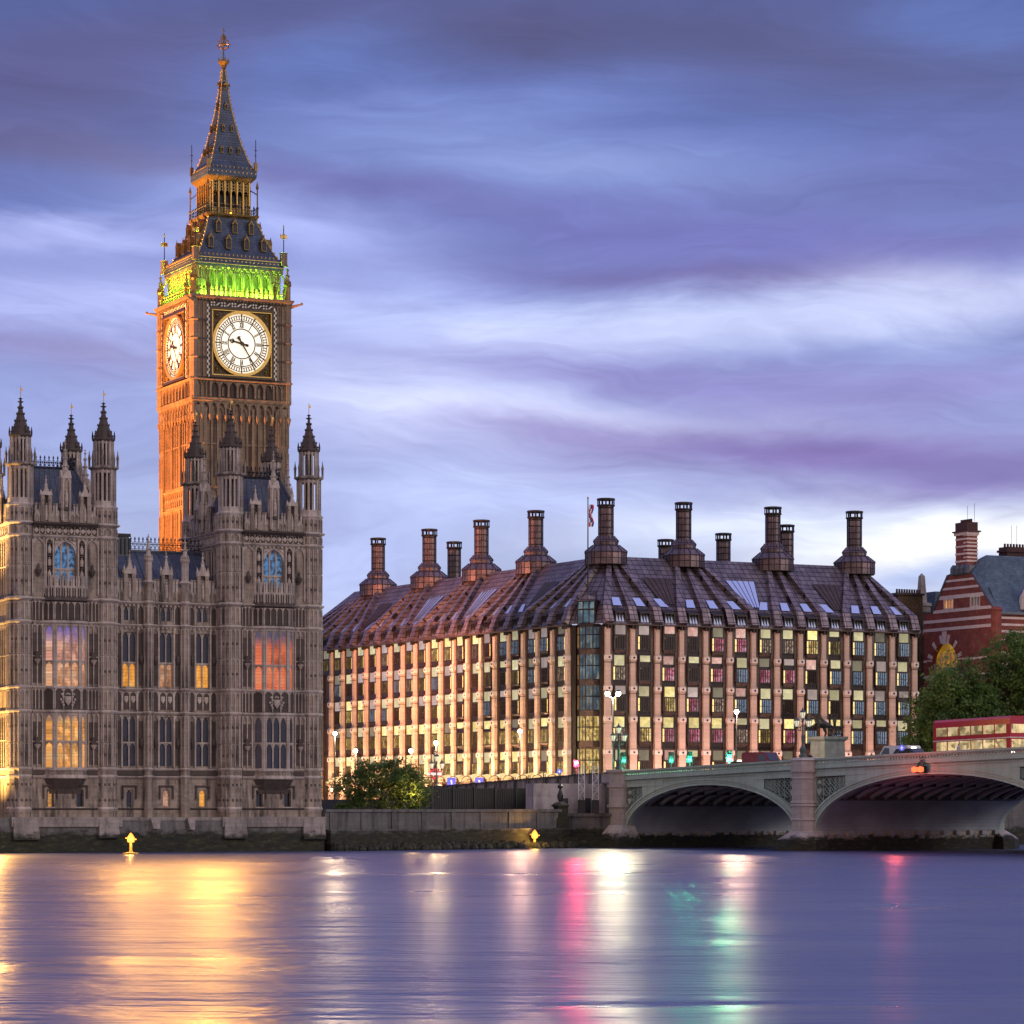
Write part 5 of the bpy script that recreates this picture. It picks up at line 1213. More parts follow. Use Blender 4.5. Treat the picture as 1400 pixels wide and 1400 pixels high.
# ---- roof
D_, ZB, ZR = 7.0, 29.25, 36.4
def hipx(side): return {'L': (-15.9, 69.4, -8.8, None), 'R': (0.0, 46.6, None, 40.2)}[side]
uL, nL = Vector((math.cos(LA), math.sin(LA))), Vector((math.sin(LA), -math.cos(LA)))
uR, nR = Vector((math.cos(RA), math.sin(RA))), Vector((math.sin(RA), -math.cos(RA)))
oL = LO.xy
A_ = Matrix(((uL.x, -uR.x), (uL.y, -uR.y))); rhs = (-nR * D_) - (oL - nL * D_)
sol = A_.inverted() @ rhs; aL, aR = sol.x, sol.y                 # ridge corner in both frames
CH = {'L': [.4, 16.9, 32.6, 48.0], 'R': [15.2, 28.7, 41.4]}
for side in ('L', 'R'):
    off, ang, L_, nb, ex = FAC[side]; bw = L_ / nb
    e0, e1 = (-15.9, L_ + .3) if side == 'L' else (-.3, L_ + .9)
    r0, r1 = (-7.6, aL) if side == 'L' else (aR, 41.6)
    Rf = MB()
    Rf.poly([(e0, .55, EAVE + .1), (e1, .55, EAVE + .1), (e1 - .1, -.25, ZB), (e0 + .1, -.25, ZB)], 0)
    Rf.poly([(e0 + .1, -.25, ZB), (e1 - .1, -.25, ZB), (r1, -D_, ZR), (r0, -D_, ZR)], 0)
    Rf.poly([(r0, -D_, ZR), (r1, -D_, ZR), (r1, -D_ - 9, ZR + .05), (r0, -D_ - 9, ZR + .05)], 0)
    if side == 'L': Rf.poly([(e0, .55, EAVE + .1), (e0, -16, EAVE + .1), (r0, -D_ - 9, ZR), (r0, -D_, ZR), (e0 + .1, -.25, ZB)], 0)
    else: Rf.poly([(e1, .55, EAVE + .1), (e1, -16, EAVE + .1), (r1, -D_ - 9, ZR), (r1, -D_, ZR), (e1 - .1, -.25, ZB)], 0)
    rf = on(Rf.build('roof', M['bronze_roof'], office), off, ang)
    # ribs: from each pier up to the flue that serves it
    Rb = MB(); GL = []; hubs = CH[side] + ([aL] if side == 'L' else [aR])
    def rib(p, q, w0, w1, pr):
        n_ = Vector((0, .75, .66)); dirv = Vector(q) - Vector(p)
        P_ = []
        for pt, w_ in ((p, w0), (q, w1)):
            for s in (-1, 1):
                P_ += [(pt[0] + s * w_ / 2, pt[1] - .1 * n_.y, pt[2] - .1 * n_.z), (pt[0] + s * w_ / 2, pt[1] + pr * n_.y, pt[2] + pr * n_.z)]
        Rb.mesh(P_, [(0, 1, 3, 2), (4, 6, 7, 5), (1, 5, 7, 3), (0, 4, 5, 1), (2, 3, 7, 6)], 0)
    for i in range(-ex, nb + 1):
        a = i * bw
        if side == 'R' and i == nb + 0: a -= .1
        h = min(hubs, key=lambda x: abs(x - a)); sp = max(-1.0, min(1.0, (a - h) / (bw * 1.5)))
        rib((a, .6, EAVE + .1), (a, -.15, ZB + .02), 1.2, 1.1, .5)
        t_ = h + sp * 1.5; t_ = min(max(t_, r0 + .3), r1 - .3)
        rib((a, -.2, ZB), (t_, -D_ + .15, ZR - .05), 1.1, .55, .5)
        if i < nb:
            c = a + bw / 2
            # dormer glass in the steep band and the small rooflight above it
            GL.append((1, [(c - .62, .42, EAVE + .42), (c + .62, .42, EAVE + .42), (c + .55, .1, ZB - .55), (c - .55, .1, ZB - .55)]))
            Rb.box(c - .75, c - .62, -.2, .5, EAVE + .3, ZB - .45, 1); Rb.box(c + .62, c + .75, -.2, .5, EAVE + .3, ZB - .45, 1); Rb.box(c - .75, c + .75, -.3, .48, ZB - .5, ZB - .32, 1)
            for q in (-.2, .2): Rb.box(c + q - .03, c + q + .03, .1, .44, EAVE + .42, ZB - .5, 1)
            h2 = min(hubs, key=lambda x: abs(x - c)); f0, f1 = .05, .2
            lean = (h2 - c) * .78
            zA, zB_ = ZB + (ZR - ZB) * f0, ZB + (ZR - ZB) * f1; dA, dB = -.25 - (D_ - .25) * f0, -.25 - (D_ - .25) * f1
            GL.append((0, [(c - .62 + lean * f0, dA + .12, zA + .12), (c + .62 + lean * f0, dA + .12, zA + .12), (c + .52 + lean * f1, dB + .12, zB_ + .12), (c - .52 + lean * f1, dB + .12, zB_ + .12)]))
            Rb.mesh([(c - .8, -.3, ZB + .15), (c + .8, -.3, ZB + .15), (c + .72, .2, ZB - .32), (c - .72, .2, ZB - .32)], [(0, 1, 2, 3)], 1)
    on(Rb.build('rib', [M['bronze_rib'], M['bronze_dark']], rf), (0, 0, 0), 0)
    # large rooflights and recessed panels between two fans
    hs = sorted(hubs)
    for q in range(len(hs) - 1):
        m_ = (hs[q] + hs[q + 1]) / 2
        def P2(a, f, up=.16): return (a, -.25 - (D_ - .25) * f + up * .7, ZB + (ZR - ZB) * f + up * .7)
        lit = (side == 'L' and q in (1, 2)) or (side == 'R' and q == 1)
        GL.append((0 if lit else 2, [P2(m_ - .9, .10), P2(m_ + .9, .10), P2(m_ + 2.1, .60), P2(m_ - 2.1, .60)]))
    for m_, pts_ in GL:
        G = MB(); G.poly(pts_)
        (x0, y0, z0), (x1, _, _), (x2, y2, z2), (x3, _, _) = pts_
        bars = 5 if abs(x1 - x0) > 1.5 else 1
        for j in range(1, bars):
            f = j / bars; G.tube((x0 + (x1 - x0) * f, y0 + .03, z0 + .02), (x3 + (x2 - x3) * f, y2 + .03, z2 + .02), .028, 4, 1)
        G.build('rooflight' if m_ < 2 else 'roof_panel', [(M['roof_glass'], M['roof_glass'], M['bronze'])[m_], M['bronze_dark']], rf)
Cr = MB()                                                    # corner: chamfer, hip and penthouse glass
ci = (-(CO.x + uL.x * 0) , 0)
def toC(v): 
    w = Vector((v[0] - CO.x, v[1] - CO.y)); c_, s_ = math.cos(CA), math.sin(CA); return (w.x * c_ + w.y * s_, -(-w.x * s_ + w.y * c_))
ridge_c = oL + uL * aL - nL * D_
ra, rd = toC(ridge_c)
Cr.poly([(-.35, .55, EAVE + .1), (CL + .35, .55, EAVE + .1), (CL + .25, -.25, ZB), (-.25, -.25, ZB)], 0)
Cr.poly([(-.25, -.25, ZB), (CL + .25, -.25, ZB), (ra + .05, rd, ZR)], 0)
Cr.mesh([(c0 - 1.15, .62, EAVE + .2), (c0 + 1.15, .62, EAVE + .2), (c0 + 1.05, .5, ZB + .9), (c0 - 1.05, .5, ZB + .9), (c0 - 1.05, -1.4, ZB + .9), (c0 + 1.05, -1.4, ZB + .9)], [(3, 2, 5, 4)], 1)
Cr.box(c0 - 1.25, c0 + 1.25, -1.5, .7, ZB + .85, ZB + 1.0, 1); Cr.box(c0 - 1.25, c0 + 1.25, -.6, .68, ZB - .2, ZB - .02, 1)
for a in (-1.15, -.4, .4, 1.15): Cr.box(c0 + a - .06, c0 + a + .06, -.6, .66, EAVE + .15, ZB + .9, 1)
Cr.mesh([(c0 - 1.3, .7, ZB + 1.0), (c0 + 1.3, .7, ZB + 1.0), (c0, -2.6, ZB + 2.4), (c0, .3, ZB + 1.9)], [(0, 1, 3), (0, 3, 2), (1, 2, 3)], 0)
on(Cr.build('roof', [M['bronze_roof'], M['bronze_dark']], office), CO, CA)
Gc = MB(); Gc.poly([(c0 - 1.1, .6, EAVE + .25), (c0 + 1.1, .6, EAVE + .25), (c0 + 1.1, .56, ZB - .2), (c0 - 1.1, .56, ZB - .2)]); Gc.poly([(c0 - 1.1, .6, ZB), (c0 + 1.1, .6, ZB), (c0 + 1.05, .45, ZB + .85), (c0 - 1.05, .45, ZB + .85)])
on(Gc.build('rooflight', M['p_cornerblue'], office), CO, CA)
# flues
def flue(big=True):
    Ch = MB(); q = R(15)
    if big:
        Ch.lathe(0, 0, [(2.7, -.8), (2.7, .7), (2.85, .74), (2.8, .86), (1.72, 1.72), (1.62, 1.76), (1.62, 2.1), (1.72, 2.14), (1.66, 2.24), (1.08, 2.9), (.98, 2.95), (.98, 6.7)], 12, q, 0)
        for i in range(12):
            t = q + R(30) * i; c_, s_ = math.cos(t), math.sin(t)
            Ch.tube((2.82 * c_, 2.82 * s_, .87), (1.74 * c_, 1.74 * s_, 1.73), .06, 4, 1); Ch.tube((1.68 * c_, 1.68 * s_, 2.25), (1.08 * c_, 1.08 * s_, 2.91), .05, 4, 1)
            Ch.tube((2.72 * c_, 2.72 * s_, -.7), (2.72 * c_, 2.72 * s_, .7), .05, 4, 1)
        b0 = 3.0
    else:
        Ch.lathe(0, 0, [(.98, -3), (.98, 6.7)], 12, q, 0); b0 = .5
    for z in [b0 + .05 + .85 * j for j in range(int((6.7 - b0) / .85) + 1)]: Ch.lathe(0, 0, [(1.0, z), (1.03, z + .03), (1.03, z + .07), (1.0, z + .1)], 12, q, 1, cap=False)
    for i in range(12):
        t = q + R(30) * i; Ch.tube((1.0 * math.cos(t), 1.0 * math.sin(t), b0), (1.0 * math.cos(t), 1.0 * math.sin(t), 6.7), .03, 4, 1)
    c = Ch.build('chimney', [M['chim'], M['bronze_dark']], office)
    Co = MB(); q = R(11)
    Co.lathe(0, 0, [(.98, 6.6), (1.16, 6.72), (1.16, 6.86), (.98, 6.9)], 16, 0, 0); Co.lathe(0, 0, [(1.1, 7.45), (1.17, 7.47), (1.17, 7.68), (.95, 7.72)], 16, 0, 0)
    for i in range(7):
        t = R(360 / 7) * i + q; Co.set((1.06 * math.cos(t), 1.06 * math.sin(t)), t); Co.cbox(0, 0, .1, .22, 6.8, 7.5, 0); Co.set()
    Co.build('cowl', M['bronze_dark'], c)
    return c
fl = flue(); fs = flue(False); firstf = True
spots = [oL + uL * a - nL * D_ for a in CH['L']] + [ridge_c] + [-nR * D_ + uR * a for a in CH['R']]
for p in spots:
    o = fl if firstf else dup(fl, office); firstf = False; o.location = (p.x, p.y, ZR - .35)
firstf = True
for px, Y, top in ((621, 455, 43.3), (910, 428, 41.3), (989, 432, 42.5), (1075, 428, 43.3)):
    o = fs if firstf else dup(fs, office); firstf = False
    o.location = ((px - 700) / 4250 * Y - ORG.x, Y - ORG.y, top - 7.7)
# back walls so that the block is closed
Bk = MB(); q0 = oL + uL * -15.9; q1 = uR * 46.9; q2 = q1 - nR * 60; q3 = q0 - nL * 40
for p, q in ((q1, q2), (q2, q3), (q3, q0)): Bk.mesh([(p.x, -p.y, 5.3), (q.x, -q.y, 5.3), (q.x, -q.y, EAVE), (p.x, -p.y, EAVE)], [(0, 1, 2, 3)], 0)
Bk.mesh([(p.x, -p.y, EAVE - .3) for p in (q0 - nL * 14, ridge_c - (nL + nR) * 6, q1 - nR * 14, q2, q3)], [(0, 1, 2, 3, 4)], 0)
Bk.build('wall', M['bronze'], office)
# unseen area lights added at ground level to warm the two fronts
for i in range(5): 
    a = 6 + i * 14.3; o = lamp('front_fill_light', 'AREA', (LO.x + uL.x * a + nL.x * 4.5, LO.y + uL.y * a + nL.y * 4.5, 6.2), 3600, (1.0, .53, .24), size=(12, .5), parent=office)
    tq = Vector((LO.x + uL.x * a, LO.y + uL.y * a, 17.0)) - o.location; o.rotation_euler = tq.to_track_quat('-Z', 'Y').to_euler()
for i in range(3):
    a = 8 + i * 15; o = lamp('front_fill_light', 'AREA', (uR.x * a + nR.x * 5, uR.y * a + nR.y * 5, 6.2), 1300, (1.0, .55, .42), size=(12, .5), parent=office)
    tq = Vector((uR.x * a, uR.y * a, 18.0)) - o.location; o.rotation_euler = tq.to_track_quat('-Z', 'Y').to_euler()
lamp('roof_spotlight', 'SPOT', (-30, 396, 24), 170000, (1.0, .36, .2), .5, (-6, 428, 33), 75, .6)  # added spot imitating warm spill from the lit tower onto this roof
# flag on the corner of the roof
fp = thing('flagpole', (2.55 + 7.0, 391.0, 29.9), 0, 'thin white flagpole with a furled red, white and blue flag on the bronze roof corner', 'flagpole')
Fp = MB(); Fp.tube((0, 0, 0), (0, 0, 13.4), .12, 6, 0, .07); Fp.ball(0, 0, 13.45, .14, 1, 6, 4); Fp.build('pole', [M['bronze_dark'], M['gold']], fp)
Fg = MB()
for i in range(10):
    z0, z1 = 9.8 + .28 * i, 9.8 + .28 * (i + 1); b0, b1 = .1 * math.sin(i * 1.3), .1 * math.sin((i + 1) * 1.3)
    w0, w1 = .55 + .12 * math.sin(i * .9), .55 + .12 * math.sin((i + 1) * .9)
    for j in range(3):
        m_ = (i // 2 + j) % 3
        Fg.mesh([(.1 + w0 * j / 3, b0 * (j % 2), z0), (.1 + w0 * (j + 1) / 3, -b0, z0), (.1 + w1 * (j + 1) / 3, -b1, z1), (.1 + w1 * j / 3, b1 * (j % 2), z1)], [(0, 1, 2, 3)], m_)
Fg.build('flag', [m_plain('flag_red', (.5, .04, .06), .8), m_plain('flag_white', (.7, .68, .68), .8), m_plain('flag_blue', (.05, .07, .3), .8)], fp)
# ------------------------------------------------------------------ land
Ld = MB()
def land(pts, z0, z1, mb): mb.plan([(p[0], -p[1]) for p in pts], z0, z1)
land([(-400, 330), (-62, 303), (-19.6, 322), (10.5, 345.5), (33.5, 357), (70, 375), (420, 545), (420, 2600), (-1800, 2600), (-1800, 330)], -3, 4.0, Ld)
tag(Ld.build('ground', m_plain('dark_tarmac_and_paving', (0.07, 0.068, 0.065), 0.8, 0, .3, .4)), 'low paved ground along the river bank', 'ground', kind='structure')
St = MB(); land([(11, 343), (33.4, 357.5), (48, 372), (52, 400), (11, 392), (-28, 455), (-80, 560), (-110, 550), (-36, 392)], 3.9, 5.35, St)
tag(St.build('street', m_plain('street_asphalt', (0.05, 0.05, 0.052), 0.7, 0, .25, .7)), 'asphalt street between the tower and the office block', 'street', kind='structure')

# ------------------------------------------------------------------ river bridge
OB = (12.0, 340.0, 0.0); BA = math.atan2(-.815, .58)
bridge = thing('arch_bridge', OB, BA, 'pale green iron arch bridge on granite piers crossing the river', 'bridge')
def zp(s): return 8.4 + .0326 * s - .0001 * s * s
M['green'] = m_stone('pale_green_bridge_paint', (0.38, 0.51, 0.44), (0.31, 0.42, 0.365), (0.17, 0.18, 0.14), block=(2.4, 7.0), bump=.04, soot=.32)
M['green_mid'] = m_plain('mid_green_bridge_paint', (0.20, 0.28, 0.245), 0.5, 0, .15, 1.0)
M['green_dark'] = m_plain('dark_green_bridge_paint', (0.055, 0.085, 0.08), 0.55, 0, .2, 1.0)
M['rib_grey'] = m_plain('grey_rib_paint', (0.30, 0.34, 0.36), 0.55, 0, .2, .6)
M['haunch'] = m_plain('pale_haunch_plate', (0.25, 0.28, 0.31), 0.6, 0, .25, .25)
M['soffit'] = m_plain('dark_soffit', (0.035, 0.04, 0.045), 0.8, 0, .4, .5)  # near-black grey for the underside and the backs of openings
GR = [M['green'], M['green_mid'], M['green_dark']]
WD = 26.0
SP = [(0.9, 29.0, 1.75, 6.75), (32.2, 67.4, 2.0, 7.6), (70.6, 104.0, 2.2, 8.2)]
def ell(sp, s):
    l, r, zs, zc = sp; h = (r - l) / 2; c = (l + r) / 2; u = max(0.0, 1 - ((s - c) / h) ** 2)
    return zs + (zc - zs) * u ** .5
N_ = 48
for si, sp in enumerate(SP):
    l, r, zs, zc = sp; c = (l + r) / 2; h = (r - l) / 2
    ang = [math.pi * i / N_ for i in range(N_ + 1)]
    inn = [(c - h * math.cos(t), zs + (zc - zs) * math.sin(t)) for t in ang]
    def off(k): return [(c - (h + k * 1.0) * math.cos(t), zs + (zc - zs + k * .72) * math.sin(t)) for t in ang]
    for face, sgn in ((0.0, 1), (-WD, -1)):
        A = MB()
        def band(P, Q, d0, d1, m):
            for i in range(N_):
                p, q, r_, s_ = P[i], P[i + 1], Q[i + 1], Q[i]
                A.mesh([(x[0], d, x[1]) for d in (d0, d1) for x in (p, q, r_, s_)], [(0, 1, 2, 3), (7, 6, 5, 4), (0, 4, 5, 1), (3, 2, 6, 7)], m)
        f = face
        band(off(.0), off(.28), f - sgn * .5, f + sgn * .10, 0); band(off(.28), off(.72), f - sgn * .5, f + sgn * .02, 0); band(off(.72), off(1.0), f - sgn * .5, f + sgn * .12, 0)
        band(off(.33), off(.40), f, f + sgn * .06, 1)
        # recessed spandrel plate up to the fascia
        out = off(1.0)
        for i in range(N_):
            p, q = out[i], out[i + 1]
            pa, qa = min(max(p[0], l - .0), r), min(max(q[0], l), r)
            A.poly([(p[0], f - sgn * .42, p[1]), (q[0], f - sgn * .42, q[1]), (q[0], f - sgn * .42, zp(q[0]) - 1.3), (p[0], f - sgn * .42, zp(p[0]) - 1.3)], 2)
            zt = zp((p[0] + q[0]) / 2) - 1.3
            if zt - max(p[1], q[1]) < 1.55:                       # solid at the crown
                A.poly([(p[0], f + sgn * .0, p[1]), (q[0], f + sgn * .0, q[1]), (q[0], f + sgn * .0, zp(q[0]) - 1.3), (p[0], f + sgn * .0, zp(p[0]) - 1.3)], 0)
        for e, s1 in ((l - .55, 1), (r + .55, -1)):              # upright and top frame of the spandrel, tracery inside it
            A.box(min(e, e + s1 * .55), max(e, e + s1 * .55), min(f - sgn * .45, f + sgn * .08), max(f - sgn * .45, f + sgn * .08), zs, zp(e) - 1.3, 0)
            x = e
            while abs(x - e) < h * .45:
                A.box(min(x, x + s1), max(x, x + s1), min(f - sgn * .45, f + sgn * .06), max(f - sgn * .45, f + sgn * .06), zp(x) - 1.85, zp(x) - 1.3, 0); x += s1
            def outer_z(s):
                u = 1 - ((s - c) / (h + 1.0)) ** 2; return zs + (zc - zs + .72) * max(u, 0) ** .5
            x = e + s1 * .55; k = 0
            while True:
                zlo, zhi = outer_z(x + s1 * .3), zp(x) - 1.9
                g = zhi - zlo
                if g < .35 or k > 9: break
                w_ = max(.34, min(.95, g * .42)); ca = x + s1 * w_ / 2; ring_r = w_ * .44
                for q in range(int(max(1, g // (w_ * 1.02)))):
                    zc_ = zhi - (q + .5) * w_ * 1.02 - .05
                    if zc_ - ring_r < outer_z(ca): break
                    for j in range(12):
                        t0, t1 = R(30) * j, R(30) * (j + 1); A.tube((ca + ring_r * math.cos(t0), f - sgn * .2, zc_ + ring_r * math.sin(t0)), (ca + ring_r * math.cos(t1), f - sgn * .2, zc_ + ring_r * math.sin(t1)), .065, 4, 1)
                    for j in range(4): A.tube((ca, f - sgn * .2, zc_), (ca + ring_r * math.cos(R(45) + R(90) * j), f - sgn * .2, zc_ + ring_r * math.sin(R(45) + R(90) * j)), .05, 4, 1)
                    if k == 0 and q == 1: A.prism([(ca - .26, zc_ + .32), (ca + .26, zc_ + .32), (ca + .26, zc_), (ca, zc_ - .38), (ca - .26, zc_)], f - sgn * .2, f + sgn * .0, 0)
                    if k == 0 and q == 0: A.ball(ca, f - sgn * .15, zc_, ring_r * .6, 0, 8, 5)
                A.tube((ca + s1 * w_ / 2, f - sgn * .2, zlo - .2), (ca + s1 * w_ / 2, f - sgn * .2, zhi), .055, 4, 1)
                x += s1 * w_; k += 1
        A.build('arch_face', GR, bridge)
    # ribs across the width, plated haunches, dark deck plate
    base = None
    for j in range(14):
        Rb = MB()
        if base is None:
            lo, hi = inn, [(c - (h) * math.cos(t), zs + (zc - zs) * math.sin(t) + .45) for t in ang]
            for i in range(N_):
                p, q, r_, s_ = lo[i], lo[i + 1], hi[i + 1], hi[i]
                Rb.mesh([(x[0], d, x[1]) for d in (-.09, .09) for x in (p, q, r_, s_)], [(0, 1, 2, 3), (7, 6, 5, 4), (0, 4, 5, 1), (3, 2, 6, 7)], 0)
                Rb.mesh([(p[0], -.2, p[1]), (q[0], -.2, q[1]), (q[0], .2, q[1]), (p[0], .2, p[1])], [(0, 1, 2, 3)], 0)
            for e in (l, r): Rb.box(e - .28, e + .28, -.28, .28, zs - .42, zs, 1)
            base = Rb.build('rib', [M['rib_grey'], M['haunch']], bridge); o = base
        else: o = dup(base, bridge)
        o.location = (0, 1.0 + j * 24.0 / 13, 0)
    Hn = MB()
    for i in range(N_):
        p, q = inn[i], inn[i + 1]; zz = (p[1] + q[1]) / 2; low = zz < zs + (zc - zs) * .56
        if low: Hn.poly([(p[0], -.4, p[1] - .02), (q[0], -.4, q[1] - .02), (q[0], -WD + .4, q[1] - .02), (p[0], -WD + .4, p[1] - .02)], 0)
    kz = zs + (zc - zs) * .56
    s_in = math.sqrt(1 - .56 ** 2) * h
    for sgn in (-1, 1): Hn.box(c + sgn * s_in - .12, c + sgn * s_in + .12, -WD + .4, -.4, kz - .05, kz + .25, 1)
    for f_ in (.3, .62, 0): 
        for sgn in (-1, 1): Hn.box(c + sgn * h * f_ - .09, c + sgn * h * f_ + .09, -WD + .4, -.4, ell(sp, c + h * f_) + .05, ell(sp, c + h * f_) + .35, 1)
    Hn.build('soffit', [M['haunch'], M['soffit']], bridge)
Dk = MB()
segs = [-46 + 2 * i for i in range(75)]
for a, b in zip(segs, segs[1:]):
    z0, z1 = zp(max(a, -1e9)) - 1.15 - (0 if a >= 0 else .0), zp(b) - 1.15
    Dk.mesh([(a, -.3, z0 - .45), (b, -.3, z1 - .45), (b, -WD + .3, z1 - .45), (a, -WD + .3, z0 - .45), (a, -.3, z0), (b, -.3, z1), (b, -WD + .3, z1), (a, -WD + .3, z0)], [(0, 1, 2, 3), (7, 6, 5, 4), (0, 4, 5, 1), (3, 2, 6, 7)], 1 if a >= 0 else 1)
    for d0, d1 in ((-3.4, -.1), (-WD + .1, -WD + 3.4)):
        Dk.mesh([(a, d0, z0 + .13), (b, d0, z1 + .13), (b, d1, z1 + .13), (a, d1, z0 + .13), (a, d0, z0), (b, d0, z1)], [(0, 1, 2, 3), (0, 4, 5, 1)], 2)
    Dk.poly([(a, -WD / 2 - .08, z0 + .004), (b, -WD / 2 - .08, z1 + .004), (b, -WD / 2 + .08, z1 + .004), (a, -WD / 2 + .08, z0 + .004)], 3)
Dk.build('deck', [M['green'], m_plain('bridge_asphalt', (.055, .055, .058), .7), m_plain('bridge_pavement', (.22, .21, .2), .8), m_plain('road_paint', (.75, .74, .7), .6)], bridge)
# parapets: cornice with dentils, pierced panel, rail
def parapet(s0, s1, d, sgn):
    Pm = MB(); n = max(1, int((s1 - s0) / 2)); w_ = (s1 - s0) / n
    def bar(a, b, lo, hi, d0, d1, m):
        z0, z1 = zp(a), zp(b)
        Pm.mesh([(a, d0, z0 + lo), (b, d0, z1 + lo), (b, d1, z1 + lo), (a, d1, z0 + lo), (a, d0, z0 + hi), (b, d0, z1 + hi), (b, d1, z1 + hi), (a, d1, z0 + hi)],
                [(0, 1, 2, 3), (7, 6, 5, 4), (4, 5, 1, 0), (5, 6, 2, 1), (6, 7, 3, 2), (7, 4, 0, 3)], m)
    for i in range(n):
        a, b = s0 + i * w_, s0 + (i + 1) * w_
        bar(a, b, -1.34, -1.2, d - .1, d + sgn * .12, 0); bar(a, b, -1.2, -1.06, d - .1, d + sgn * .06, 2); bar(a, b, -1.06, -.9, d - .15, d + sgn * .3, 0); bar(a, b, -.9, -.66, d - .12, d + sgn * .18, 0)
        bar(a, b, -.3, -.2, d - .1, d + sgn * .12, 0); bar(a, b, -.2, -.02, d - .18, d + sgn * .26, 0)
        bar(a, b, -.66, -.6, d - .1, d + sgn * .16, 1)
        k = 5
        for j in range(k):
            x = a + (j + .5) * w_ / k; z = zp(x)
            Pm.box(x - .06, x + .06, min(d - sgn * .06, d + sgn * .1), max(d - sgn * .06, d + sgn * .1), z - .62, z - .3, 0)
            for s in (-1, 1): Pm.prism([(x + s * .05, z - .6), (x + s * .19, z - .6), (x + s * .05, z - .42)], d - .05, d + sgn * .08, 0); Pm.prism([(x + s * .05, z - .3), (x + s * .19, z - .3), (x + s * .05, z - .4)], d - .05, d + sgn * .08, 0)
        for j in range(8):
            x = a + (j + .5) * w_ / 8; z = zp(x); Pm.box(x - .07, x + .07, min(d, d + sgn * .2), max(d, d + sgn * .2), z - 1.2, z - 1.06, 1)
    return Pm.build('parapet', GR, bridge)
for d, sgn in ((0.0, 1), (-WD, -1)):
    for s0, s1 in ((0.9, 29.1), (32.1, 67.5), (70.5, 104)): parapet(s0, s1, d, sgn)
def pier_(s0, s1, abut=False):
    for d, sgn in ((0, 1), (-WD, -1)):
        Pm = MB(); c = (s0 + s1) / 2; w = (s1 - s0) / 2; zt = zp(c)
        if sgn < 0: Pm.set((0, 2 * 0), 0)
        def oc(k, q=1.0): return [(c - w * k, d - sgn * .8), (c - w * k, d + sgn * .35 * q), (c - w * .5 * k, d + sgn * 1.15 * q), (c + w * .5 * k, d + sgn * 1.15 * q), (c + w * k, d + sgn * .35 * q), (c + w * k, d - sgn * .8)]
        Pm.plan(oc(1.75, 2.6), -2, 1.1, 0, oc(1.6, 2.4)); Pm.plan(oc(1.6, 2.4), 1.1, 2.0, 0, oc(1.02, 1.05))
        Pm.plan(oc(.95), 2.0, zt - 1.3, 0)
        for z, g in ((3.1, 1.12), (4.55, 1.2), (4.85, 1.15), (zt - 2.0, 1.08)): Pm.plan(oc(g * .95, 1.1), z, z + .22, 0, oc(1.0))
        Pm.plan(oc(1.1, 1.12), zt - 1.35, zt - 1.05, 0); Pm.plan(oc(1.02, 1.04), zt - 1.05, zt - .15, 0); Pm.plan(oc(1.14, 1.16), zt - .15, zt + .12, 0, oc(.9, .9))
        Pm.build('pier', M['granite'], bridge)
    Q = MB(); Q.box(s0 + .1, s1 - .1, -WD + .5, -.5, -2, zp((s0 + s1) / 2) - 1.8); Q.build('pier_wall', M['granite'], bridge)
pier_(29.0, 32.2); pier_(67.4, 70.6)
Q = MB(); Q.box(-1.7, .9, -WD - .4, .45, -2, 8.25, 0); Q.box(-1.85, 1.0, -WD - .5, .6, 6.6, 6.9, 0); Q.box(-1.9, 1.05, -WD - .6, .75, zp(0) - .15, zp(0) + .12, 0); Q.box(-1.85, 1.0, -WD - .5, .62, 4.4, 4.7, 0)
Q.plan([(-3.2, -1), (2.3, -1), (2.3, 2.2), (-3.2, 2.2)], -2, .9, 0, [(-3.0, -1), (2.1, -1), (2.1, 2.0), (-3.0, 2.0)]); Q.plan([(-3.0, -1), (2.1, -1), (2.1, 2.0), (-3.0, 2.0)], .9, 2.5, 0, [(-1.7, -1), (.95, -1), (.95, .6), (-1.7, .6)])
Q.build('abutment', M['granite'], bridge)
# approach parapet going down to the street
M['dark_granite'] = m_stone('dark_stained_granite', (0.20, 0.19, 0.20), (0.13, 0.125, 0.13), (0.05, 0.05, 0.052), block=(1.4, .5), soot=.5)
M['patched'] = m_stone('patched_pale_render', (0.44, 0.40, 0.40), (0.34, 0.31, 0.33), (0.14, 0.12, 0.12), block=(3.0, 1.4), soot=.5)
def zq(s): return 8.4 + (.041 * s if s < 0 else 0)
Ap = MB()
for i in range(23):
    a, b = -1.8 - 2 * i, -3.8 - 2 * i
    z0, z1 = zq(a), zq(b)
    def slab(lo, hi, d0, d1, m): Ap.mesh([(a, d0, z0 + lo), (b, d0, z1 + lo), (b, d1, z1 + lo), (a, d1, z0 + lo), (a, d0, z0 + hi), (b, d0, z1 + hi), (b, d1, z1 + hi), (a, d1, z0 + hi)], [(0, 1, 2, 3), (7, 6, 5, 4), (4, 5, 1, 0), (5, 6, 2, 1), (6, 7, 3, 2), (7, 4, 0, 3)], m)
    slab(-5.5, -1.35, -.6, 0, 1); slab(-1.35, -1.15, -.5, .28, 2); slab(-1.15, -.16, -.3, .06, 0); slab(-.16, 0, -.35, .18, 2)
    Ap.box(b - .16, b + .16, -.3, .2, z1 - 1.15, z1 + .02, 2)
Ap.build('approach_wall', [M['patched'], M['dark_granite'], M['dark_granite']], bridge)
Ap = MB()
for i in range(24):
    a, b = -1.8 - 2 * i, -3.8 - 2 * i
    Ap.box(b, a, -WD - .3, -WD, zq(b) - 1.3, zq(b), 0)
Ap.build('approach_wall', [M['dark_granite']], bridge)
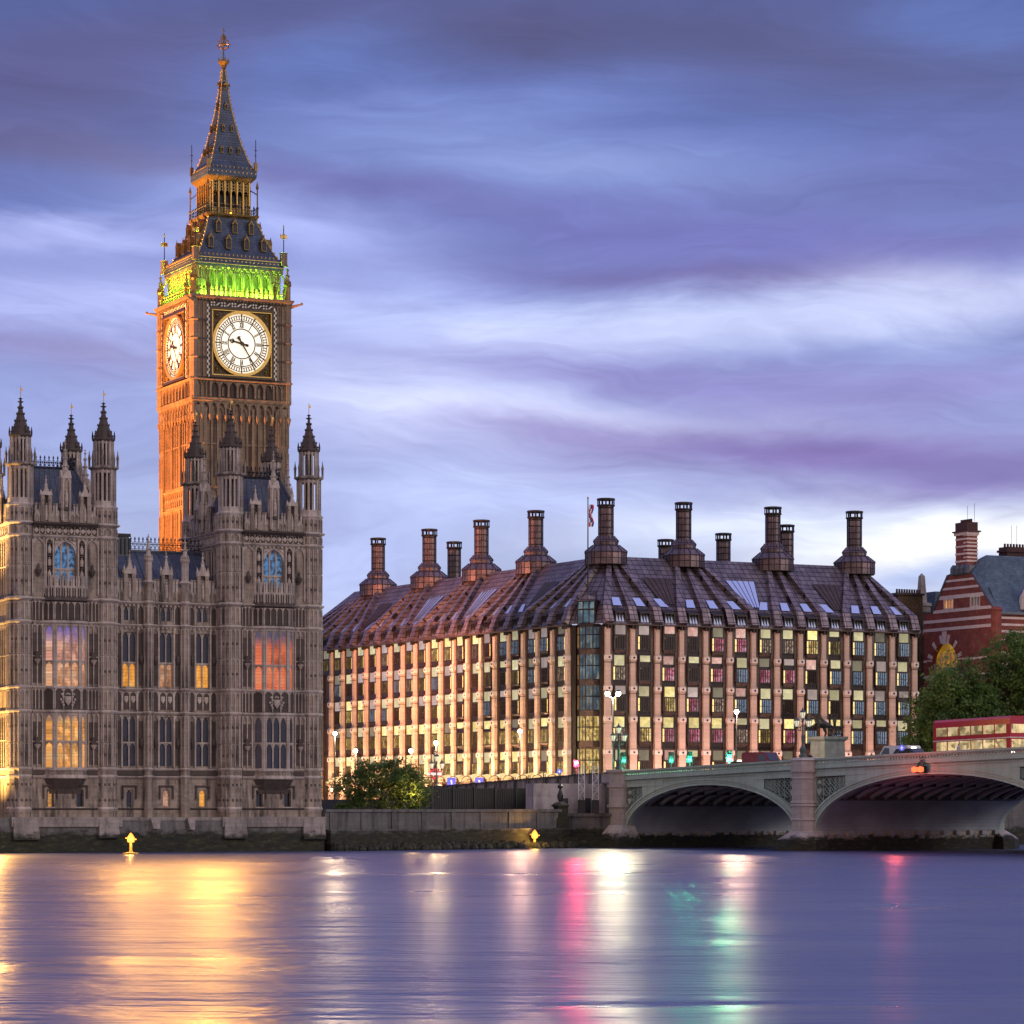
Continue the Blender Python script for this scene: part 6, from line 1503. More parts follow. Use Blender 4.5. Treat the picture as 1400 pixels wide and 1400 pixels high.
# river lights hung at the crown of the wide arch
navx = None
nv = thing('navigation_light', (OB[0] + .58 * 48.1 - .815 * .55, OB[1] - .815 * 48.1 - .58 * .55, 8.05), BA, 'pair of round orange river lights bracketed over the wide arch', 'navigation light')
Nv = MB()
for s in (-.42, .42): Nv.lathe(s, 0, [(.3, -.36), (.36, -.3), (.36, .3), (.3, .36)], 12, 0, 0); Nv.tube((s * .6, -.5, 1.1), (s, 0, .3), .05, 5, 0)
Nv.tube((-.5, -.45, 1.1), (.5, -.45, 1.1), .05, 5, 0); Nv.tube((-.3, -.2, .6), (.3, -.2, 1.0), .04, 5, 0); Nv.tube((.3, -.2, .6), (-.3, -.2, 1.0), .04, 5, 0)
Nv.build('bracket', M['iron'], nv)
for s in (-.42, .42):
    L_ = MB(); L_.lathe(s, .3, [(.02, -.3), (.3, -.22), (.34, 0), (.3, .22), (.02, .3)], 12, 0, 0); L_.ball(s, .34, 0, .3, 0, 10, 6); L_.build('lens', m_emit('orange_river_lamp', (1.0, .16, .05), 1.6), nv)

# ------------------------------------------------------------------ embankment
wx, wy = 5.6 + 18.4, 337.5 - 313.2; EA = math.atan2(wy, wx); EL = math.hypot(wx, wy)
emb = thing('embankment_wall', (-18.4, 313.2, 0), EA, 'low grey stone embankment wall with dark tide stains beside the palace', 'wall')
E_ = MB(); E_.box(-.6, EL, -2, 0, -2, 3.9, 0); E_.box(-.6, EL, -.9, .18, 3.9, 4.2, 0); E_.box(-.6, EL, -.6, .9, -2, 2.0, 0); E_.box(-.6, EL, -.6, .98, 1.95, 2.15, 0); E_.box(-.6, EL, -.6, 1.5, -2, .7, 0)
for i in range(8): E_.box(i * EL / 8, i * EL / 8 + .5, 0, .12, 2.15, 3.9, 0)
E_.build('wall', M['river_stone'], emb)
Rk = MB(); rr_ = random.Random(4)
for i in range(260):
    a_ = rr_.uniform(-.4, EL); q_ = rr_.uniform(.15, .55); d_ = rr_.uniform(.6, 2.4); Rk.lathe(a_, d_, [(q_ * .7, -.6), (q_, .1 + .5 * (2.4 - d_) / 2), (q_ * .5, .3 + .55 * (2.4 - d_) / 2 + q_ * .4)], rr_.choice((5, 6, 7)), rr_.uniform(0, 3), 0)
ro_ = Rk.build('boulders', M['river_stone'], emb); ro_['kind'] = 'stuff'
for i in range(26):
    pass
# landing wall between the abutment and the embankment
lx, ly = 11.3 - 4.4, 341.2 - 337.8; QA = math.atan2(ly, lx); QL = math.hypot(lx, ly)
lw = thing('landing_wall', (4.4, 337.8, 0), QA, 'patched pale river wall with pier stage frames beside the bridge abutment', 'wall')
E_ = MB(); E_.box(0, QL, -1.5, 0, -2, 3.4, 1); E_.box(0, QL, -1.6, .25, 3.4, 3.75, 1); E_.box(-1.5, QL, -3.5, -1.6, 3.0, 7.0, 0); E_.box(-.5, QL - 1, .0, 2.2, -2, 1.1, 1); E_.box(1.5, QL - 2, 0, .8, 1.1, 1.5, 1)
for a in (1.8, 4.6): E_.box(a, a + .9, -1.62, -1.52, 3.75, 5.4, 2)
E_.build('wall', [M['patched'], M['river_stone'], M['soffit']], lw)
for i, (px, lab) in enumerate(((795, 'white lattice mast of the landing stage, standing left of its twin'), (814, 'white lattice mast of the landing stage, next to the bridge abutment'))):
    m_ = thing('lattice_mast', ((px - 700) / 4250 * 340.2, 340.2, 3.7), 0, lab, 'lattice mast', 'lattice masts on the landing')
    X = MB()
    for u in (-.32, .32):
        for v in (-.32, .32): X.tube((u, v, 0), (u, v, 5.2), .035, 5, 0)
    for k in range(8):
        z0, z1 = .65 * k, .65 * (k + 1)
        for (u0, v0), (u1, v1) in (((-.32, .32), (.32, .32)), ((-.32, -.32), (.32, -.32)), ((-.32, -.32), (-.32, .32)), ((.32, -.32), (.32, .32))):
            p, q = ((u0, v0, z0), (u1, v1, z1)) if k % 2 else ((u1, v1, z0), (u0, v0, z1)); X.tube(p, q, .022, 4, 0); X.tube((u0, v0, z1), (u1, v1, z1), .02, 4, 0)
    X.box(-.4, .4, -.4, .4, 0, 1.5, 1) ; X.build('frame', [m_plain('white_steel', (.62, .64, .68), .5), M['iron']], m_)
# pale stone gate pier with an urn, dark gate
gp = thing('gate_pier', (5.25, 337.6, 3.2), QA, 'small pale stone gate pier topped by a dark urn', 'gate pier')
X = MB(); X.frust(0, 0, [(.75, -1.2), (.7, 0), (.55, .05), (.55, 1.2), (.72, 1.3), (.72, 1.45), (.3, 1.8)], 0); X.build('shaft', M['footing'], gp)
X = MB(); X.lathe(0, 0, [(.16, 1.8), (.3, 2.1), (.36, 2.5), (.18, 2.9), (.12, 3.2), (.34, 3.4), (.3, 3.55), (.1, 3.7), (.05, 4.0)], 10, 0, 0); X.build('urn', M['iron'], gp)
ig = thing('iron_gate', (2.2, 336.4, 2.2), EA, 'dark iron gate closing the river stairs', 'gate')
X = MB(); 
for i in range(12): X.tube((-1.4 + i * .25, 0, -1.5), (-1.4 + i * .25, 0, 1.9), .04, 4, 0)
for z in (-1.3, .3, 1.7): X.box(-1.45, 1.45, -.04, .04, z, z + .08, 0)
X.build('bars', M['iron'], ig)
# dark boarded screen and railing above the embankment
sc_ = thing('boarded_screen', (-9.6, 342.0, 4.0), R(34), 'long dark boarded screen topped with railings behind the embankment wall', 'screen')
X = MB(); X.box(-2, 15.2, -.1, 0, 0, 2.55, 0)
for i in range(58): X.box(-2 + i * .3, -1.96 + i * .3, 0, .05, 0, 2.5, 0)
for i in range(7): X.box(-2 + i * 2.8, -1.8 + i * 2.8, -.1, .12, 0, 2.75, 0)
X.build('boards', M['iron'], sc_)
rl = thing('street_railing', (OB[0] - .58 * 2, OB[1] + .815 * 2, 0), BA, 'black railing with paired posts along the sloping bridge approach', 'railing')
X = MB()
for i in range(13):
    s = -3.2 - 2.9 * i
    for e in (0, .28): X.tube((s + e, .45, zq(s) - 3.6), (s + e, .45, zq(s) + .25), .05, 5, 0)
for z in (-.05, -1.2): X.tube((-2, .45, zq(-4) + z), (-40, .45, zq(-42) + z), .045, 5, 0)
X.build('rails', M['iron'], rl)
# river wall downstream of the bridge
nw = thing('river_wall', (33.4, 356.0, 0), R(24.8), 'dark river wall seen under the bridge arches', 'wall')
X = MB(); X.box(-.2, 260, -3, 0, -2, 5.8, 0); X.box(-.2, 260, -1, .25, 5.8, 6.9, 0); X.build('wall', M['river_stone'], nw)
# ------------------------------------------------------------------ red brick building with banded gable
M['red_brick'] = m_rows('deep_red_brick', (0.30, 0.075, 0.055), (0.22, 0.055, 0.045), (0.20, 0.11, 0.09), 0.46, 0.16, rough=.85, mortar=.015, spec=.2)
M['band'] = m_plain('pale_portland_band', (0.66, 0.52, 0.48), 0.8, 0, .15, 1.5)
M['brown_brick'] = m_rows('brown_stock_brick', (0.17, 0.11, 0.06), (0.12, 0.08, 0.045), (0.06, 0.045, 0.03), 0.46, 0.16, rough=.9, mortar=.015, spec=.2)
M['slate_green'] = m_rows('grey_green_slate', (0.085, 0.135, 0.19), (0.05, 0.085, 0.125), (0.025, 0.04, 0.055), 0.5, 0.28, rough=.6)
GA = math.atan2(-.89, .45); GO = (56.96, 430.0, 0)
red = thing('brick_building', GO, GA, 'red brick building with pale stone bands, steep gable and tall striped chimney', 'building')
B = MB()
prof = [(0, 4), (17, 4), (17, 30.5), (11.5, 36.1), (5.8, 36.1), (2.1, 31.2), (0, 31.2)]
def span_at(z): return (0, 17) if z <= 30.5 else ((0 if z < 31.2 else 2.1 + (z - 31.2) / 4.9 * 3.7), 17 - (z - 30.5) / 5.6 * 5.5)
holes = [(5.0, 6.95, 31.6, 32.75), (11.2, 13.15, 31.6, 32.75)]
# gable face in strips so that windows can be real openings
B.poly([(0, 0, 27.2), (17, 0, 27.2), (17, 0, 30.5), (16.0, 0, 31.5), (2.35, 0, 31.5), (2.1, 0, 31.2), (0, 0, 31.2)], 0)
for a0, a1 in ((None, 5.0), (6.95, 11.2), (13.15, None)):
    p0, p1 = (span_at(31.5)[0] if a0 is None else a0), (span_at(31.5)[1] if a1 is None else a1)
    q0, q1 = (span_at(32.8)[0] if a0 is None else a0), (span_at(32.8)[1] if a1 is None else a1)
    B.poly([(p0, 0, 31.5), (p1, 0, 31.5), (q1, 0, 32.8), (q0, 0, 32.8)], 0)
B.poly([(span_at(32.8)[0], 0, 32.8), (span_at(32.8)[1], 0, 32.8), (11.5, 0, 36.1), (5.8, 0, 36.1)], 0)
B.box(0, 2.0, -.3, 0, 4, 27.2, 0); B.box(8.1, 17, -.3, 0, 4, 27.2, 0); B.box(2.0, 8.1, -.3, 0, 4, 18, 0); B.box(2.0, 8.1, -1.2, -1.0, 18, 27.2, 2)
arch_head(B, 2.0, 8.1, 27.2, 3.0, -.6, 0.0, 0, 10)
for z, h in ((35.15, .3), (34.1, .32), (32.85, .5), (31.05, .42), (29.75, .42), (28.6, .42), (24.4, .3), (22.2, .3)):
    l, r = span_at(z); l = max(l, span_at(z + h)[0]); r = min(r, span_at(z + h)[1])
    if z > 27: B.box(l, r, -.05, .05, z, z + h, 1)
    else: B.box(.0, 2.0, -.05, .05, z, z + h, 1); B.box(8.1, r, -.05, .05, z, z + h, 1)
for k in range(13):                                          # striped voussoirs
    t = R(14) * k + R(6); c_, s_ = -math.cos(t), math.sin(t)
    seg(B, 5.05 + 3.1 * c_, 23.9 + 3.1 * s_, 5.05 + 4.2 * c_, 23.9 + 4.2 * s_, .42, -.1, .07, 1 if k % 2 else 0, .55)
B.box(4.6, 5.5, -.1, .16, 26.7, 28.5, 1)
for e in (((2.1, 31.2), (5.8, 36.1)), ((17, 30.5), (11.5, 36.1))): seg(B, *e[0], *e[1], .3, -.5, .12, 3)
B.build('gable', [M['red_brick'], M['band'], M['soffit'], M['lead']], red)
for i, (l, r, b, t) in enumerate(holes):
    F = MB(); G = [MB()]
    F.box(l - .15, r + .15, -.1, .06, b - .12, b, 0); F.box(l - .15, r + .15, -.1, .06, t, t + .1, 0); F.box(l - .18, l, -.3, .06, b, t, 0); F.box(r, r + .18, -.3, .06, b, t, 0)
    for q in (1, 2): F.box(l + (r - l) * q / 3 - .09, l + (r - l) * q / 3 + .09, -.3, .02, b, t, 0)
    w = F.build('window', M['band'], red); g = MB(); g.poly([(l, -.25, b), (r, -.25, b), (r, -.25, t), (l, -.25, t)]); g.build('pane', M['lit_yellow'] if i == 0 else M['glass'], w)
F = MB(); F.box(2.3, 7.8, -.62, -.5, 21.0, 21.3, 0)
for x in (3.4, 4.5, 5.6, 6.7): F.box(x - .09, x + .09, -.7, -.5, 18, 25.6, 0)
F.box(2.2, 7.9, -.7, -.5, 23.3, 23.55, 0); w = F.build('window', M['band'], red)
M['lit_amber'] = m_lit('amber_lit_window', (0.75, 0.36, 0.03), (1.0, 0.60, 0.10), 0.6, 1.0, cells=.5, cs=.9, dark=.5)
g = MB(); g.poly([(2.0, -.75, 18), (8.1, -.75, 18), (8.1, -.75, 27), (2.0, -.75, 27)]); g.build('pane', M['lit_amber'], w)
# long slate roof, river front with bands
wA = R(27) - GA
Rf = MB(); u = Vector((math.cos(wA), math.sin(wA)))
def rp(a, z, t): return (a + u.x * t, -(u.y * t), z)
Rf.mesh([rp(17.15, 30.35, .0), rp(17.15, 30.35, 46), rp(11.5, 36.2, 46), rp(11.5, 36.2, 0), rp(11.2, 38.6, 2.5), rp(11.2, 38.6, 46), rp(5.8, 36.2, 0), rp(2, 31, 0), rp(2, 31, 46), rp(14.5, 33.3, 0)], [(0, 1, 5, 4, 3, 9), (4, 5, 8, 7, 6), (3, 4, 6)], 0)
rf = Rf.build('roof', M['slate_green'], red)
Ck = MB(); Ck.box(6.7, 11.0, -2.4, .15, 36.0, 37.2, 2)
for i in range(4): Ck.lathe(7.2 + i * 1.1, .0, [(.5, 36.1), (.52, 36.9), (.2, 37.4)], 8, 0, 2)
Ck.box(7.5, 10.2, -1.75, -.1, 37.1, 42.0, 0); Ck.box(7.3, 10.4, -1.95, .1, 41.35, 41.75, 1); Ck.box(7.1, 10.6, -2.1, .25, 41.75, 41.95, 3); Ck.box(7.45, 10.25, -1.8, -.05, 41.95, 43.1, 3)
for i in range(4): Ck.box(7.44, 10.26, -1.81, -.04, 37.7 + i * 1.0, 37.95 + i * 1.0, 1)
for i in range(4): Ck.box(9.4, 10.27, -1.82, -.03, 38.2 + i * 1.0, 38.4 + i * 1.0, 1)
for i in range(6): Ck.lathe(7.7 + i * .46, -.9, [(.16, 43.0), (.14, 43.5), (.18, 43.55)], 7, 0, 3)
Ck.tube((9, -1, 43.2), (9, -1, 45.4), .03, 4, 3); Ck.tube((10.6, -1, 43.2), (10.6, -1, 45.6), .03, 4, 3)
Ck.build('chimney', [M['red_brick'], M['band'], M['lead'], m_plain('dark_chimney_brick', (.07, .03, .03), .9)], rf)
Fr = MB(); Fr.set((17, 0), wA); Fr.box(0, 46, -.4, 0, 4, 30.4, 0); Fr.box(0, 46, -.3, .35, 30.2, 30.55, 2)
for z in (29.6, 28.7, 27.8, 26.6, 25.0, 23.4): Fr.box(0, 46, -.1, .05, z, z + .3, 1)
Fr.set(); Fr.lathe(17.0, 0, [(.7, 4), (.7, 30.6), (.9, 30.8), (.6, 31.2)], 8, 0, 0)
Fr.set((17, 0), wA); Fr.lathe(6.4, -.6, [(1.8, 22), (1.8, 30.8), (2.1, 31.0), (2.0, 31.3), (1.7, 32.8), (1.0, 34.0), (.4, 34.6), (.1, 36)], 12, 0, 1); Fr.box(4.9, 6.3, 1.4, 1.7, 27.4, 29.0, 1)
Fr.build('river_front', [M['red_brick'], M['band'], M['lead']], red)
Dk_ = MB(); Dk_.set((17, 0), wA); Dk_.plan([(.8, -4.4), (3.6, -4.4), (3.6, -.6), (.8, -.6)], 30.8, 34.0, 0, [(.8, -4.6), (3.6, -4.6), (3.6, -2.6), (.8, -2.6)]); Dk_.build('dormer', M['slate_green'], rf)
Sm = MB(); Sm.set((17, 0), wA); Sm.box(6.9, 11, -9, -7, 36, 40.0, 0); Sm.box(6.7, 11.2, -9.2, -6.8, 39.3, 39.6, 0)
for i in range(8): Sm.lathe(7.2 + .5 * i, -8, [(.18, 39.9), (.16, 40.5)], 6, 0, 0)
for x in (8.3, 9.2): Sm.tube((x, -8, 40), (x, -8, 43.0), .03, 4, 0)
Sm.build('chimney', m_plain('sooty_red_chimney', (.06, .028, .026), .9), rf)
bb = thing('brick_building', (54.6, 431.5, 0), R(27), 'brown brick building with a row of chimney pots between office block and red gable', 'building')
B = MB(); B.box(-1.2, 2.9, -5, 0, 4, 34.2, 0); B.box(-1.4, 3.1, -5.2, .2, 33.9, 34.2, 1); B.box(-1.2, 4.2, -5, -.3, 4, 28.5, 0); B.build('wall', [M['brown_brick'], M['bronze']], bb)
B = MB()
for i in range(10): B.lathe(-1.0 + .42 * i, -.6, [(.17, 34.1), (.14, 34.7), (.18, 34.75)], 7, 0, 0)
B.build('chimney_pots', m_plain('dark_clay_pot', (.08, .05, .04), .9), bb)
ob = thing('stone_building', (58.4, 436, 0), R(27), 'small stone obelisk and blue slate roof peeping between brown brick and red gable', 'building')
B = MB(); B.box(-2.5, 4.5, -9, 0, 4, 29.2, 1); B.plan([(-2.5, -9), (4.5, -9), (4.5, 0), (-2.5, 0)], 29.2, 33.4, 0, [(-2.5, -5), (4.5, -5), (4.5, -3.5), (-2.5, -3.5)]); B.box(1.6, 4.6, -3.2, -.6, 29, 34.8, 0)
rfo = B.build('roof', [M['slate_green'], M['band']], ob)
B = MB(); B.frust(-.3, -1.2, [(.9, 31.8), (.9, 32.6), (1.05, 32.7), (.95, 33.1), (.55, 33.2), (.32, 36.9), (.05, 37.3)], 0); B.build('obelisk', M['footing'], ob)
# distant roofs closing the street behind the tower
for i, (x, y, w, dpt, h, lab) in enumerate(((-46, 560, 46, 20, 14, 'dim stone building closing the street beyond the office block'), (150, 520, 70, 20, 22, 'brick building hidden behind the right-hand trees'))):
    pass
# ------------------------------------------------------------------ trees
def m_leaf(name, c):
    m, t, b = material(name)
    o = t.new('ShaderNodeTexCoord').outputs['Object']
    n = t.noise(o, 1.1, 4, 0.6); n2 = t.noise(o, 6.0, 2, 0.6)
    k = t.math('ADD', t.math('MULTIPLY', n, .6), t.math('MULTIPLY', n2, .4))
    t.put(b.inputs['Base Color'], t.ramp(k, [(0.3, tuple(v * .5 for v in c)), (0.55, c), (0.75, (c[0] * 2.0, c[1] * 1.55, c[2] * 1.3))]))
    b.inputs['Roughness'].default_value = .55
    tr_ = t.new('ShaderNodeBsdfTranslucent', {'Color': b.inputs['Base Color'].links[0].from_socket}); mx = t.new('ShaderNodeMixShader', {0: .45})
    t.l.new(b.outputs[0], mx.inputs[1]); t.l.new(tr_.outputs[0], mx.inputs[2])
    t.l.new(mx.outputs[0], next(n_ for n_ in t.n if n_.type == 'OUTPUT_MATERIAL').inputs[0])
    return m
LEAF = [m_leaf('leaf_green', (0.115, 0.20, 0.042)), m_leaf('leaf_deep', (0.075, 0.14, 0.034)), m_leaf('leaf_bright', (0.18, 0.24, 0.055))]
M['bark'] = m_plain('bark', (0.07, 0.055, 0.04), .9, 0, .4, 3)
def tree(name, loc, blobs, trunk_h, n, size, label, cat='tree', group=None, seed=1, tr=.35):
    r = random.Random(seed); root = thing(name, loc, 0, label, cat, group)
    T = MB(); T.tube((0, 0, 0), (.1, 0, trunk_h * .55), tr, 8, 0, tr * .8); T.tube((.1, 0, trunk_h * .55), (0, .1, trunk_h), tr * .8, 8, 0, tr * .6)
    for b in blobs:
        mid = (b[0] * .45, b[1] * .45, trunk_h * .6 + (b[2] - trunk_h * .6) * .5)
        T.tube((0, 0, trunk_h * .6), mid, tr * .45, 6, 0, tr * .3); T.tube(mid, (b[0], b[1], b[2]), tr * .3, 5, 0, tr * .08)
        for _ in range(4):
            v = Vector((r.gauss(0, 1), r.gauss(0, 1), r.gauss(0, .7))).normalized() * b[3] * .8; T.tube((b[0] * .8, b[1] * .8, b[2] * .95), (b[0] + v.x, b[1] + v.y, b[2] + v.z), tr * .1, 4, 0, .02)
    T.build('trunk', M['bark'], root)
    V = []; F = []; mi = []
    tot = sum(b[3] ** 2 for b in blobs)
    for b in blobs:
        clumps = []
        for _ in range(max(10, int(34 * b[3] ** 2 / 6))):
            v = Vector((r.gauss(0, 1), r.gauss(0, 1), r.gauss(0, 1))).normalized(); q = r.choice((r.uniform(.5, 1.0), r.uniform(.8, 1.28))) * b[3]
            clumps.append((v.x * q, v.y * q, v.z * q * .88, r.uniform(.22, .72) * (b[3] ** .5) * .62, r.choice((0, 0, 0, 1, 1, 2))))
        for _ in range(int(n * b[3] ** 2 / tot)):
            cx_, cy_, cz_, cr, cm = r.choice(clumps)
            c = Vector((b[0] + cx_ + r.gauss(0, cr), b[1] + cy_ + r.gauss(0, cr), b[2] + cz_ + r.gauss(0, cr * .75)))
            nrm = Vector((r.gauss(0, 1), r.gauss(0, 1), r.gauss(.6, 1))).normalized(); t1 = nrm.orthogonal().normalized(); t1 = (Matrix.Rotation(r.uniform(0, 6.28), 3, nrm) @ t1); t2 = nrm.cross(t1)
            s = size * r.uniform(.6, 1.3); k = len(V)
            V += [tuple(c - t1 * s * .5), tuple(c + t2 * s * .33 - t1 * s * .1), tuple(c + t1 * s * .55 + nrm * s * .1), tuple(c - t2 * s * .33 - t1 * s * .1)]
            F.append((k, k + 1, k + 2, k + 3)); mi.append(cm if r.random() < .8 else r.choice((0, 1, 2)))
    me = bpy.data.meshes.new('crown'); me.from_pydata(V, [], F)
    for m in LEAF: me.materials.append(m)
    me.polygons.foreach_set('material_index', mi); me.update()
    o = bpy.data.objects.new('crown', me); col.objects.link(o); o.parent = root
    return root
G_T = 'plane trees beside the bridge'
tree('broadleaf_tree', (54.0, 384, 4.0), [(-1.2, 0, 11.5, 3.4), (2.2, -.6, 12.5, 3.6), (.6, .6, 15.4, 3.2), (-2.6, .4, 9.0, 2.7), (3.0, .3, 8.8, 2.8), (.2, -1, 7.4, 2.8)], 8, 21000, .40, 'green bushy plane tree next to the end of the office block', 'tree', G_T, 3)
tree('broadleaf_tree', (62.5, 386, 4.0), [(-2.2, 0, 13.6, 3.6), (2.0, -.4, 14.4, 3.8), (0, .5, 18.2, 3.5), (2.6, .5, 19.0, 2.8), (-3.0, 0, 10.0, 3.0), (1.5, -1, 8.8, 3.2)], 9, 22000, .42, 'tallest deep green plane tree, in front of the red brick river front', 'tree', G_T, 8)
tree('broadleaf_tree', (71.5, 390, 4.0), [(-2.5, 0, 13.8, 3.6), (2.0, -.4, 15, 3.8), (0, .5, 17.5, 3.5), (-3.0, 0, 10, 3.2), (1.5, -1, 9, 3.2)], 9, 9000, .5, 'plane tree cut off by the right edge of the photo', 'tree', G_T, 12)
tree('round_bush', (-13.8, 330, 3.9), [(-2.7, 0, 2.6, 1.9), (0, -.3, 3.7, 2.1), (2.4, 0, 3.0, 2.0), (-3.4, 0, 1.2, 1.3), (3.7, -.2, 1.6, 1.5), (.4, -.6, 1.5, 2.0), (1.6, .2, 4.1, 1.5), (-1.3, .2, 4.3, 1.4)], 2.2, 17000, .25, 'wide rounded green bush on the embankment beside the palace', 'bush', None, 21, .18)

# ------------------------------------------------------------------ lamps
def bl(s, d): return (OB[0] + .58 * s - .815 * d, OB[1] - .815 * s - .58 * d)
M['lantern_glass'] = m_emit('faint_lantern_glass', (0.85, 0.80, 0.58), .75)
M['lamp_green'] = m_plain('dark_green_lamp_paint', (0.05, 0.08, 0.07), .45)
def triple_lamp():
    root = thing('lamp_post', (0, 0, 0), 0, 'x', 'lamp post', 'three-lantern lamp posts of the bridge')
    P_ = MB(); P_.lathe(0, 0, [(.42, 0), (.42, .25), (.3, .4), (.34, .9), (.2, 1.1), (.13, 1.4), (.17, 2.2), (.1, 2.4), (.08, 3.6), (.14, 3.75), (.06, 3.9)], 8, 0, 0)
    for s in (-1, 1):
        for (a0, z0), (a1, z1) in (((0, 2.7), (.45 * s, 2.75)), ((.45 * s, 2.75), (.62 * s, 3.05)), ((0, 3.3), (.4 * s, 3.0)), ((.3 * s, 2.75), (.2 * s, 3.1))): P_.tube((a0, 0, z0), (a1, 0, z1), .045, 5, 0)
    P_.build('post', M['lamp_green'], root)
    for a, z in ((-.62, 3.1), (.62, 3.1), (0, 3.95)):
        L_ = MB(); L_.lathe(a, 0, [(.16, z), (.33, z + .62), (.05, z + .62)], 8, 0, 0); l_ = L_.build('lantern', M['lantern_glass'], root)
        C_ = MB(); C_.lathe(a, 0, [(.36, z + .62), (.3, z + .75), (.1, z + .9), (.06, z + 1.05), (.01, z + 1.2)], 8, 0, 0); C_.lathe(a, 0, [(.1, z - .12), (.18, z), (.18, z + .04)], 8, 0, 0)
        for i in range(8): C_.tube((a + .165 * math.cos(R(45) * i), .165 * math.sin(R(45) * i), z), (a + .335 * math.cos(R(45) * i), .335 * math.sin(R(45) * i), z + .62), .02, 4, 0)
        C_.build('lantern_frame', M['lamp_green'], l_)
    return root
tl = triple_lamp()
tri = [(bl(30.6, .35), zp(30.6) + .12, BA, 'three-lantern lamp post on the granite pier between the arches'), (bl(-.4, .1), zp(0) + .12, BA, 'three-lantern lamp post over the bridge abutment'),
       (bl(-37, -.6), zq(-37) - 1.0, BA, 'three-lantern lamp post on the lower street beside the boarded screen')]
for i, ((x, y), z, rz, lab) in enumerate(tri):
    o = tl if i == 0 else dup_thing(tl, (x, y, z), rz)
    o.location = (x, y, z); o.rotation_euler = (0, 0, R(8)); o['label'] = lab
M['street_glow'] = m_emit('street_lamp_bulb', (1.0, 0.80, 0.50), 40.0)
def street_lamp(h, dbl=False, glow='street_glow'):
    root = thing('street_lamp', (0, 0, 0), 0, 'x', 'street lamp', 'bright street lamps')
    P_ = MB(); P_.lathe(0, 0, [(.16, 0), (.16, .9), (.09, 1.0), (.06, h - .3)], 8, 0, 0)
    for s in ((-1, 1) if dbl else (0,)):
        if s: P_.tube((0, 0, h - .4), (s * .6, 0, h + .1), .04, 5, 0)
        else: P_.tube((0, 0, h - .4), (0, 0, h + .1), .04, 5, 0)
        P_.lathe(s * .62, 0, [(.3, h + .4), (.22, h + .55), (.04, h + .62)], 8, 0, 0)
    P_.build('pole', M['iron'], root)
    for s in ((-1, 1) if dbl else (0,)):
        B_ = MB(); B_.ball(s * .62, 0, h + .18, .26, 0, 10, 6); B_.build('bulb', M[glow], root)
    return root
LW = (1.0, 0.72, 0.42)
M['glow_rose'] = m_emit('rose_lamp_bulb', (1.0, 0.55, 0.32), 35.0); M['glow_white'] = m_emit('cream_lamp_bulb', (1.0, 0.88, 0.55), 55.0)
for px, Y, zt, P, colr, gl, dbl, lab in (
        (458, 395, 13.8, 13000, (1, .70, .42), 'street_glow', False, 'bright street lamp right beside the palace corner'),
        (486, 400, 11.7, 5000, (1, .66, .34), 'street_glow', False, 'bright street lamp above the left end of the round bush'),
        (562, 385, 11.4, 2500, (1, .62, .30), 'street_glow', False, 'small street lamp above the right end of the round bush'),
        (596, 376, 12.2, 9000, (1, .68, .36), 'street_glow', False, 'bright street lamp over the red roundel sign'),
        (711, 371, 13.5, 9000, (1, .58, .38), 'glow_rose', False, 'rose-tinted street lamp in front of the long office front'),
        (838, 353, 17.3, 20000, (1, .86, .55), 'glow_white', True, 'tall double-headed street lamp at the office corner, brightest of all'),
        (1007, 348, 15.1, 9000, (1, .60, .40), 'glow_rose', False, 'rose-tinted street lamp on the bridge before the office river front')):
    g0 = 5.35 if px < 800 else 7.3
    o = street_lamp(zt - g0 - .18, dbl, gl); o.location = ((px - 700) / 4250 * Y, Y, g0); o['label'] = lab
    for s in ((-.62, .62) if dbl else (0,)):
        lamp('street_light', 'POINT', (s, -.45, zt - g0 - .35), P * .62 / (2 if dbl else 1), colr, .25, parent=o)
# floodlamps on the gutter of the palace range
def p2w(a, d, z): c_, s_ = math.cos(TH), math.sin(TH); return (-18.9 + a * c_ + d * s_, 312.4 + a * s_ - d * c_, z)
M['gold_glow'] = m_emit('gold_floodlamp', (1.0, 0.66, 0.16), 45.0)
for i, (a, lab) in enumerate(((-20.45, 'gold floodlamp on the palace roof beside the left pavilion'), (-12.35, 'gold floodlamp on the palace roof close to the right pavilion'))):
    o = thing('roof_spotlight', p2w(a, -1.6, 26.75), TH, lab, 'floodlight', 'floodlamps on the palace roof')
    X = MB(); X.tube((0, 0, 0), (0, 0, .7), .05, 5, 0); X.box(-.25, .25, -.3, .0, .55, 1.0, 0); X.build('housing', M['iron'], o)
    X = MB(); X.ball(0, .12, .78, .17, 0, 10, 6); X.build('bulb', M['gold_glow'], o)
    fb = lamp('floodlight_beam', 'SPOT', (0, -2.9, .9), (17000, 27000)[i], (1.0, .45, .085), 1.6, spot=128, blend=.3, parent=o); fb.rotation_euler = (R(-82), 0, 0)
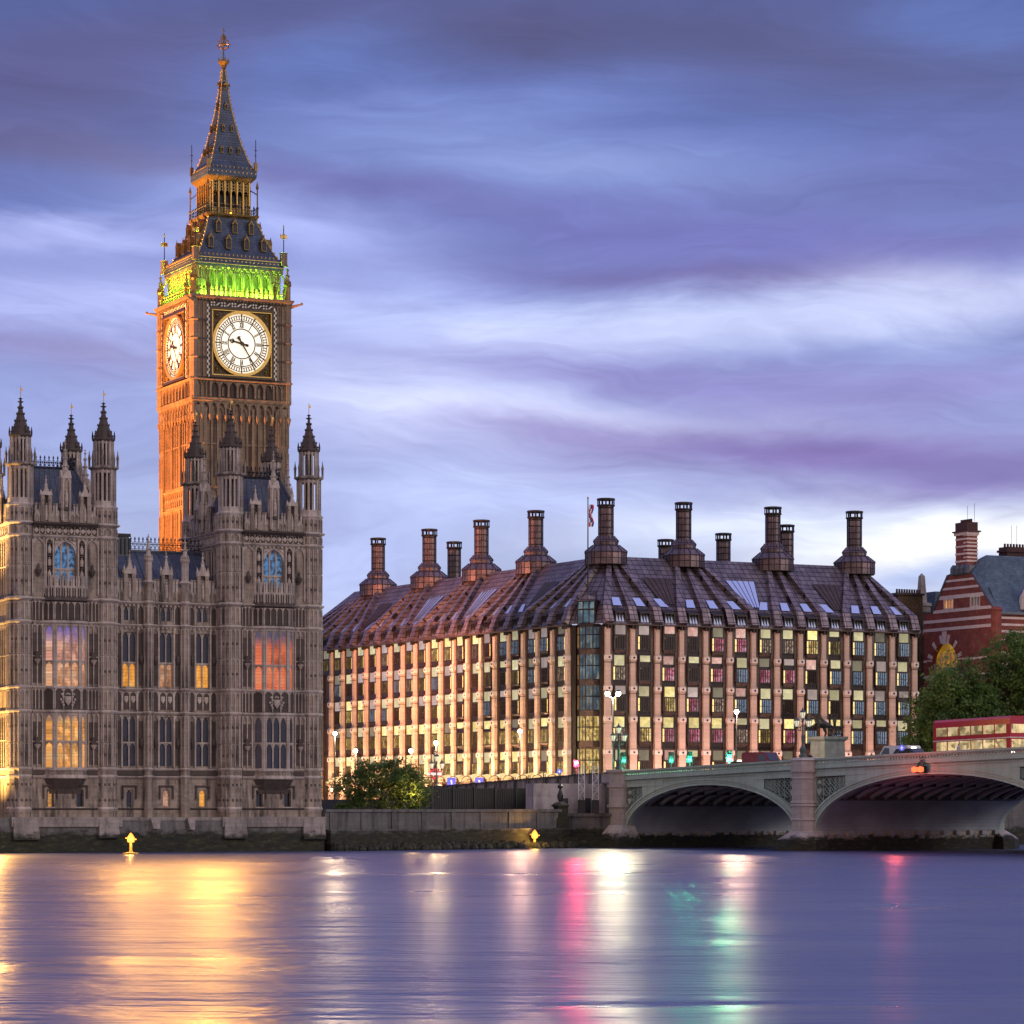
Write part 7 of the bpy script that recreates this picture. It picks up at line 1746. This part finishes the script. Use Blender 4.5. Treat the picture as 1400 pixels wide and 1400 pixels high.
# navigation beacons in the river
M['amber_glow'] = m_emit('amber_beacon', (1.0, 0.42, 0.06), 1.25)
def beacon():
    root = thing('river_beacon', (0, 0, 0), 0, 'x', 'beacon', 'amber beacons in the river')
    X = MB(); X.lathe(0, 0, [(.75, -.5), (.75, .12), (.2, .2), (.14, .3), (.12, 1.1)], 10, 0, 0); X.build('pile', m_plain('yellow_pile', (.5, .33, .08), .6), root)
    X = MB(); X.lathe(0, 0, [(.14, 1.05), (.34, 1.15), (.36, 1.55), (.2, 1.8), (.05, 2.0)], 8, 0, 0)
    for i in range(6): X.tube((0, 0, 1.35), (.52 * math.cos(R(60) * i), .52 * math.sin(R(60) * i), 1.4 + .12 * (i % 2)), .05, 4, 0)
    X.build('lantern', M['amber_glow'], root); return root
bc = beacon()
for i, (px, Y, lab) in enumerate(((179, 291, 'amber beacon standing in the river before the palace'), (731, 332, 'amber beacon standing in the river before the landing wall'))):
    o = bc if i == 0 else dup_thing(bc, (0, 0, 0), 0); o.location = ((px - 700) / 4250 * Y, Y, 0); o['label'] = lab
    lamp('beacon_light', 'POINT', (0, -.7, 1.4), 250, (1, .5, .1), .2, parent=o)

# ------------------------------------------------------------------ traffic signals and signs
M['sig_red'] = m_emit('signal_red', (1.0, .06, .10), 9.0); M['sig_green'] = m_emit('signal_green', (.06, 1.0, .45), 9.0); M['sig_off'] = m_plain('signal_off', (.03, .03, .03), .3)
def signal(state):
    root = thing('traffic_light', (0, 0, 0), 0, 'x', 'traffic light', 'traffic lights at the bridge end')
    X = MB(); X.tube((0, 0, 0), (0, 0, 3.6), .07, 6, 0); X.build('pole', M['iron'], root)
    X = MB(); X.box(-.2, .2, -.3, -.02, 2.5, 3.55, 0); X.box(-.32, .32, -.33, -.3, 2.4, 3.65, 0)
    for z in (2.7, 3.02, 3.34): X.lathe(0, .02, [(.15, z - .0)], 3) if False else X.box(-.16, .16, -.02, .2, z + .13, z + .15, 0)
    h_ = X.build('head', M['iron'], root)
    for z, nm in ((3.34, 'red'), (3.02, 'off'), (2.7, 'green')):
        X = MB(); X.prism([(.13 * math.cos(R(30) * i), z + .13 * math.sin(R(30) * i)) for i in range(12)], -.02, .02, 0)
        X.build('lens', M['sig_' + nm] if nm == state else M['sig_off'], h_)
    return root
for px, Y, st, P, lab in ((743, 372, 'off', 0, 'dark traffic light seen from behind above the approach wall'), (788, 362, 'red', 9000, 'traffic light showing red at the bridge end'),
                          (848, 356, 'off', 0, 'unlit traffic light standing just right of the double street lamp'), (853, 352, 'green', 500, 'traffic light showing green right of the double street lamp'),
                          (918, 351, 'green', 500, 'traffic light showing green at the left end of the bridge parapet'), (943, 347, 'green', 1300, 'traffic light showing green between its two green neighbours'), (997, 341, 'green', 6500, 'traffic light showing green, farthest along the bridge')):
    o = signal(st); o.location = ((px - 700) / 4250 * Y, Y, (7.0 if px > 800 else 6.3)); o['label'] = lab
    if P: lamp('signal_light', 'POINT', (0, -.5, 3.3 if st == 'red' else 2.7), P, (1, .05, .12) if st == 'red' else (.05, 1, .5), .12, parent=o)
M['sign_red'] = m_emit('roundel_red', (.85, .06, .10), .8); M['sign_white'] = m_emit('roundel_white', (.95, .80, .82), .9); M['sign_blue'] = m_emit('sign_blue', (.10, .13, .70), .9)
rs = thing('roundel_sign', (-9.25, 371, 5.35), R(6), 'red ring roundel with a pale bar on a black pole over the bush', 'sign')
X = MB(); X.tube((0, 0, 0), (0, 0, 6.2), .08, 6, 0); X.build('pole', M['iron'], rs)
X = MB(); ring(X, .36, .66, .1, .2, 0, 28); o = X.build('ring', M['sign_red'], rs); o.location = (0, 0, 3.05)
X = MB(); X.box(-.82, .82, .2, .26, 2.9, 3.2, 0); X.build('bar', M['sign_white'], rs)
for i, (px, lab) in enumerate(((617, 'blue lit street sign left of the lower lamp post'), (655, 'blue lit street sign right of the lower lamp post'))):
    o = thing('blue_sign', ((px - 700) / 4250 * 371.5, 371.5, 5.35), R(5), lab, 'sign', 'blue lit street signs')
    X = MB(); X.tube((-.25, 0, 0), (-.25, 0, 2.0), .04, 5, 0); X.tube((.25, 0, 0), (.25, 0, 2.0), .04, 5, 0); X.build('legs', M['iron'], o)
    X = MB(); X.box(-.5, .5, .04, .12, 1.5, 2.6, 0); X.build('board', M['sign_blue'], o)
    X = MB(); X.box(-.05, .1, .12, .14, 1.8, 2.3, 0); X.box(-.12, -.05, .12, .14, 2.15, 2.3, 0); X.build('symbol', M['sign_white'], o)
for px, s, lab in ((1176, 42.5, 'small round blue road sign above the bridge parapet'), (765, -14.5, 'small blue road sign near the red traffic light')):
    x, y = bl(s, -2.2)
    o = thing('road_sign', (x, y, zp(s) - 1.1 if s > 0 else zq(s) - 1.1), R(-4), lab, 'sign')
    X = MB(); X.tube((0, 0, 0), (0, 0, 1.9), .035, 5, 0); X.build('pole', M['iron'], o)
    X = MB(); X.prism([(.3 * math.cos(R(20) * i), 1.75 + .3 * math.sin(R(20) * i)) for i in range(18)], .04, .08, 0); X.prism([(-.03, 1.55), (.03, 1.55), (.03, 1.95), (-.03, 1.95)], .08, .1, 1); X.prism([(-.16, 1.72), (.16, 1.72), (.16, 1.78), (-.16, 1.78)], .08, .1, 1)
    X.build('disc', [M['sign_blue'], M['sign_white']], o)

# ------------------------------------------------------------------ vehicles on the bridge
M['bus_red'] = m_plain('bus_red_paint', (0.42, 0.015, 0.03), .3, 0, .1, .6); M['tyre'] = m_plain('tyre_rubber', (.02, .02, .02), .8); M['bus_lit'] = m_lit('lit_bus_windows', (.85, .62, .30), (1.0, .86, .55), .9, 1.0, dark=.45, cells=.7, cs=1.7)
M['car_glass'] = m_glass('car_glass', (.02, .022, .025), .06, .7); M['tail'] = m_emit('tail_lamp', (1.0, .05, .08), 8.0); M['head'] = m_emit('head_lamp', (1.0, .90, .66), 14.0)
bus = thing('double_decker_bus', (0, 0, 0), 0, 'red double-decker bus with lit windows crossing the bridge', 'bus')
X = MB()
sec = [(-1.25, .35), (-1.27, 3.6), (-1.2, 4.15), (-.95, 4.38), (.95, 4.38), (1.2, 4.15), (1.27, 3.6), (1.25, .35)]
for L0, L1 in ((-5.3, 5.3),):
    V0 = [(L0, p[0], p[1]) for p in sec]; V1 = [(L1, p[0], p[1]) for p in sec]; n = len(sec)
    X.mesh(V0 + V1, [(i, (i + 1) % n, n + (i + 1) % n, n + i) for i in range(n)] + [tuple(range(n)), tuple(range(2 * n - 1, n - 1, -1))], 0)
X.box(-5.34, 5.34, -1.29, 1.29, 2.28, 2.36, 1)
X.build('body', [M['bus_red'], M['white_paint']], bus)
for s in (-1, 1):
    for z0, z1 in ((1.35, 2.2), (2.75, 3.6)):
        X = MB(); k = 6
        for i in range(k):
            a = -4.9 + i * 9.8 / k; X.poly([(a + .07, s * 1.285, z0), (a + 9.8 / k - .07, s * 1.285, z0), (a + 9.8 / k - .07, s * 1.285, z1), (a + .07, s * 1.285, z1)])
        X.build('windows', M['bus_lit'], bus)
for e, nm in ((5.31, 'windscreen'), (-5.31, 'rear_window')):
    X = MB(); X.poly([(e, -1.05, 1.2), (e, 1.05, 1.2), (e, 1.05, 2.15), (e, -1.05, 2.15)]); X.poly([(e, -1.05, 2.75), (e, 1.05, 2.75), (e, 1.05, 3.6), (e, -1.05, 3.6)]); X.build(nm, M['bus_lit'] if e > 0 else M['car_glass'], bus)
for a in (-3.2, 3.4):
    for s in (-1, 1):
        X = MB(); X.tube((a, s * 1.0, .5), (a, s * 1.27, .5), .5, 14, 0); X.tube((a, s * 1.27, .5), (a, s * 1.3, .5), .26, 10, 1); X.build('wheel', [M['tyre'], M['lead']], bus)
for s in (-.9, .9):
    X = MB(); X.cbox(-5.33, s, .06, .25, .9, 1.15); X.build('tail_light', M['tail'], bus)
    X = MB(); X.cbox(5.33, s, .06, .3, .75, 1.0); X.build('headlight', M['head'], bus)
bx, by = bl(50.5, -5.2); bus.location = (bx, by, zp(50.5) - 1.14); bus.rotation_euler = (0, -math.atan(.022), BA)
def car(kind, paint):
    root = thing({'van': 'delivery_van', 'cab': 'taxi_cab', 'car': 'small_car'}[kind], (0, 0, 0), 0, 'x', {'van': 'van', 'cab': 'taxi', 'car': 'car'}[kind], 'traffic queuing on the bridge')
    pr = {'van': [(-2.5, .4), (-2.5, 2.2), (-2.3, 2.4), (1.1, 2.4), (1.9, 1.4), (2.5, 1.15), (2.55, .4)], 'cab': [(-2.25, .35), (-2.3, 1.1), (-1.9, 1.3), (-1.4, 1.78), (.5, 1.82), (1.1, 1.2), (2.2, 1.05), (2.3, .35)],
          'car': [(-2.1, .35), (-2.15, .95), (-1.7, 1.05), (-1.2, 1.48), (.3, 1.5), (1.0, 1.02), (2.0, .88), (2.1, .35)]}[kind]
    X = MB(); hwid = .88; X.prism(pr, -hwid, hwid, 0); X.build('body', paint, root)
    top = max(p[1] for p in pr)
    for s in (-1, 1):
        X = MB(); d = s * (hwid + .005)
        w_ = {'van': [(.3, 1.45), (.3, 2.15), (1.0, 2.2), (1.6, 1.5)], 'cab': [(-1.5, 1.2), (-1.2, 1.65), (.4, 1.68), (.85, 1.22)], 'car': [(-1.4, 1.05), (-1.05, 1.38), (.2, 1.4), (.7, 1.05)]}[kind]
        X.poly([(p[0], d, p[1]) for p in w_]); X.build('side_window', M['car_glass'], root)
    X = MB(); e = {'van': ((1.15, 2.3), (1.85, 1.5)), 'cab': ((.55, 1.74), (1.05, 1.26)), 'car': ((.35, 1.43), (.95, 1.08))}[kind]
    X.poly([(e[0][0] + .04, -.75, e[0][1] + .03), (e[0][0] + .04, .75, e[0][1] + .03), (e[1][0] + .04, .75, e[1][1] + .03), (e[1][0] + .04, -.75, e[1][1] + .03)]); X.build('windscreen', M['car_glass'], root)
    for a in (-1.35, 1.4):
        for s in (-1, 1): X = MB(); X.tube((a, s * .66, .33), (a, s * .9, .33), .33, 12, 0); X.tube((a, s * .9, .33), (a, s * .92, .33), .18, 10, 1); X.build('wheel', [M['tyre'], M['lead']], root)
    for s in (-.65, .65):
        X = MB(); X.ball(pr[-1][0] - .02, s, .72, .13, 0, 8, 5); X.build('headlight', M['head'], root)
        X = MB(); X.cbox(pr[0][0] - .01, s, .05, .16, .75, .92); X.build('tail_light', M['tail'], root)
    if kind == 'cab': X = MB(); X.box(.1, .3, -.25, .25, 1.82, 1.98); X.build('roof_lamp', M['lamp_glow'], root)
    return root
PW, PB, PS, PR = (m_plain('white_car_paint', (.6, .6, .58), .3), m_plain('black_car_paint', (.02, .02, .022), .25), m_plain('silver_car_paint', (.35, .35, .36), .3, .6), m_plain('wine_car_paint', (.22, .02, .03), .3))
for kind, paint, s, d, rev, lab in (('van', PW, 34.5, -9.0, 1, 'white van on the bridge just right of the pier lamp post'), ('cab', PB, 41, -5.0, 0, 'black taxi cab on the bridge close behind the bus'), ('car', PS, 26, -9.2, 1, 'silver car on the bridge left of the pier lamp post'),
                                    ('van', PR, 18, -5.0, 0, 'dark red van over the middle of the small arch'), ('cab', PB, 9.5, -9.0, 1, 'black taxi cab at the left end of the bridge'), ('car', PW, -7, -5.0, 0, 'white car leaving the bridge beside the abutment')):
    o = car(kind, paint); x, y = bl(s, d); o.location = (x, y, (zp(s) if s > 0 else zq(s)) - 1.14); o.rotation_euler = (0, 0, BA + (math.pi if rev else 0)); o['label'] = lab

# ------------------------------------------------------------------ people and statue
def skin_mesh(name, joints, edges, mat, parent, loc=(0, 0, 0), rz=0, root_i=0, sub=2):
    me = bpy.data.meshes.new(name); me.from_pydata([j[:3] for j in joints], edges, []); me.materials.append(mat)
    o = bpy.data.objects.new(name, me); col.objects.link(o); o.parent = parent; o.location = loc; o.rotation_euler = (0, 0, rz)
    o.modifiers.new('skin', 'SKIN'); lay = me.skin_vertices[0].data if me.skin_vertices else None
    if lay is None:
        bm = bmesh.new(); bm.from_mesh(me); bm.verts.layers.skin.verify(); bm.to_mesh(me); bm.free(); lay = me.skin_vertices[0].data
    for i, j in enumerate(joints): lay[i].radius = (j[3], j[4] if len(j) > 4 else j[3]); lay[i].use_root = (i == root_i)
    s = o.modifiers.new('sub', 'SUBSURF'); s.levels = sub; s.render_levels = sub
    return o
def cloth_mat(name, legs, coat, hair):
    m, t, b = material(name); o = t.new('ShaderNodeTexCoord').outputs['Object']; z = t.sep(o)[2]
    t.put(b.inputs['Base Color'], t.ramp(t.math('DIVIDE', z, 2.0), [(0, legs), (.44, coat), (.745, (.45, .28, .2)), (.845, hair)], 'CONSTANT')); b.inputs['Roughness'].default_value = .8; return m
def person(loc, rz, legs, coat, hair, label):
    root = thing('person', loc, rz, label, 'person', None)
    J = [(0, 0, .95, .15, .12), (0, 0, 1.2, .15, .11), (0, 0, 1.42, .17, .10), (0, 0, 1.53, .055), (0, .01, 1.62, .085, .1), (0, .01, 1.74, .07, .085),
         (-.1, 0, .88, .09), (-.1, .03, .48, .065), (-.1, -.02, .08, .05), (-.1, .14, .04, .045), (.1, 0, .88, .09), (.1, -.05, .48, .065), (.1, -.14, .09, .05), (.1, .02, .04, .045),
         (-.2, 0, 1.4, .06), (-.26, .02, 1.12, .045), (-.24, .14, .9, .035), (-.24, .2, .83, .03), (.2, 0, 1.4, .06), (.26, -.04, 1.12, .045), (.25, .02, .88, .035), (.25, .05, .8, .03)]
    E_ = [(0, 1), (1, 2), (2, 3), (3, 4), (4, 5), (0, 6), (6, 7), (7, 8), (8, 9), (0, 10), (10, 11), (11, 12), (12, 13), (2, 14), (14, 15), (15, 16), (16, 17), (2, 18), (18, 19), (19, 20), (20, 21)]
    skin_mesh('body', J, E_, cloth_mat('clothes', legs, coat, hair), root)
    return root
for s, d, c_, lab in ((28.2, -1.5, (.02, .02, .025), 'person in dark clothes on the bridge, left of the pair by the pier lamp'), (29.6, -1.5, (.03, .025, .03), 'person in dark clothes on the bridge, right of the pair by the pier lamp'),
                      (51.5, -1.3, (.5, .5, .5), 'person in a pale top walking on the bridge beside the bus')):
    x, y = bl(s, d); person((x, y, zp(s) - 1.02), BA + (R(90) if s < 50 else 0), (.02, .02, .03), c_, (.015, .012, .01), lab)
M['statue'] = m_plain('dark_statue_bronze', (.02, .018, .02), .45, .5)
st = thing('chariot_statue', (36.6, 360.5, 5.6), R(-150), 'dark bronze statue of a chariot with rearing horses on a stone plinth', 'statue')
X = MB(); X.frust(0, 0, [(1.9, -1.5), (1.7, 3.0), (1.5, 3.2), (1.4, 6.4), (1.7, 6.7), (1.7, 7.0)], 0); X.build('plinth', M['dark_granite'], st)
for e in (-.55, .55):
    J = [(0, 0, 1.25, .28), (.45, 0, 1.35, .3), (.95, 0, 1.6, .3), (1.25, 0, 2.1, .17), (1.45, 0, 2.55, .14), (1.7, 0, 2.5, .09), (1.9, 0, 2.35, .06),
         (-.1, .14, .8, .13), (-.25, .14, .45, .07), (-.1, .14, .05, .06), (-.1, -.14, .8, .13), (-.3, -.14, .45, .07), (-.15, -.14, .05, .06), (1.25, .14, 1.35, .09), (1.55, .14, 1.5, .06), (1.6, .14, 1.15, .05), (1.2, -.14, 1.25, .09), (1.6, -.14, 1.3, .06), (1.55, -.14, .95, .05), (-.35, 0, 1.25, .06), (-.6, 0, .8, .04)]
    skin_mesh('horse', J, [(0, 1), (1, 2), (2, 3), (3, 4), (4, 5), (5, 6), (0, 7), (7, 8), (8, 9), (0, 10), (10, 11), (11, 12), (2, 13), (13, 14), (14, 15), (2, 16), (16, 17), (17, 18), (0, 19), (19, 20)], M['statue'], st, (.1, e, 7.0))
J = [(0, 0, 1.0, .2), (0, 0, 1.4, .17), (0, 0, 1.75, .19), (0, 0, 1.95, .07), (.02, 0, 2.1, .12), (0, .1, .5, .14), (0, .12, .05, .1), (0, -.1, .5, .14), (0, -.12, .05, .1), (-.1, .3, 1.95, .07), (-.1, .45, 2.35, .05), (.1, -.3, 2.0, .07), (.15, -.4, 2.45, .05)]
skin_mesh('figure', J, [(0, 1), (1, 2), (2, 3), (3, 4), (0, 5), (5, 6), (0, 7), (7, 8), (2, 9), (9, 10), (2, 11), (11, 12)], M['statue'], st, (-1.0, 0, 7.2))
X = MB(); X.tube((-1.3, -.35, 9.6), (-.6, -.5, 10.3), .03, 4, 0); X.box(-1.6, -.6, -.6, .6, 7.25, 7.4, 0); X.box(-.7, -.6, -.6, .6, 7.3, 8.1, 0)
X.build('chariot', M['statue'], st)
for s in (-.7, .7):
    X = MB()
    for i in range(16): X.tube((-1.1 + .55 * math.cos(R(22.5) * i), s, 7.55 + .55 * math.sin(R(22.5) * i)), (-1.1 + .55 * math.cos(R(22.5) * (i + 1)), s, 7.55 + .55 * math.sin(R(22.5) * (i + 1))), .06, 4, 0)
    for i in range(4): X.tube((-1.1 - .5 * math.cos(R(45) * i), s, 7.55 - .5 * math.sin(R(45) * i)), (-1.1 + .5 * math.cos(R(45) * i), s, 7.55 + .5 * math.sin(R(45) * i)), .035, 4, 0)
    X.build('wheel', M['statue'], st)
# floodlights washing the palace flank upstream
lamp('palace_floodlight', 'SPOT', p2w(-40, -4.5, 4.5), 36000, (1.0, .56, .14), .4, p2w(-32.6, -4, 16), 110, .5)
lamp('palace_floodlight', 'SPOT', p2w(-38, -5.0, 27), 12000, (1.0, .56, .16), .4, p2w(-32.5, -5, 33), 110, .5)
fb = lamp('palace_floodlight', 'SPOT', p2w(-35.0, -1.0, 9), 30000, (1.0, .50, .12), .8, spot=120, blend=.4); fb.rotation_euler = (R(-84), 0, TH)
lamp('river_light', 'POINT', (0, -3.2, -1.2), 700, (1.0, .12, .10), .3, parent=nv)
lamp('bush_lamp', 'POINT', (3.3, -2.4, 2.0), 350, (1.0, .55, .2), .15, parent=bpy.data.objects['round_bush'])
# ------------------------------------------------------------------ river
def water_mat():
    m, t, b = material('river_water')
    o = t.new('ShaderNodeTexCoord').outputs['Object']
    x, y, z = t.sep(o)
    n1 = t.noise(t.vec(t.math('MULTIPLY', x, .06), t.math('MULTIPLY', y, .13), 0), 1.0, 5, 0.6, 0.5)
    n2 = t.noise(t.vec(t.math('MULTIPLY', x, .35), t.math('MULTIPLY', y, .95), 2), 1.0, 4, 0.6, 0.3)
    n3 = t.noise(t.vec(t.math('MULTIPLY', x, .035), t.math('MULTIPLY', y, .055), 5), 1.0, 4, 0.55, 0.6)
    n4 = t.noise(t.vec(t.math('MULTIPLY', x, .14), t.math('MULTIPLY', y, .38), 9), 1.0, 4, 0.6, 0.4)
    amp = t.math('MULTIPLY', t.math('SUBTRACT', n3, 0.3), 3.4, clamp=False)
    h = t.math('ADD', t.math('MULTIPLY', n1, 1.5), t.math('MULTIPLY', t.math('ADD', t.math('MULTIPLY', n2, 0.30), t.math('MULTIPLY', n4, 0.55)), amp))
    bp = t.new('ShaderNodeBump', {'Strength': 0.6, 'Distance': 0.6, 'Height': h})
    t.l.new(bp.outputs[0], b.inputs['Normal'])
    t.put(b.inputs['Base Color'], (0.055, 0.07, 0.17, 1))
    t.put(b.inputs['Roughness'], t.ramp(n3, [(0.35, (.27,) * 3), (0.65, (.37,) * 3)])); b.inputs['IOR'].default_value = 1.5
    b.inputs['Specular IOR Level'].default_value = 0.5
    return m
Wt = MB(); Wt.poly([(-1500, 600, 0), (1500, 600, 0), (1500, -700, 0), (-1500, -700, 0)])
tag(Wt.build('river_water', water_mat()), 'wide calm river mirroring the lamps in long golden and violet streaks', 'water', kind='structure')
G_ = MB(); G_.poly([(-6000, -9000, -4), (6000, -9000, -4), (6000, 3000, -4), (-6000, 3000, -4)])
tag(G_.build('riverbed', m_plain('river_mud', (0.05, 0.045, 0.04), 0.9)), 'dark muddy river bed under the water', 'ground', kind='structure')
